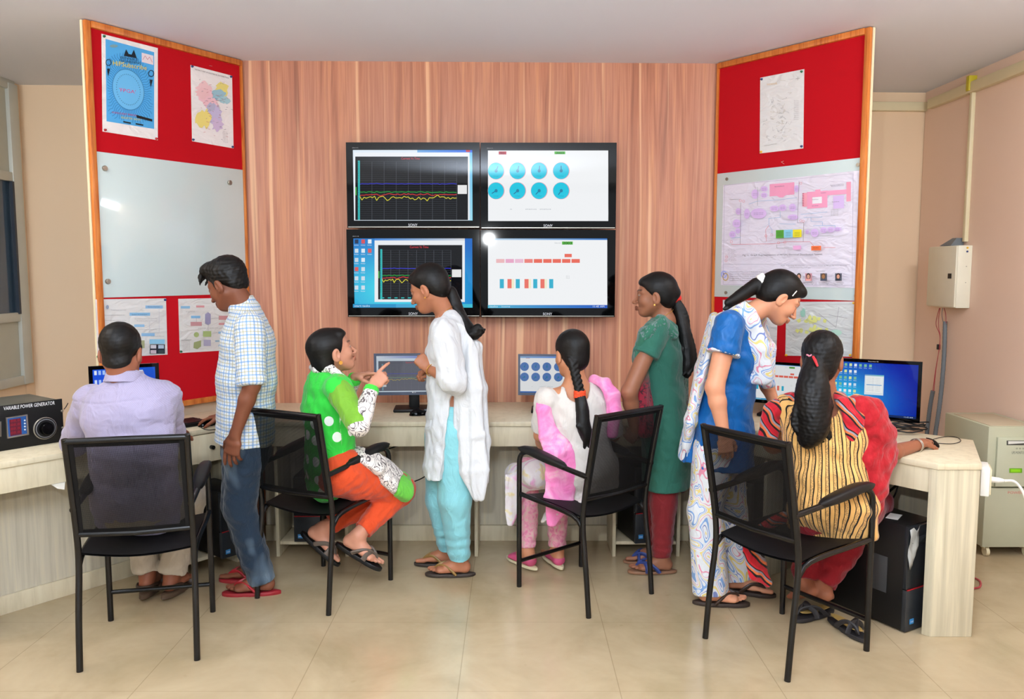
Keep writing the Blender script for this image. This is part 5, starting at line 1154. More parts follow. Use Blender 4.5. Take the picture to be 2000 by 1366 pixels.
def mat_hair():
    k = NT('black_hair'); s_ = k.attr('St').outputs['Vector']; n = k.noise(k.map(s_, (230, 6, 1)), 1, 3, .65); n2 = k.noise(k.map(s_, (60, 3, 1)), 1, 2)
    k.color(k.mix(n, lin((3, 2, 2)), lin((10, 8, 7)))); k.t.links.new(k.ramp(n2, [(.2, .42), (.8, .58)]), k.b.inputs['Roughness']); k.set(Specular_IOR_Level=.32)
    k.bump(k.math('ADD', n, k.math('MULTIPLY', n2, .8)), .4, .0014); return k.m
HAIR = mat_hair()
def cloth(name, c, rough=.8, weave=900, bump=.15, var=.05, pattern=None, sheen=.2):
    k = NT(name)
    if pattern: col = pattern(k)
    else: n = k.noise(k.oc(), 7, 3); col = k.mix(n, tuple(x*(1-var) for x in lin(c)[:3])+(1,), tuple(min(1, x*(1+var)) for x in lin(c)[:3])+(1,))
    k.color(col); k.set(Roughness=rough, Specular_IOR_Level=.25); k.b.inputs['Sheen Weight'].default_value = sheen; w_ = k.noise(k.map(k.oc(), (1, 1, .6)), 15, 3, .5, 1.2); k.bump(k.math('ADD', w_, k.math('MULTIPLY', k.noise(k.oc(), weave, 2), bump*.05)), .6, .022); return k.m
def collar(p, neck, up, r=.060, h=.034, mat=None, segs=None, front=None):
    up = nz(up); neck = np.array(neck); S = Sdf(neck-.13, neck+.13, .003); S.put(cone(neck-up*.012, neck+up*h, r*1.16, r, 'es'), .0); S.put(cone(neck-up*.03, neck+up*(h+.02), r*1.02, r*.88), .001, 's')
    if front is not None: S.put(ecap(neck+nz(front)*r*.6-up*.02, neck+nz(front)*r*1.6+up*.05, np.cross(up, front), (.008, .03), (.022, .05)), .002, 's')
    return p.garment('collar', S, mat, segs=segs, smooth=1, parent=p.objs.get('shirt'))
class Person:
    def __init__(s, label, base, skin, lo, hi, sc=1.0, res=.0032):
        s.t = thing('person', (base[0], base[1], 0), label, 'person'); s.skin = skin; s.S = Sdf(lo, hi, res); s.lo, s.hi = lo, hi; s.sc = sc; s.H = None; s.objs = {}
    def field(s, res=.005, pad=.06): return Sdf(np.array(s.lo)-pad, np.array(s.hi)+pad, res)
    def arm(s, sh, el, wr, r=(.046, .038, .033, .036, .024)):
        S = s.S; k = s.sc; S.put(cone(sh, el, r[0]*k, r[1]*k), .03); S.put(cone(np.array(el), np.array(el)+(np.array(wr)-np.array(el))*.3, r[1]*k, r[3]*k), .015); S.put(cone(np.array(el)+(np.array(wr)-np.array(el))*.3, wr, r[3]*k, r[4]*k), .015)
    def leg(s, hp, kn, an, r=(.082, .055, .056, .034)):
        S = s.S; k = s.sc; S.put(cone(hp, kn, r[0]*k, r[1]*k), .03); m = np.array(kn)+(np.array(an)-np.array(kn))*.3; S.put(cone(kn, m, r[1]*k*.95, r[2]*k), .02); S.put(cone(m, an, r[2]*k, r[3]*k), .02)
    def torso(s, pel, waist, chest, neck, shL, shR, male=False):
        S = s.S; k = s.sc; sd = nz(np.array(shL)-np.array(shR)); s.sd = sd
        S.put(ecap(pel, waist, sd, (.150*k, .105*k), (.120*k, .090*k)), .04); S.put(ecap(waist, chest, sd, (.120*k, .090*k), (.145*k, .105*k)), .05)
        S.put(ecap(np.array(chest), np.array(neck)-nz(np.array(neck)-np.array(chest))*.03, sd, (.140*k, .10*k), (.07*k, .06*k)), .04)
        for q in (shL, shR): S.put(cone(np.array(neck)-nz(np.array(neck)-np.array(chest))*.045, q, .045*k, .050*k), .03)
    def neckhead(s, H, neck, r=.050, **kw):
        s.H = H; s.S.put(cone(H.P(0, -.028, -.050), neck, r, r*1.12), .025); H.sculpt(s.S, **kw)
    def finish(s):
        me, V = s.S.mesh('body', mat_skin(s.skin, 'skin_tone'), 1); att(me, 'Col', s.H.paint(V, s.skin, getattr(s, 'lips', None))); s.objs['body'] = link_mesh(me, 'body', s.t)
        s.S = None
    def garment(s, name, S, mat, disp=None, smooth=2, segs=None, label=None, parent=None, col=None):
        me, V = S.mesh(name, mat, smooth, disp)
        if segs: att(me, 'Pat', segcoords(V, segs), 'FLOAT_VECTOR')
        if col is not None: att(me, 'Col', col(V))
        o = link_mesh(me, name, parent or s.t)
        if label: o['label'] = label
        s.objs[name] = o; return o
    def hair(s, build, name='hair', axis='y', disp=.0004, res=.0035, tails=()):
        H = s.H; S = Sdf(H.O-.22, H.O+.22, res) if not isinstance(build, tuple) else Sdf(build[1], build[2], res); fn = build[0] if isinstance(build, tuple) else build; fn(S)
        me, V = S.mesh(name, HAIR, 1, lambda V, N: disp*nse(V, 90, 3)); L = H.loc(V)
        st = np.stack([np.arctan2(L[:, 0], L[:, 2]+.02)*.09, L[:, 1], L[:, 2]*0], 1); out = np.linalg.norm(L-np.array([0, -.02, .02]), axis=1)-.105
        for tp in tails:
            q = segcoords(V, [(tp[i], tp[i+1], .03, H.r) for i in range(len(tp)-1)]); m = out > .004; st[m] = q[m]*np.array([1, .35, 0])
        att(me, 'St', st, 'FLOAT_VECTOR'); o = link_mesh(me, name, s.t); s.objs[name] = o; return o
    def cap(s, S, thick=.0, cutoff=-.014, front=.0, pts=()):
        """hair swept back from the hairline"""
        H = s.H; S.put(H.E((0, -.018, .036), (.0765+thick, .0955+thick, .083+thick)), .0); S.put(H.E((0, -.055, -.012), (.060+thick*.7, .050+thick, .062)), .03)
        n = nz(H.f*.70-H.u*.72); p0 = H.P(0, .0+front, cutoff+front*.0)
        S.put(plane_cut(p0, n, H.O-.2, H.O+.2), .012, 's')
def strands(path, rads, seed=0, n=1):
    P = smooth_path(path, 2); R = np.interp(np.linspace(0, 1, len(P)), np.linspace(0, 1, len(rads)), rads); return P, R
def tail(S, path, rads, flat=1.0, side=(1, 0, 0), k=.012):
    P, R = strands(path, rads)
    for i in range(len(P)-1): S.put(ecap(P[i], P[i+1], side, (R[i]*flat, R[i]), (R[i+1]*flat, R[i+1])), k)
def wisps(S, path, rad, n=10, seed=1, spread=.6, r0=.010, side=(1, 0, 0)):
    r = random.Random(seed); sd = nz(side)
    for k in range(n):
        i0 = r.randint(0, max(0, len(path)-3)); q = []
        for i in range(i0, len(path)): a = r.uniform(-1, 1); R = np.interp(i/(len(path)-1), np.linspace(0, 1, len(rad)), rad)*spread; q.append(np.array(path[i])+sd*a*R+np.cross(sd, (0, 0, 1))*r.uniform(-1, 1)*R)
        q[-1] = q[-1]+np.array([r.uniform(-.02, .02), 0, -r.uniform(0, .025)]); tail(S, q, [r0, r0*1.2, r0*.9, r0*.35], 1, k=.007)
def tailSt(path, side=(1, 0, 0)):
    segs = [(path[i], path[i+1], .03, side) for i in range(len(path)-1)]
    cum = np.cumsum([0]+[np.linalg.norm(np.array(path[i+1])-np.array(path[i])) for i in range(len(path)-1)])
    return lambda V, L: segcoords(V, segs)
def ring_mesh(c, axis, R, r, flat=1.0, n=24, wob=0):
    c = np.array(c, float); ax = nz(axis); a = nz(np.cross(ax, (0, 0, 1)) if abs(ax[2]) < .9 else np.cross(ax, (1, 0, 0))); b = np.cross(ax, a)
    P = [c+a*R*math.cos(2*math.pi*k/n)+b*R*math.sin(2*math.pi*k/n)+ax*wob*math.sin(5*2*math.pi*k/n) for k in range(n+1)]; return MB().tube(P, r, 8, flat=flat, cap=False, updir=tuple(ax))
J = ony
def G2(u, y, z):
    dep = y*FWD[1]+(z-CAMH)*FWD[2]; return np.array([(u-1000)/FPX*dep, y, z])
# ------------------------------------------------------------------ cloth patterns
def pat_check(k):
    s_ = k.sep(k.attr('Pat').outputs['Vector'])
    def lines(v, T, o, w_): return k.math('LESS_THAN', k.math('ABSOLUTE', k.math('SUBTRACT', k.math('FRACT', k.math('ADD', k.math('DIVIDE', v, T), o)), .5)), w_)
    c = lin('D4DADC')
    for v in (s_[0], s_[1]): c = k.mix(k.math('MULTIPLY', lines(v, .030, 0, .10), .72), c, lin('5E8FC4')); c = k.mix(k.math('MULTIPLY', lines(v, .030, .5, .07), .62), c, lin('A09A6A'))
    return c
def pat_squiggle(k):
    n = k.noise(k.map(k.oc(), (1, 1, .8)), 6.5, 1, .4, 1.8); c = lin('D8DCE0')
    for f, o, w_, col in ((4.2, .0, .055, '4C8CD0'), (4.2, .33, .034, 'D86A8C'), (4.2, .62, .060, 'E2C84A'), (4.2, .80, .026, '3C58A8')):
        l = k.math('LESS_THAN', k.math('ABSOLUTE', k.math('SUBTRACT', k.math('FRACT', k.math('ADD', k.math('MULTIPLY', n, f), o)), .5)), w_); c = k.mix(k.math('MULTIPLY', l, .8), c, lin(col))
    return c
def pat_dots(k):
    v = k.n('ShaderNodeTexVoronoi', {'Vector': k.attr('Pat').outputs['Vector'], 'Scale': 11, 'Randomness': .55}, voronoi_dimensions='2D').outputs['Distance']
    s_ = k.sep(k.attr('Pat').outputs['Vector']); low = k.math('GREATER_THAN', s_[1], .17)
    d = k.math('MULTIPLY', k.math('LESS_THAN', v, .26), low); n = k.noise(k.oc(), 5, 2); return k.mix(d, k.mix(n, lin('2AB836'), lin('34CC42')), lin('EDF6EC'))
def pat_paisley(k):
    n = k.noise(k.oc(), 13, 1, .4, 2.6); r_ = k.math('LESS_THAN', k.math('ABSOLUTE', k.math('SUBTRACT', k.math('FRACT', k.math('MULTIPLY', n, 5)), .5)), .13)
    return k.mix(k.math('MULTIPLY', r_, .9), lin('E6E0DA'), lin('3A2C34'))
def pat_stripes(k):
    s_ = k.sep(k.attr('Pat').outputs['Vector']); n = k.noise(k.oc(), 5, 2); u = k.math('ADD', k.math('DIVIDE', s_[0], .040), k.math('MULTIPLY', n, .3)); fr_ = k.math('FRACT', u)
    band = k.math('GREATER_THAN', fr_, .58); c = k.mix(k.math('LESS_THAN', k.math('ABSOLUTE', k.math('SUBTRACT', fr_, .57)), .085), lin('E6B268'), lin('17120F')); c = k.mix(k.math('LESS_THAN', fr_, .075), c, lin('17120F'))
    sp = k.math('MULTIPLY', k.math('GREATER_THAN', fr_, .66), k.math('GREATER_THAN', k.noise(k.oc(), 260, 1), .5)); return k.mix(k.math('MULTIPLY', sp, .65), c, lin('8A6A48'))
def pat_redband(k):
    s_ = k.sep(k.oc()); v = k.math('ADD', k.math('MULTIPLY', s_[2], 14.), k.math('ADD', k.math('MULTIPLY', s_[0], 13.), k.math('MULTIPLY', k.noise(k.oc(), 8, 1), 1.6))); f = k.math('FRACT', v)
    return k.ramp(f, [(0.0, 'B81828'), (.34, '1A1414'), (.50, 'D8703C'), (.66, '8E8E9C'), (.78, '1A1414'), (.86, 'C8202C')], 'CONSTANT')
def pat_leaf(a, b):
    def f(k):
        n = k.noise(k.map(k.oc(), (1, 1, .6)), 22, 2, .5, 1.8); r_ = k.math('LESS_THAN', k.math('ABSOLUTE', k.math('SUBTRACT', k.math('FRACT', k.math('MULTIPLY', n, 4)), .5)), .16); return k.mix(r_, lin(a), lin(b))
    return f
def pat_jeans(k):
    n = k.noise(k.oc(), 300, 2); c = k.mix(n, lin('142230'), lin('203346')); m = k.ramp(k.noise(k.map(k.oc(), (1, 1, .45)), 6.5, 2, .5), [(.55, 0.0), (.72, 1.0)]); return k.mix(k.math('MULTIPLY', m, .55), c, lin('8296A4'))
def pat_pink(k):
    n = k.noise(k.oc(), 12, 4, .6, .8); return k.ramp(n, [(.3, 'E873B0'), (.5, 'F08CC0'), (.62, 'F4A8CC'), (.75, 'EFC8C0')])
def pat_floral(k):
    n = k.noise(k.oc(), 16, 2, .5, .6); return k.ramp(n, [(.30, 'E8A8D0'), (.42, 'EFE6E8'), (.58, 'F2ECEC'), (.68, 'EFE0A8'), (.80, 'F0C8D8')])
def pat_leg(k):
    n = k.noise(k.oc(), 34, 3, .5, 1.2); return k.ramp(n, [(.35, 'D87C9C'), (.5, 'E4A0B0'), (.62, 'D8B4AC')])
def pat_pinstripe(k):
    s_ = k.sep(k.oc()); d = k.math('MULTIPLY', k.math('SINE', k.math('MULTIPLY', s_[2], 900.)), k.math('SINE', k.math('MULTIPLY', s_[0], 900.))); return k.mix(k.math('GREATER_THAN', d, .35), lin('9C95B0'), lin('A8A2BC'))
RUBB = plain('dark_rubber', '242224', .6); LEATH = plain('brown_leather', '3C2A20', .5); GOLD = plain('gold_metal', 'D8A850', .3, metal=.8)
def sandals(p, feet, sole, strap, th=.018, name='sandal', cross=False, sc=1.0, r=.005):
    for A, d, side, up in feet:
        so = sole_mesh(A, d, side, sc, th, up=up).build(name, sole, p.t, smooth=True); thong(A, d, side, sc, up, r, cross).build('strap', strap, so, smooth=True)

# ------------------------------------------------------------------ standing man, check shirt
def man_check():
    p = Person('standing man in a white and blue check shirt and jeans, smiling down at the desk', (-1.25, 3.88), (122, 72, 50), (-1.66, 3.45, 0), (-1.0, 4.38, 1.75), 1.0)
    p.lips = (96, 52, 44)
    neck, chest, waist, pel = J(480, 604, 3.87), J(480, 690, 3.87), J(480, 780, 3.88), J(480, 845, 3.88)
    shL, shR, elL, wrL, elR, wrR = J(487, 640, 3.70), J(476, 640, 4.04), J(492, 752, 3.64), J(459, 850, 3.64), J(462, 745, 4.14), J(438, 812, 4.17)
    p.torso(pel, waist, chest, neck, shL, shR); p.neckhead(Head(443, 556, 3.86, 160, 25), neck+[0, 0, -.01], .052, smile=1.2)
    p.arm(shL, elL, wrL); p.arm(shR, elR, wrR); hand(p.S, wrL, (-.22, .02, -1), (.25, 1, 0), -1, (10, 16, 20, 26), 1.08, spread=1.6); hand(p.S, wrR, (-1, .12, -.16), (0, 0, -1), 1, (14, 16, 18, 20), .95)
    hL, kL, aL_, hR, kR, aR_ = J(482, 872, 3.80), J(468, 992, 3.80), G2(512, 3.82, .099), J(476, 872, 3.96), J(462, 985, 3.97), G2(500, 3.98, .099)
    p.leg(hL, kL, aL_); p.leg(hR, kR, aR_); dL = nz((-1, -.10, 0)); dR = nz((-1, .10, 0)); foot(p.S, aL_, dL, side=1); foot(p.S, aR_, dR, side=-1)
    p.finish(); sd = p.sd
    S = p.field(); loft(S, [(neck+[0, 0, -.005], sd, .066, .064), (J(482, 632, 3.87), sd, .165, .085), (J(483, 665, 3.87), sd, .185, .120), (J(481, 740, 3.87), sd, .180, .136), (J(481, 800, 3.87), sd, .172, .128), (J(478, 862, 3.87), sd, .178, .136)], .03, 'e')
    S.put(cone(shL, elL, .066, .060, 'e'), .02); S.put(cone(shR, elR, .066, .060, 'e'), .02); S.put(cone(elL+(shL-elL)*.12, elL, .066, .064, 'es'), .004)
    S.put(cone(neck+p.H.u*.0+[-.012, 0, .022], neck+[0, 0, -.03], .064, .075, 's'), .006); S.put(cone(neck+[-.04, 0, .10], neck+[0, 0, -.0], .056, .052), .004, 's')
    CK = cloth('check_cotton', 0, pattern=pat_check); p.garment('shirt', S, CK, lambda V, N: folds(.0045, 16, (0, .2, 1), 2)(V)+.0035*nse(V*np.array([1, 1, 1.5]), 30, 7), segs=[(neck, pel, .15, sd), (shL, elL, .06, sd), (shR, elR, .06, sd)])
    collar(p, neck+[-.014, 0, .012], (-.35, 0, 1), .062, .036, CK, [(neck, neck+[0, 0, .1], .06, sd)], (-1, .1, -.2))
    S = p.field(); loft(S, [(pel+[0, 0, .04], sd, .150, .112), (pel+[0, 0, -.08], sd, .16, .118)], .02, 's')
    for h, k_, a in ((hL, kL, aL_), (hR, kR, aR_)): S.put(cone(h, k_, .100, .074), .03); S.put(cone(k_, a+[0, 0, -.035], .074, .062, 'e'), .02)
    p.garment('jeans', S, cloth('blue_denim', 0, pattern=pat_jeans), lambda V, N: .004*nse(V*np.array([1, 1, 1.6]), 22, 4)+.004*np.clip(.5-V[:, 2]*1.4, 0, 1)*np.sin(V[:, 2]*95+2*nse(V, 8, 2)))
    def hf(S):
        H = p.H; S.put(H.E((0, -.022, .046), (.083, .098, .086))); S.put(H.E((0, .040, .094), (.066, .060, .040), 12), .02); S.put(H.E((0, -.06, -.01), (.066, .042, .055)), .02)
        S.put(plane_cut(H.P(0, .020, .018), H.f*.62-H.u*.78, H.O-.2, H.O+.2), .010, 's')
        r = random.Random(3)
        for i in range(26):
            x = r.uniform(-.055, .06); y = r.uniform(.055, .085); z = .085+r.uniform(-.02, .02); a = H.P(x, y, z); S.put(cone(a, a+(H.f*r.uniform(.018, .034)-H.u*r.uniform(.004, .034)+H.r*r.uniform(-.012, .012)), .010, .0035), .008)
        for sx in (-1, 1): S.put(H.C((sx*.069, .014, .02), (sx*.069, .012, -.014), .008, .004), .008)
    p.hair(hf, disp=.0022)
    for A, d, s_ in ((aL_, dL, 1), (aR_, dR, -1)):
        so = sole_mesh(A, d, s_, 1.06, .020).build('flip_flop', plain('red_foam', '8E1A22', .6), p.t, smooth=True); thong(A, d, s_, 1.04, r=.006).build('strap', plain('red_rubber', 'A01C26', .5), so, smooth=True)
man_check()

# ------------------------------------------------------------------ woman in white kurta, turquoise trousers
def woman_white():
    p = Person('standing woman in a white tunic and turquoise trousers, looking down at the monitor', (-.31, 4.1), (172, 112, 82), (-.58, 3.72, 0), (-.02, 4.5, 1.72), .92)
    neck, chest, waist, pel = J(873, 617, 4.06), J(879, 690, 4.06), J(882, 760, 4.06), J(882, 820, 4.06)
    shL, shR, elL, wrL, elR, wrR = J(868, 648, 3.91), J(876, 646, 4.21), J(884, 744, 3.86), J(838, 721, 3.97), J(884, 744, 4.27), J(846, 735, 4.15)
    p.torso(pel, waist, chest, neck, shL, shR); p.neckhead(Head(837, 564, 4.05, 160, 20), neck+[0, 0, -.01], .044)
    p.arm(shL, elL, wrL); p.arm(shR, elR, wrR); hand(p.S, wrL, (-.55, .05, .62), (-.25, .9, -.2), -1, (70, 75, 78, 80), .92, .6); hand(p.S, wrR, (-.7, -.4, .3), (0, -.3, -1), 1, (60, 65, 65, 65), .9)
    hL, kL, aL_, hR, kR, aR_ = J(890, 850, 3.99), J(889, 975, 4.0), G2(898, 4.05, .096), J(866, 850, 4.13), J(862, 975, 4.15), G2(874, 4.20, .096)
    p.leg(hL, kL, aL_); p.leg(hR, kR, aR_); dL, dR = nz((-1, -.03, 0)), nz((-1, .06, 0)); foot(p.S, aL_, dL, side=1, sc=.93); foot(p.S, aR_, dR, side=-1, sc=.93)
    p.finish(); sd = p.sd
    S = p.field(); loft(S, [(pel+[0, 0, .03], sd, .140, .108), (pel+[0, 0, -.14], sd, .138, .106)], .02)
    for h, k_, a in ((hL, kL, aL_), (hR, kR, aR_)): S.put(cone(h, k_, .098, .082), .02); S.put(cone(k_, a+[0, 0, .0], .082, .055, 'e'), .02)
    p.garment('trousers', S, cloth('turquoise_cotton', '86C8D0'), lambda V, N: folds(.007, 20, (0, 0, 1), 5, .15)(V)+.004*np.clip(.35-V[:, 2], 0, 1)*3*np.sin(V[:, 2]*110+2*nse(V, 9, 3)))
    S = p.field(); loft(S, [(neck+[.012, 0, -.02], sd, .07, .062), (J(877, 642, 4.06), sd, .150, .082), (J(879, 690, 4.06), sd, .150, .118), (J(882, 760, 4.06), sd, .142, .118), (J(884, 830, 4.06), sd, .168, .128), (J(883, 926, 4.06), sd, .190, .145)], .03, 'e')
    S.put(cone(shL, elL, .068, .068), .02); S.put(cone(elL, elL+(wrL-elL)*.42, .066, .050, 'e'), .02); S.put(cone(shR, elR, .066, .064), .02); S.put(cone(elR, elR+(wrR-elR)*.45, .062, .050, 'e'), .02)
    S.put(ecap(J(884, 778, 3.88), J(884, 960, 3.86), (1, 0, 0), (.010, .10), (.066, .14)), .004, 's'); S.put(cone(neck+[-.05, 0, .07], neck+[-.005, 0, 0.0], .05, .050), .006, 's')
    p.garment('tunic', S, cloth('white_crinkled_cotton', 'CDD0D3', bump=.3), lambda V, N: folds(.006, 40, (0, 0, 1), 6, .12)(V)+.006*nse(V*np.array([1, 1, 1.5]), 22, 8))
    S = p.field(); P = [J(850, 650, 3.92), J(868, 632, 3.95), J(893, 645, 3.96), J(908, 690, 3.95), J(914, 760, 3.92), J(918, 850, 3.91), J(926, 920, 3.90), J(934, 972, 3.90)]; R = [.02, .035, .045, .058, .070, .074, .066, .030]
    for i in range(len(P)-1): S.put(ecap(P[i], P[i+1], (1, -.2, 0), (R[i], .024), (R[i+1], .024)), .02)
    P = [J(905, 640, 4.1), J(925, 680, 4.1), J(935, 760, 4.08), J(938, 860, 4.05), J(940, 935, 4.03)]
    for i in range(len(P)-1): S.put(ecap(P[i], P[i+1], (.3, -1, 0), (.10, .026), (.10, .026)), .03)
    p.garment('dupatta', S, cloth('white_voile', 'D2D5D8', .85, 500), lambda V, N: folds(.013, 60, (.02, 0, 1), 9, .06)(V))
    tp = [J(880, 568, 4.08), J(886, 590, 4.08), J(897, 620, 4.06), J(913, 645, 4.03), J(926, 655, 4.0), J(934, 640, 3.99)]
    def hf(S):
        p.cap(S, .004); tail(S, tp, [.022, .030, .033, .034, .028, .014], 1.0); wisps(S, tp, [.022, .034, .040, .040, .036, .03], 16, 4, .9); S.put(p.H.E((0, .052, .072), (.052, .030, .022), -20), .02)
    o = p.hair((hf, p.H.O-.25, p.H.O+.42), 'hair', tails=[tp])
    sandals(p, [(aL_, dL, 1, (0, 0, 1)), (aR_, dR, -1, (0, 0, 1))], plain('dark_sole', '3A302A', .6), plain('gold_brown_strap', '8C6C38', .5), .016, cross=False, sc=.98, r=.006)
    b = ring_mesh(wrL+(elL-wrL)*.10, wrL-elL, .030, .0022).build('bangle', GOLD, p.t, smooth=True)
    n_ = p.H.P(0, -.02, -.09); ring_mesh(neck+(p.H.O-neck)*.16, p.H.O-neck, .054, .0012).build('necklace', GOLD, p.t, smooth=True)
    MB().disc(p.H.P(-.078, -.004, -.046), .004, -p.H.r, .003, 10).build('earring', GOLD, p.t, smooth=True)
woman_white()
# ------------------------------------------------------------------ woman in dark green tunic
def woman_green_dark():
    p = Person('standing woman in dark green tunic and maroon trousers, long ponytail with red tie', (.76, 4.2), (150, 98, 72), (.50, 3.85, 0), (1.02, 4.6, 1.72), .94)
    neck, chest, waist, pel = J(1298, 620, 4.2), J(1290, 700, 4.2), J(1298, 780, 4.2), J(1304, 845, 4.2)
    shL, shR, elL, wrL, elR, wrR = J(1278, 655, 4.05), J(1290, 652, 4.36), J(1229, 766, 3.98), J(1240, 842, 4.06), J(1262, 760, 4.42), J(1242, 830, 4.3)
    p.torso(pel, waist, chest, neck, shL, shR); p.neckhead(Head(1279, 577, 4.2, 167, 0), neck+[0, 0, -.01], .045)
    p.arm(shL, elL, wrL, (.048, .042, .036, .040, .026)); p.arm(shR, elR, wrR); hand(p.S, wrL, (-.3, .5, -.6), (.3, .6, 0), -1, (40, 45, 48, 50), .92, .5); hand(p.S, wrR, (-.3, -.5, -.6), (.3, -.6, 0), 1, (40, 45, 48, 50), .92, .5)
    hL, kL, aL_, hR, kR, aR_ = J(1304, 880, 4.15), J(1296, 985, 4.12), G2(1293, 4.09, .094), J(1304, 880, 4.26), J(1290, 985, 4.28), G2(1282, 4.24, .094)
    p.leg(hL, kL, aL_); p.leg(hR, kR, aR_); dL, dR = nz((-1, -.04, 0)), nz((-1, .04, 0)); foot(p.S, aL_, dL, side=1, sc=.93); foot(p.S, aR_, dR, side=-1, sc=.93)
    p.finish(); sd = p.sd
    S = p.field(); 
    for h, k_, a in ((hL, kL, aL_), (hR, kR, aR_)): S.put(cone(h, k_, .082, .068), .03); S.put(cone(k_, a+[0, 0, -.005], .068, .048, 'e'), .02)
    p.garment('trousers', S, cloth('maroon_cotton', '7C1E22'), lambda V, N: folds(.005, 20, (0, 0, 1), 5, .2)(V)+.004*np.clip(.35-V[:, 2], 0, 1)*3*np.sin(V[:, 2]*120+2*nse(V, 9, 3)))
    S = p.field(); loft(S, [(neck+[.0, 0, -.035], sd, .066, .055), (J(1291, 650, 4.2), sd, .150, .085), (J(1284, 695, 4.2), sd, .150, .122), (J(1296, 775, 4.2), sd, .138, .105), (J(1302, 850, 4.2), sd, .165, .125), (J(1301, 949, 4.2), sd, .175, .125)], .03, 'e')
    S.put(cone(shL+[0, 0, .01], shL+(elL-shL)*.36, .066, .066, 'e'), .02); S.put(cone(shR+[0, 0, .01], shR+(elR-shR)*.36, .066, .066, 'e'), .02)
    S.put(cone(neck+[.05, 0, .04], neck+[.010, 0, -.01], .07, .058), .006, 's')
    p.garment('tunic', S, cloth('bottle_green_cotton', '2C6656'), lambda V, N: folds(.005, 18, (0, 0, 1), 4, .15)(V)+.004*nse(V*np.array([1, 1, 2.2]), 20, 8))
    S = p.field(); P = [J(1312, 650, 4.10), J(1290, 632, 4.06), J(1264, 652, 4.03), J(1254, 695, 4.09), J(1256, 745, 4.10), J(1262, 795, 4.10), J(1264, 840, 4.10)]; R = [.045, .055, .062, .080, .090, .095, .09]
    for i in range(len(P)-1): S.put(ecap(P[i], P[i+1], (.5, 1, 0) if i > 1 else (.6, 1, 0), (R[i], .032), (R[i+1], .040)), .02)
    p.garment('dupatta', S, cloth('leaf_print', 0, pattern=lambda k: k.mix(k.ramp(k.math('SUBTRACT', 1.08, k.math('MULTIPLY', k.sep(k.oc())[2], 1.0)), [(.02, 0.0), (.10, 1.0)]), pat_leaf('2F6A56', '66787A')(k), pat_leaf('9C2438', '4A2028')(k))), lambda V, N: folds(.010, 38, (-.1, 0, 1), 9, .1)(V))
    S = p.field(); P = [J(1322, 660, 4.30), J(1334, 730, 4.30), J(1338, 820, 4.30), J(1338, 900, 4.29), J(1334, 955, 4.28)]
    for i in range(len(P)-1): S.put(ecap(P[i], P[i+1], (.4, 1, 0), (.06, .018), (.055, .018)), .02)
    p.garment('dupatta_tail', S, cloth('leaf_print_back', 0, pattern=lambda k: k.mix(k.ramp(k.sep(k.oc())[2], [(.82, 1.0), (.9, 0.0)]), pat_leaf('2A5A4A', '62706E')(k), pat_leaf('6E1C2A', '3C1620')(k))), lambda V, N: folds(.008, 40, (0, 0, 1), 9, .1)(V))
    tie = J(1316, 584, 4.22); tp = [tie, J(1326, 606, 4.22), J(1334, 640, 4.2), J(1341, 680, 4.19), J(1344, 712, 4.18), J(1337, 729, 4.18)]
    def hf(S): p.cap(S, .003); S.put(p.H.E((0, -.095, .012), (.03, .035, .03)), .02); S.put(p.H.E((0, .055, .070), (.050, .028, .020), -20), .02); tail(S, tp, [.016, .030, .036, .040, .040, .018], .9); wisps(S, tp, [.018, .034, .040, .046, .048, .04], 18, 3, .9)
    p.hair((hf, p.H.O-[.25, .25, .52], p.H.O+[.28, .25, .22]), 'hair', tails=[tp])
    m = MB(); c = tie+[.004, 0, 0]; ax = nz(tp[1]-tie)
    for k in range(3): r_ = ring_mesh(c+ax*.006*(k-1), ax, .027, .009, 1.2, wob=.003); m.add(r_.v, r_.f)
    m.build('hair_tie', plain('red_scrunchie', 'D82820', .7), p.t, smooth=True)
    ring_mesh(neck+(p.H.O-neck)*.12, p.H.O-neck+[-.01, 0, 0], .056, .0014).build('necklace', GOLD, p.t, smooth=True); MB().disc(p.H.P(-.078, -.004, -.046), .004, -p.H.r, .003, 10).build('earring', GOLD, p.t, smooth=True)
    sandals(p, [(aL_, dL, 1, (0, 0, 1)), (aR_, dR, -1, (0, 0, 1))], plain('tan_sole', '8A6248', .6), plain('blue_strap', '2A3E7C', .5), .014, cross=True, sc=.97, r=.008)
woman_green_dark()
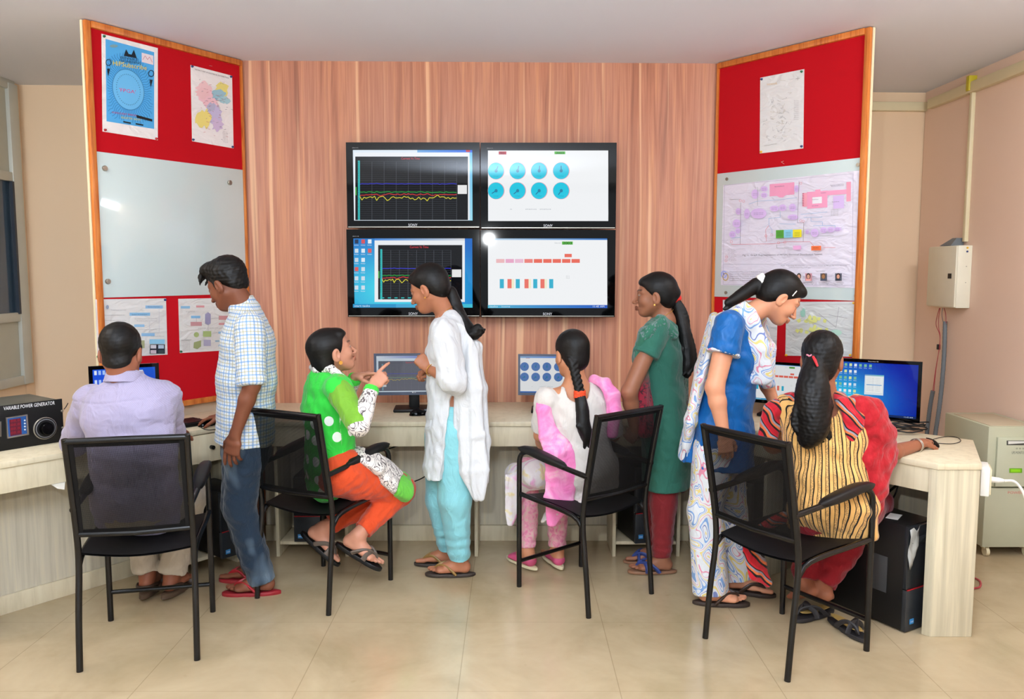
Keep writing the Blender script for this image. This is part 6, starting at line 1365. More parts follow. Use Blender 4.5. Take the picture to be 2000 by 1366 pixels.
# ------------------------------------------------------------------ woman in blue leaning over
def woman_blue():
    p = Person('woman in a bright blue tunic and patterned white dupatta, leaning over the seated woman', (1.0, 3.75), (214, 150, 116), (.66, 3.35, 0), (1.55, 4.2, 1.72), .94)
    neck, chest, waist, pel = J(1455, 613, 3.77), J(1437, 700, 3.77), J(1424, 780, 3.78), J(1408, 850, 3.79)
    shR, shL, elR, wrR, elL, wrL = J(1424, 640, 3.62), J(1470, 640, 3.94), J(1396, 757, 3.57), J(1414, 850, 3.56), J(1490, 735, 3.98), J(1518, 800, 3.96)
    p.torso(pel, waist, chest, neck, shL, shR); H = Head(1524, 582, 3.77, 0, 35); p.neckhead(H, neck+[0, 0, -.015], .046, smile=1)
    p.arm(shR, elR, wrR, (.052, .043, .037, .040, .026)); p.arm(shL, elL, wrL); hand(p.S, wrR, (.15, 0, -1), (0, 1, 0), 1, (25, 28, 30, 34), .93); hand(p.S, wrL, (.8, .1, -.4), (0, 0, -1), -1, (15, 18, 20, 22), .93)
    hR, kR, aR_, hL, kL, aL_ = J(1398, 880, 3.72), J(1378, 1000, 3.70), G2(1388, 3.69, .097), J(1412, 880, 3.88), J(1422, 1000, 3.86), G2(1440, 3.84, .097)
    p.leg(hR, kR, aR_); p.leg(hL, kL, aL_); dR, dL = nz((1, -.12, 0)), nz((1, -.35, 0)); foot(p.S, aR_, dR, side=-1, sc=.95); foot(p.S, aL_, dL, side=1, sc=.95)
    p.finish(); sd = p.sd; SQ = cloth('squiggle_print', 0, pattern=pat_squiggle)
    S = p.field(); loft(S, [(pel, sd, .15, .118), (pel+[0, 0, -.1], sd, .15, .118)], .02)
    for h, k_, a, e in ((hR, kR, aR_, .082), (hL, kL, aL_, .078)): S.put(cone(h, k_, .105, .082), .02); S.put(cone(k_, a+[-.0, 0, -.03], .082, e, 'e'), .02)
    p.garment('trousers', S, SQ, lambda V, N: folds(.009, 24, (0, 0, 1), 5, .15)(V))
    S = p.field(); loft(S, [(neck+[-.01, 0, -.03], sd, .07, .06), (J(1446, 645, 3.77), sd, .155, .085), (J(1436, 695, 3.77), sd, .150, .118), (J(1422, 775, 3.78), sd, .142, .112), (J(1406, 850, 3.79), sd, .17, .150), (J(1398, 908, 3.79), sd, .185, .170)], .03, 'e')
    S.put(cone(shR+[0, 0, .008], shR+(elR-shR)*.44, .070, .073, 'e'), .02); S.put(cone(shL, shL+(elL-shL)*.44, .066, .068, 'e'), .02)
    S.put(cone(neck+[.05, 0, .03], neck+[.015, 0, -.02], .062, .052), .006, 's'); S.put(ecap(J(1368, 790, 3.66), J(1352, 930, 3.62), (1, 0, 0), (.004, .10), (.045, .12)), .004, 's')
    p.garment('tunic', S, cloth('royal_blue_silk', '075A9E', .42, sheen=.1), lambda V, N: folds(.005, 16, (-.1, 0, 1), 4, .2)(V)+.004*nse(V*np.array([1, 1, 2.]), 22, 8))
    S = p.field(); e1 = shR+(elR-shR)*.40; e2 = shR+(elR-shR)*.455; S.put(cone(e1, e2, .0755, .0760, 'se'), .0); p.garment('sleeve_band', S, SQ)
    S = p.field()
    P = [J(1335, 885, 3.80), J(1349, 820, 3.72), J(1368, 740, 3.70), J(1388, 670, 3.70), J(1410, 620, 3.72), J(1440, 606, 3.70), J(1466, 630, 3.66), J(1480, 680, 3.66), J(1486, 742, 3.67)]; R = [.05, .055, .058, .06, .06, .055, .046, .045, .05]
    for i in range(len(P)-1): S.put(ecap(P[i], P[i+1], (.2, 1, 0) if i < 5 else (1, -.3, 0), (R[i], .022), (R[i+1], .022)), .025)
    P = [J(1440, 606, 3.84), J(1478, 625, 3.90), J(1496, 680, 3.86), J(1498, 750, 3.82)]
    for i in range(len(P)-1): S.put(ecap(P[i], P[i+1], (1, .3, 0), (.045, .024), (.042, .024)), .025)
    P = [J(1395, 620, 3.88), J(1370, 720, 3.88), J(1350, 820, 3.86), J(1333, 890, 3.84)]
    for i in range(len(P)-1): S.put(ecap(P[i], P[i+1], (.2, 1, 0), (.08, .022), (.08, .022)), .03)
    p.garment('dupatta', S, SQ, lambda V, N: folds(.009, 42, (.25, 0, 1), 9, .08)(V))
    tie = J(1490, 550, 3.78); tp = [tie, J(1473, 560, 3.78), J(1452, 574, 3.77), J(1434, 586, 3.76), J(1420, 592, 3.74)]
    def hf(S):
        p.cap(S, .006); S.put(H.E((0, -.090, .030), (.028, .035, .028)), .02); S.put(H.E((0, .056, .074), (.054, .032, .026), -10), .02); tail(S, tp, [.018, .030, .026, .020, .008], 1.0, (0, 1, 0)); wisps(S, tp, [.02, .034, .03, .026, .02], 12, 6, .9, .008, (0, 0, 1))
    p.hair((hf, H.O-[.36, .25, .25], H.O+.2), 'hair', tails=[tp])
    m = MB(); ax = nz(tp[1]-tie)
    for k in range(3): r_ = ring_mesh(tie+ax*.008*(k-1), ax, .028, .010, 1.2, wob=.002); m.add(r_.v, r_.f)
    m.build('hair_tie', WHITEP, p.t, smooth=True); c_ = H.P(.078, .018, .025); MB().tube([c_, c_+H.u*.03+H.f*.002], .003, 8).build('hair_clip', STEEL, p.t, smooth=True)
    ring_mesh(neck+(H.O-neck)*.14, H.O-neck, .056, .0012).build('necklace', GOLD, p.t, smooth=True)
    sandals(p, [(aR_, dR, -1, (0, 0, 1)), (aL_, dL, 1, (0, 0, 1))], plain('dark_sole_b', '33261F', .6), LEATH, .018, cross=False, sc=1.0, r=.007)
woman_blue()
# ------------------------------------------------------------------ seated woman, bright green
def woman_green():
    p = Person('seated woman in bright green dotted tunic and orange leggings, gesturing with both hands', (-.88, 3.88), (196, 138, 112), (-1.10, 3.42, 0), (-.42, 4.4, 1.42), .95)
    neck, chest, waist, pel = J(640, 728, 3.87), J(640, 790, 3.88), J(645, 855, 3.88), J(655, 915, 3.88)
    shR, shL, elR, wrR, elL, wrL = J(660, 758, 3.73), J(622, 756, 4.02), J(701, 832, 3.60), J(727, 757, 3.72), J(668, 790, 4.14), J(694, 737, 4.02)
    p.torso(pel, waist, chest, neck, shL, shR); H = Head(650, 685, 3.87, 30, -15); p.neckhead(H, neck+[0, 0, -.01], .046)
    p.arm(shR, elR, wrR); p.arm(shL, elL, wrL); hand(p.S, wrR, (.66, .12, .74), (.25, .9, -.3), 1, (12, 80, 85, 85), .95, .6); hand(p.S, wrL, (.95, -.1, .28), (.1, 0, -1), -1, (10, 55, 65, 70), .95, .5)
    hR, kR, aR_, hL, kL, aL_ = J(668, 925, 3.80), J(782, 955, 4.02), J(700, 1046, 3.84), J(655, 925, 3.95), J(768, 955, 4.14), J(632, 1032, 3.96)
    p.leg(hR, kR, aR_, (.085, .06, .056, .034)); p.leg(hL, kL, aL_, (.085, .06, .056, .034)); dR, uR = nz((.75, -.15, -.48)), nz((.48, 0, .88)); foot(p.S, aR_, dR, uR, side=-1, sc=.95); dL, uL = nz((.70, -.2, -.62)), nz((.6, 0, .8)); foot(p.S, aL_, dL, uL, side=1, sc=.95)
    p.finish(); sd = p.sd
    S = p.field()
    for h, k_, a in ((hR, kR, aR_), (hL, kL, aL_)): S.put(cone(h, k_, .118, .078), .03); S.put(cone(k_, a+(k_-a)*.10, .072, .048, 'e'), .02)
    p.garment('leggings', S, cloth('orange_cotton', 'D0481E'), lambda V, N: .006*nse(V, 22, 5)+.0035*nse(V, 45, 6))
    S = p.field(); loft(S, [(neck+[-.01, 0, -.0], sd, .062, .055), (J(639, 752, 3.87), sd, .155, .090), (J(640, 795, 3.88), sd, .152, .118), (J(645, 860, 3.88), sd, .140, .112), (J(646, 905, 3.88), sd, .165, .120), (J(634, 940, 3.88), sd, .150, .09)], .03)
    S.put(ecap(J(672, 905, 3.86), J(715, 912, 3.88), (0, 1, 0), (.12, .05), (.10, .03)), .04)
    S.put(cone(shR, shR+(elR-shR)*.10, .064, .062), .02); S.put(cone(shL, shL+(elL-shL)*.10, .064, .062), .02)
    S.put(cone(neck+[.04, 0, .05], neck+[.008, 0, 0.01], .05, .046), .006, 's')
    p.garment('tunic', S, cloth('green_dotted_cotton', 0, pattern=pat_dots), lambda V, N: .0065*nse(V*np.array([1, 1, 1.6]), 17, 4)+.003*nse(V, 40, 8), segs=[(neck, pel, .15, sd)])
    # sheer sleeves: olive green above, printed cream forearm, green cuff
    S = p.field(.004); S.put(cone(shR, elR+(shR-elR)*.06, .062, .052)); p.garment('upper_sleeve', S, cloth('olive_sheer', '6FA62C', .6), lambda V, N: .004*nse(V, 30, 4))
    S = p.field(.004); S.put(cone(shL, elL, .060, .050)); p.garment('upper_sleeve', S, MATS.get('x') or cloth('olive_sheer_b', '6FA62C', .6))
    PA = cloth('cream_paisley', 0, pattern=pat_paisley)
    for e, w_ in ((elR, wrR), (elL, wrL)):
        S = p.field(.004); S.put(cone(e, e+(w_-e)*.90, .050, .034, 'e')); p.garment('forearm_sleeve', S, PA, lambda V, N: .0025*nse(V, 45, 4))
        S = p.field(.004); S.put(cone(e+(w_-e)*.86, w_, .037, .034, 'se')); p.garment('cuff', S, cloth('green_cuff_%d' % (e[1]*100), '3ED03E', .6))
    S = p.field(); P = [J(704, 890, 3.82), J(734, 906, 3.86), J(767, 932, 3.94)]
    for i in range(2): S.put(ecap(P[i], P[i+1], (.0, 1, .0), (.070, .032), (.092, .038)), .03)
    S.put(ecap(J(748, 920, 3.90), J(775, 941, 3.95), (0, 1, 0), (.105, .045), (.11, .050)), .02); S.put(plane_cut(J(772, 945, 3.9), (1, 0, -.35), p.hi*0-9, p.hi*0+9) if False else plane_cut(J(779, 945, 3.9), (1, 0, -.35), [-2, 3, 0], [0, 5, 2]), .004, 's')
    p.garment('printed_hem_panel', S, PA, lambda V, N: .005*nse(V, 24, 4))
    S = p.field(); S.put(ecap(J(768, 940, 3.97), J(784, 950, 4.0), (0, 1, 0), (.115, .056), (.110, .060)), .01); S.put(plane_cut(J(776, 945, 3.9), (-1, 0, .35), [-2, 3, 0], [0, 5, 2]), .004, 's'); p.garment('green_hem', S, cloth('green_border', '66C040', .6), lambda V, N: .004*nse(V, 24, 4))
    S = p.field(); P = [J(612, 718, 3.94), J(618, 722, 3.82), J(648, 722, 3.79), J(672, 742, 3.78), J(686, 770, 3.80)]
    for i in range(len(P)-1): S.put(cone(P[i], P[i+1], .020, .016), .01)
    p.garment('printed_scarf', S, PA, lambda V, N: .003*nse(V, 50, 4))
    def hf(S):
        S.put(H.E((0, -.024, .030), (.080, .100, .086))); S.put(H.E((0, -.060, -.045), (.066, .056, .065)), .03); S.put(H.E((0, .045, .066), (.056, .036, .026), -15), .02); S.put(plane_cut(H.P(0, .026, -.012), H.f*.92-H.u*.36, H.O-.2, H.O+.2), .012, 's'); S.put(H.E((0, .045, .072), (.056, .036, .022), -15), .015)
    p.hair(hf)
    MB().disc(H.P(.080, -.003, -.052), .008, H.r, .003, 16, prof=[(.009, 0), (.009, .003)]).build('earring', GOLD, p.t, smooth=True)
    for A, d, u_, s_ in ((aR_, dR, uR, -1), (aL_, dL, uL, 1)):
        so = sole_mesh(A-u_*.004, d, s_, .98, .02, up=u_).build('sandal', BLACKM, p.t, smooth=True); thong(A, d, s_, .98, u_, .008, True).build('strap', plain('grey_brown_strap', '5A4E44', .5), so, smooth=True)
woman_green()
# ------------------------------------------------------------------ seated man, lavender shirt
def man_lavender():
    p = Person('seated man in a lavender shirt seen from behind, working at the left desk', (-1.52, 3.36), (150, 92, 68), (-2.02, 3.1, 0), (-1.25, 4.2, 1.52), 1.0)
    neck, chest, waist, pel = J(244, 742, 3.37), J(252, 812, 3.36), J(262, 900, 3.35), J(268, 985, 3.36)
    shL, shR, elL, wrL, elR, wrR = J(178, 783, 3.40), J(322, 774, 3.42), J(146, 864, 3.54), G2(176, 3.76, .79), J(334, 850, 3.56), G2(340, 3.80, .79)
    p.torso(pel, waist, chest, neck, shL, shR); H = Head(237, 688, 3.38, 98, 12); p.neckhead(H, neck+[0, 0, -.01], .054)
    p.arm(shL, elL, wrL); p.arm(shR, elR, wrR); hand(p.S, wrL, (.25, 1, -.06), (0, 0, -1), 1, (20, 22, 24, 26)); hand(p.S, wrR, (-.1, 1, -.06), (0, 0, -1), -1, (20, 22, 24, 26))
    hL, kL, aL_, hR, kR, aR_ = J(238, 1000, 3.42), G2(262, 3.84, .47), G2(288, 3.80, .115), J(300, 1000, 3.42), G2(372, 3.82, .48), G2(336, 3.80, .115)
    p.leg(hL, kL, aL_); p.leg(hR, kR, aR_); dL, dR = nz((-.14, 1, -.12)), nz((.10, 1, -.12)); foot(p.S, aL_, dL, side=1); foot(p.S, aR_, dR, side=-1)
    p.finish(); sd = p.sd
    S = p.field(); loft(S, [(pel, sd, .165, .12), (pel+[0, .05, -.02], sd, .165, .10)], .02)
    for h, k_, a in ((hL, kL, aL_), (hR, kR, aR_)): S.put(cone(h, k_, .098, .078), .03); S.put(cone(k_, a+(k_-a)*.02, .078, .064, 'e'), .02)
    p.garment('trousers', S, cloth('beige_cotton', 'B9AE9C'), lambda V, N: .006*nse(V, 18, 5)+.004*nse(V, 38, 6))
    S = p.field(); loft(S, [(neck, sd, .068, .062), (J(247, 776, 3.37), sd, .165, .085), (J(251, 805, 3.36), sd, .188, .112), (J(260, 890, 3.35), sd, .170, .118), (J(266, 975, 3.35), sd, .178, .125), (J(268, 1020, 3.36), sd, .175, .06)], .03)
    for a, b, c in ((shL, elL, wrL), (shR, elR, wrR)): S.put(cone(a, b, .068, .060), .03); S.put(cone(b, c+(b-c)*.05, .060, .040, 'e'), .015)
    S.put(cone(neck+[.0, .016, .03], neck+[0, 0, -.03], .063, .074, 's'), .006); S.put(cone(neck+[-.005, .035, .10], neck+[0, .01, .012], .056, .054), .004, 's')
    def dp(V, N):
        b = 1/(1+np.exp(-(V[:, 0]+1.50)*30)); return .0055*nse(V*np.array([1.6, 1, 1]), 14, 3)+.0035*nse(V*np.array([1, 1, 1.5]), 34, 9)*(.4+.6*b)-.003*np.exp(-((V[:, 2]-1.035-.02*np.sin((V[:, 0]+1.5)*6))/.004)**2)
    LV = cloth('lavender_cotton', 0, pattern=pat_pinstripe); p.garment('shirt', S, LV, dp); collar(p, neck+[0, .0, .004], (0, .12, 1), .070, .034, LV)
    def hf(S):
        S.put(H.E((0, -.020, .038), (.079, .099, .086))); S.put(H.E((0, -.052, -.040), (.056, .040, .058)), .02); S.put(plane_cut(H.P(0, .012, .0), H.f*.66-H.u*.75, H.O-.2, H.O+.2), .012, 's')
        for sx in (-1, 1): S.put(H.C((sx*.071, .010, .02), (sx*.071, .008, -.012), .008, .004), .008)
    p.hair(hf, disp=.001)
    for A, d, s_ in ((aL_, dL, 1), (aR_, dR, -1)):
        so = sole_mesh(A, d, s_, 1.08, .024, up=(0, .12, 1)).build('sandal', plain('brown_sole', '5C4A3A', .6), p.t, smooth=True)
        m = MB(); t_ = np.cross(d, (0, 0, 1))*s_
        m.tube(smooth_path([A-t_*.046-[0, 0, .07]+d*.02, A-t_*.048-[0, 0, .05], A-t_*.03-d*.075-[0, 0, .055], A+t_*.03-d*.075-[0, 0, .055], A+t_*.048-[0, 0, .05], A+t_*.046-[0, 0, .07]+d*.02], 2), .005, 8, flat=1.5); m.tube(smooth_path([A-t_*.046-[0, 0, .076]+d*.09, A-[0, 0, .030]+d*.09, A+t_*.046-[0, 0, .076]+d*.09], 2), .007, 8, flat=2.2)
        m.build('strap', LEATH, so, smooth=True)
man_lavender()
# ------------------------------------------------------------------ seated woman, white and pink, braid
def woman_pink():
    p = Person('seated woman in white and pink seen from behind, braid with an orange tie', (.33, 4.0), (196, 134, 98), (.02, 3.72, 0), (.66, 4.5, 1.42), .93)
    neck, chest, waist, pel = J(1124, 745, 3.98), J(1130, 815, 3.98), J(1138, 870, 3.97), J(1143, 912, 3.97)
    shL, shR, elL, wrL, elR, wrR = J(1069, 782, 3.92), J(1184, 774, 4.06), J(1057, 850, 3.96), J(1066, 893, 4.16), J(1196, 850, 4.12), J(1160, 885, 4.25)
    p.torso(pel, waist, chest, neck, shL, shR); H = Head(1116, 691, 4.0, 112, 8); p.neckhead(H, neck+[0, 0, -.01], .046)
    p.arm(shL, elL, wrL); p.arm(shR, elR, wrR); hand(p.S, wrL, (.1, 1, .05), (0, 0, -1), 1, (20, 22, 24, 26), .92); hand(p.S, wrR, (-.3, 1, 0), (0, 0, -1), -1, (20, 22, 24, 26), .92)
    hL, kL, aL_, hR, kR, aR_ = J(1118, 932, 4.02), G2(1030, 4.30, .49), G2(1030, 4.16, .10), J(1165, 932, 4.08), G2(1092, 4.32, .49), G2(1088, 4.18, .10)
    p.leg(hL, kL, aL_); p.leg(hR, kR, aR_); dL, dR = nz((-.62, .78, 0)), nz((-.30, .95, 0)); foot(p.S, aL_, dL, side=1, sc=.9); foot(p.S, aR_, dR, side=-1, sc=.9)
    p.finish(); sd = p.sd
    S = p.field(); S.put(cone(hL, hR, .098, .098))
    for h, k_, a in ((hL, kL, aL_), (hR, kR, aR_)): S.put(cone(h, k_, .095, .068), .03); S.put(cone(k_, a+(k_-a)*.02, .068, .046, 'e'), .02)
    p.garment('leggings', S, cloth('pink_print_cotton', 0, pattern=pat_leg), lambda V, N: .004*nse(V, 22, 5)+.003*np.sin(V[:, 2]*120+2*nse(V, 9, 3))*np.clip(.4-V[:, 2], 0, 1)*3)
    S = p.field(); loft(S, [(J(1127, 768, 3.98), sd, .115, .060), (J(1128, 788, 3.98), sd, .160, .095), (J(1131, 820, 3.98), sd, .158, .112), (J(1137, 880, 3.97), sd, .148, .108), (J(1142, 915, 3.97), sd, .178, .122), (J(1143, 958, 3.98), sd, .188, .07)], .03)
    S.put(cone(shL, elL+(shL-elL)*.1, .062, .056, 'e'), .02); S.put(cone(shR, elR, .062, .054, 'e'), .02); S.put(cone(neck+[.0, .02, .03], neck+[.004, -.05, -.055], .075, .060), .008, 's')
    P = [J(1150, 965, 3.90), J(1100, 985, 3.92), J(1072, 1000, 3.98)]
    for i in range(2): S.put(ecap(P[i], P[i+1], (0, 1, 0), (.09, .012), (.09, .012)), .03)
    p.garment('tunic', S, cloth('off_white_cotton', 'D0CAC4', bump=.3), lambda V, N: .0045*nse(V*np.array([1, 1, 1.4]), 17, 4)+.003*nse(V, 40, 8))
    PK = cloth('pink_tie_dye', 0, pattern=pat_pink); FL = cloth('pale_floral', 0, pattern=pat_floral)
    S = p.field(); P = [J(1160, 742, 4.02), J(1180, 748, 3.99), J(1196, 772, 3.96), J(1200, 805, 3.95), J(1196, 850, 3.95)]; R = [.03, .036, .040, .036, .03]
    for i in range(len(P)-1): S.put(ecap(P[i], P[i+1], sd, (R[i], .024), (R[i+1], .022)), .02)
    p.garment('dupatta', S, PK, lambda V, N: folds(.005, 44, (.1, 0, 1), 9, .1)(V))
    S = p.field(); P = [J(1058, 768, 3.92), J(1061, 800, 3.87), J(1072, 850, 3.86), J(1092, 885, 3.84), J(1098, 930, 3.84), J(1090, 975, 3.85), J(1078, 1025, 3.86)]; R = [.025, .035, .045, .075, .080, .075, .03]
    for i in range(len(P)-1): S.put(ecap(P[i], P[i+1], (1, .1, 0), (R[i], .016), (R[i+1], .016)), .02)
    p.garment('dupatta_end', S, PK, lambda V, N: folds(.008, 40, (.1, 0, 1), 9, .1)(V))
    S = p.field(); S.put(ecap(J(1050, 925, 4.10), J(1010, 935, 4.28), (1, .5, 0), (.09, .075), (.085, .08)), .03); S.put(ecap(J(1005, 935, 4.15), J(995, 1025, 4.12), (1, .5, 0), (.09, .02), (.02, .012)), .03); S.put(ecap(J(1060, 925, 4.15), J(1100, 935, 4.25), (1, .5, 0), (.08, .075), (.08, .075)), .03)
    p.garment('tunic_lap', S, FL, lambda V, N: folds(.008, 26, (-.2, 0, 1), 9, .1)(V))
    tp = [J(1117, 706, 3.90), J(1122, 725, 3.90), J(1126, 745, 3.895), J(1132, 767, 3.89)]; tl = [J(1133, 774, 3.885), J(1137, 800, 3.87), J(1138, 830, 3.86), J(1146, 850, 3.86), J(1152, 868, 3.87)]
    def hf(S):
        S.put(H.E((0, -.018, .034), (.0805, .100, .087))); S.put(H.E((0, -.06, -.030), (.062, .045, .06)), .03); S.put(plane_cut(H.P(0, .02, -.012), H.f*.78-H.u*.62, H.O-.2, H.O+.2), .012, 's')
        P, R = strands(tp, [.028, .026, .024, .020]); n_ = 7; a0, b0 = tp[0], tp[-1]
        for i in range(n_*2):
            t = i/(n_*2-1); c = a0*(1-t)+b0*t; sx = 1 if i % 2 else -1; S.put(ecap(c+[sx*.012, 0, .010], c+[-sx*.004, -.006, -.012], (1, 0, 0), (.014, .013), (.012, .012)), .004)
        tail(S, tl, [.018, .028, .031, .028, .012], 1.0); wisps(S, tl, [.018, .032, .036, .034, .02], 12, 8, .8)
    p.hair((hf, H.O-[.2, .3, .48], H.O+[.25, .2, .2]), 'hair', tails=[tl])
    m = MB(); c = J(1132.5, 771, 3.888); ax = nz((.05, 0, -1))
    for k in range(4): r_ = ring_mesh(c+ax*.007*(k-1.5), ax, .023, .007, 1.2, wob=.003); m.add(r_.v, r_.f)
    m.build('hair_tie', plain('orange_scrunchie', 'E0481C', .7), p.t, smooth=True)
    for A, d, s_ in ((aL_, dL, 1), (aR_, dR, -1)):
        S = p.field(.004); foot(S, A, d, side=s_, sc=.97, toes=False); S.put(plane_cut(A-[0, 0, .035], (0, 0, 1), [-1, 3, 0], [2, 5, 1]), .004, 's'); p.garment('shoe', S, plain('pink_shoe_fabric', 'C85078', .6), smooth=1)
        sole_mesh(A, d, s_, .97, .014).build('shoe_sole', CREAM, p.t, smooth=True)
woman_pink()
# ------------------------------------------------------------------ seated woman, yellow and black stripes
def woman_stripe():
    p = Person('seated woman in yellow and black striped tunic and red dupatta, hand on mouse', (1.28, 3.4), (158, 98, 70), (.98, 3.08, 0), (2.02, 4.05, 1.48), .95)
    neck, chest, waist, pel = J(1612, 778, 3.42), J(1612, 850, 3.40), J(1618, 925, 3.37), J(1624, 980, 3.36)
    shL, shR, elR, wrR, elL, wrL = J(1542, 800, 3.50), J(1680, 802, 3.37), J(1722, 890, 3.42), J(1798, 868, 3.62), J(1512, 860, 3.66), G2(1535, 3.86, .80)
    p.torso(pel, waist, chest, neck, shL, shR); H = Head(1606, 702, 3.44, 62, 4); p.neckhead(H, neck+[0, 0, -.01], .047)
    p.arm(shL, elL, wrL); p.arm(shR, elR, wrR); hand(p.S, wrR+[0, 0, .004], (.62, .75, .0), (0, 0, -1), -1, (30, 32, 34, 36), .93, .3); hand(p.S, wrL, (.4, 1, -.05), (0, 0, -1), 1, (20, 22, 24, 26), .93)
    hL, kL, aL_, hR, kR, aR_ = J(1592, 1012, 3.42), G2(1590, 3.80, .48), G2(1572, 3.60, .150), J(1655, 1018, 3.38), G2(1708, 3.66, .50), G2(1608, 3.57, .148)
    p.leg(hL, kL, aL_); p.leg(hR, kR, aR_); dL, uL = nz((-.25, .85, -.42)), nz((-.1, .42, .9)); dR = nz((.30, .85, -.42)); foot(p.S, aL_, dL, uL, side=1, sc=.93); foot(p.S, aR_, dR, uL, side=-1, sc=.93)
    p.finish(); sd = p.sd
    S = p.field(); S.put(cone(hL, hR, .102, .102)); S.put(cone(hL+[0, -.03, .03], hR+[0, -.03, .03], .105, .105), .02)
    for h, k_, a in ((hL, kL, aL_), (hR, kR, aR_)): S.put(cone(h, k_, .098, .074), .03); S.put(cone(k_, a, .074, .056, 'e'), .02)
    p.garment('leggings', S, cloth('crimson_cotton', '8E1420'), lambda V, N: .006*nse(V, 22, 5)+.006*np.sin(V[:, 2]*110+2.5*nse(V, 12, 3))*np.clip(.5-V[:, 2], 0, 1)*2)
    S = p.field(); loft(S, [(J(1612, 803, 3.42), sd, .125, .062), (J(1612, 822, 3.41), sd, .168, .098), (J(1613, 860, 3.40), sd, .165, .112), (J(1618, 940, 3.37), sd, .155, .110), (J(1624, 985, 3.35), sd, .175, .122), (J(1624, 1034, 3.35), sd, .182, .07)], .03)
    S.put(cone(shL, shL+(elL-shL)*.3, .066, .064), .02); S.put(cone(shR, shR+(elR-shR)*.3, .066, .064), .02); S.put(cone(neck+[.0, .01, .03], neck+[-.01, -.05, -.065], .080, .058), .008, 's')
    p.garment('tunic', S, cloth('yellow_black_stripe', 0, pattern=pat_stripes), lambda V, N: .006*nse(V*np.array([1, 1, 1.6]), 16, 4)+.003*nse(V, 40, 8), segs=[(chest+[0, 0, .2], pel-[0, 0, .2], .17, -np.cross(sd, (0, 0, 1)))])
    S = p.field(); S.put(cone(shL, elL, .064, .060, 'e'), .02); S.put(cone(elL, elL+(wrL-elL)*.4, .06, .052, 'e'), .02); p.garment('printed_sleeve', S, cloth('rust_print', 0, pattern=lambda k: k.mix(k.ramp(k.sep(k.oc())[2], [(.955, 0.0), (.975, 1.0)], 'LINEAR'), lin('B4682C'), pat_redband(k))), lambda V, N: .005*nse(V, 26, 4))
    RD = cloth('red_gauze', 0, pattern=lambda k: k.ramp(k.noise(k.oc(), 30, 4, .6), [(.35, '9A0C16'), (.6, 'B21824'), (.8, 'BE2C36')])); BAND = cloth('banded_border', 0, pattern=pat_redband)
    S = p.field(); P = [J(1672, 800, 3.36), J(1696, 812, 3.36), J(1712, 850, 3.36), J(1706, 900, 3.34), J(1700, 950, 3.33), J(1705, 1000, 3.36)]; R = [.05, .075, .085, .095, .075, .035]
    for i in range(len(P)-1): S.put(ecap(P[i], P[i+1], (1, .35, 0), (R[i], .055), (R[i+1], .05)), .03)
    S.put(cone(shR, elR, .07, .07, 'e'), .03)
    p.garment('red_dupatta', S, RD, lambda V, N: .010*nse(V, 13, 4)+.005*nse(V, 34, 6))
    S = p.field(); P = [J(1640, 775, 3.38), J(1655, 790, 3.33), J(1668, 815, 3.30), J(1664, 860, 3.285)]; R = [.035, .05, .055, .03]
    for i in range(len(P)-1): S.put(ecap(P[i], P[i+1], (1, .2, -.3), (R[i], .022), (R[i+1], .020)), .02)
    P = [J(1590, 778, 3.52), J(1545, 782, 3.50), J(1512, 800, 3.50), J(1500, 850, 3.52)]
    for i in range(len(P)-1): S.put(ecap(P[i], P[i+1], (1, -.4, .4), (.045, .03), (.045, .03)), .02)
    p.garment('dupatta_border', S, BAND, lambda V, N: .004*nse(V, 30, 4))
    S = p.field(); P = [J(1530, 1010, 3.42), J(1478, 1040, 3.42), J(1468, 1070, 3.42), J(1480, 1115, 3.42), J(1500, 1140, 3.42)]; R = [.05, .06, .062, .055, .02]
    for i in range(len(P)-1): S.put(ecap(P[i], P[i+1], (1, .6, 0), (R[i], .018), (R[i+1], .016)), .02)
    p.garment('dupatta_end', S, BAND, lambda V, N: folds(.007, 40, (.2, 0, 1), 9, .1)(V))
    S = p.field(); P = [J(1690, 960, 3.30), J(1698, 1010, 3.36), J(1694, 1045, 3.40)]
    for i in range(2): S.put(ecap(P[i], P[i+1], (1, .6, 0), (.03, .02), (.03, .02)), .02)
    p.garment('tunic_side_panel', S, cloth('orange_panel', 'D8903C'), lambda V, N: .004*nse(V, 30, 4))
    root = J(1592, 706, 3.37); tp = [root, J(1588, 735, 3.34), J(1587, 770, 3.31), J(1588, 805, 3.30), J(1590, 835, 3.29), J(1576, 862, 3.29)]
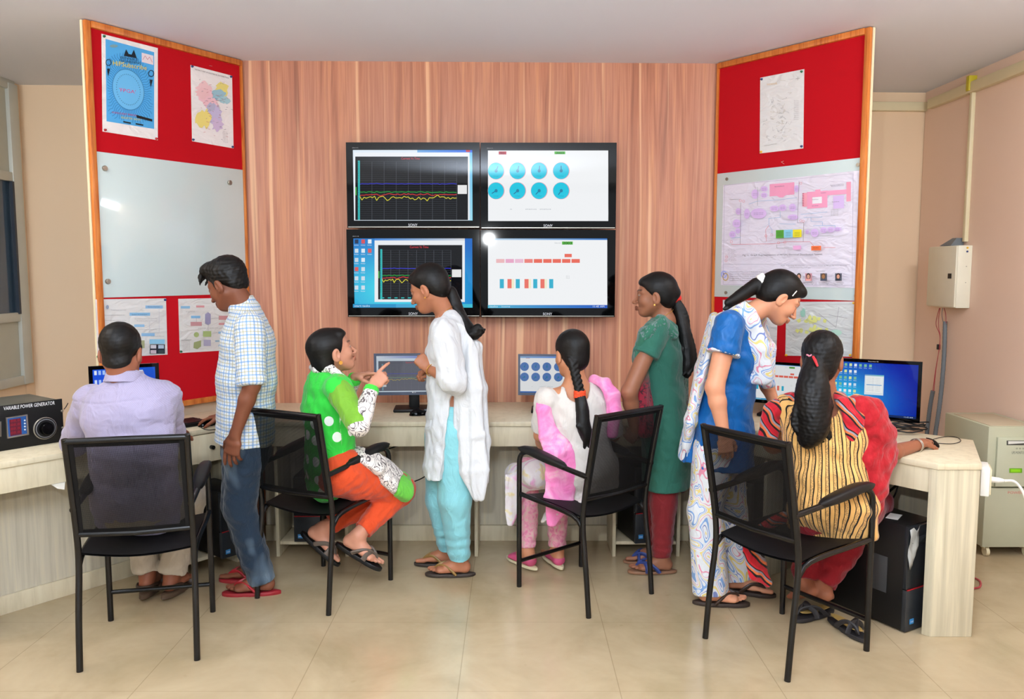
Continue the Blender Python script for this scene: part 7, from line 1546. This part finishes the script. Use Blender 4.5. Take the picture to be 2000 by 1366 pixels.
    def hf(S):
        p.cap(S, .004, -.03); S.put(H.E((0, -.018, .034), (.0805, .100, .087)), .01); S.put(H.E((0, -.06, -.040), (.060, .045, .06)), .03); S.put(plane_cut(H.P(0, .02, -.014), H.f*.78-H.u*.62, H.O-.2, H.O+.2), .012, 's')
        tail(S, tp, [.020, .044, .062, .062, .052, .020], 1.0, k=.02)
        r = random.Random(2)
        for k in range(16):
            q = [tp[2]+[r.uniform(-.06, .06), 0, 0], tp[3]+[r.uniform(-.085, .085), r.uniform(-.01, .01), 0], tp[4]+[r.uniform(-.085, .08), 0, r.uniform(-.03, 0)], tp[5]+[r.uniform(-.05, .10), 0, r.uniform(-.01, .03)]]; tail(S, q, [.016, .013, .009, .004], 1, k=.006)
    p.hair((hf, H.O-[.3, .3, .46], H.O+[.25, .2, .2]), 'hair', disp=.0015, tails=[tp])
    MB().tube([J(1588, 697, 3.325), J(1592, 704, 3.31), J(1597, 716, 3.30)], [.005, .006, .004], 8).build('hair_clip', plain('red_clip', 'D8202C', .4), p.t, smooth=True)
    m = MB()
    for q in ((-7, -3), (-3, 0), (3, -3)): m.tube([J(1582, 696, 3.32), J(1582+q[0], 696+q[1], 3.32)], .003, 6)
    m.build('hair_pin', plain('pink_pin', 'E08AA0', .4), p.t, smooth=True)
    for k in (0, 1): ring_mesh(wrR+(elR-wrR)*(.10+.03*k), wrR-elR, .030, .0022).build('bangle', STEEL, p.t, smooth=True)
woman_stripe()
# sandals slipped off under the striped woman's chair
for (u, v, a, lab) in ((1657, 1236, (.35, -1, 0), 'black and tan sandal kicked off under the striped woman, by the front chair leg'), (1590, 1208, (-.9, -.5, 0), 'dark sandal lying under the bare feet of the striped woman')):
    q = onz(u, v, 0); d = nz(a); A = np.array([q[0], q[1], .096])-d*.05; t = thing('sandal', (q[0], q[1], 0), lab, 'sandal', 'sandals off under the right chair')
    sole_mesh(A, d, 1, .95, .018).build('sole', RUBB, t, smooth=True); sole_mesh(A+[0, 0, .002], d, 1, .72, .003).build('insole', plain('tan_insole', 'A08448', .6), t, smooth=True); thong(A, d, 1, .95, r=.007, cross=True).build('strap', RUBB, t, smooth=True)
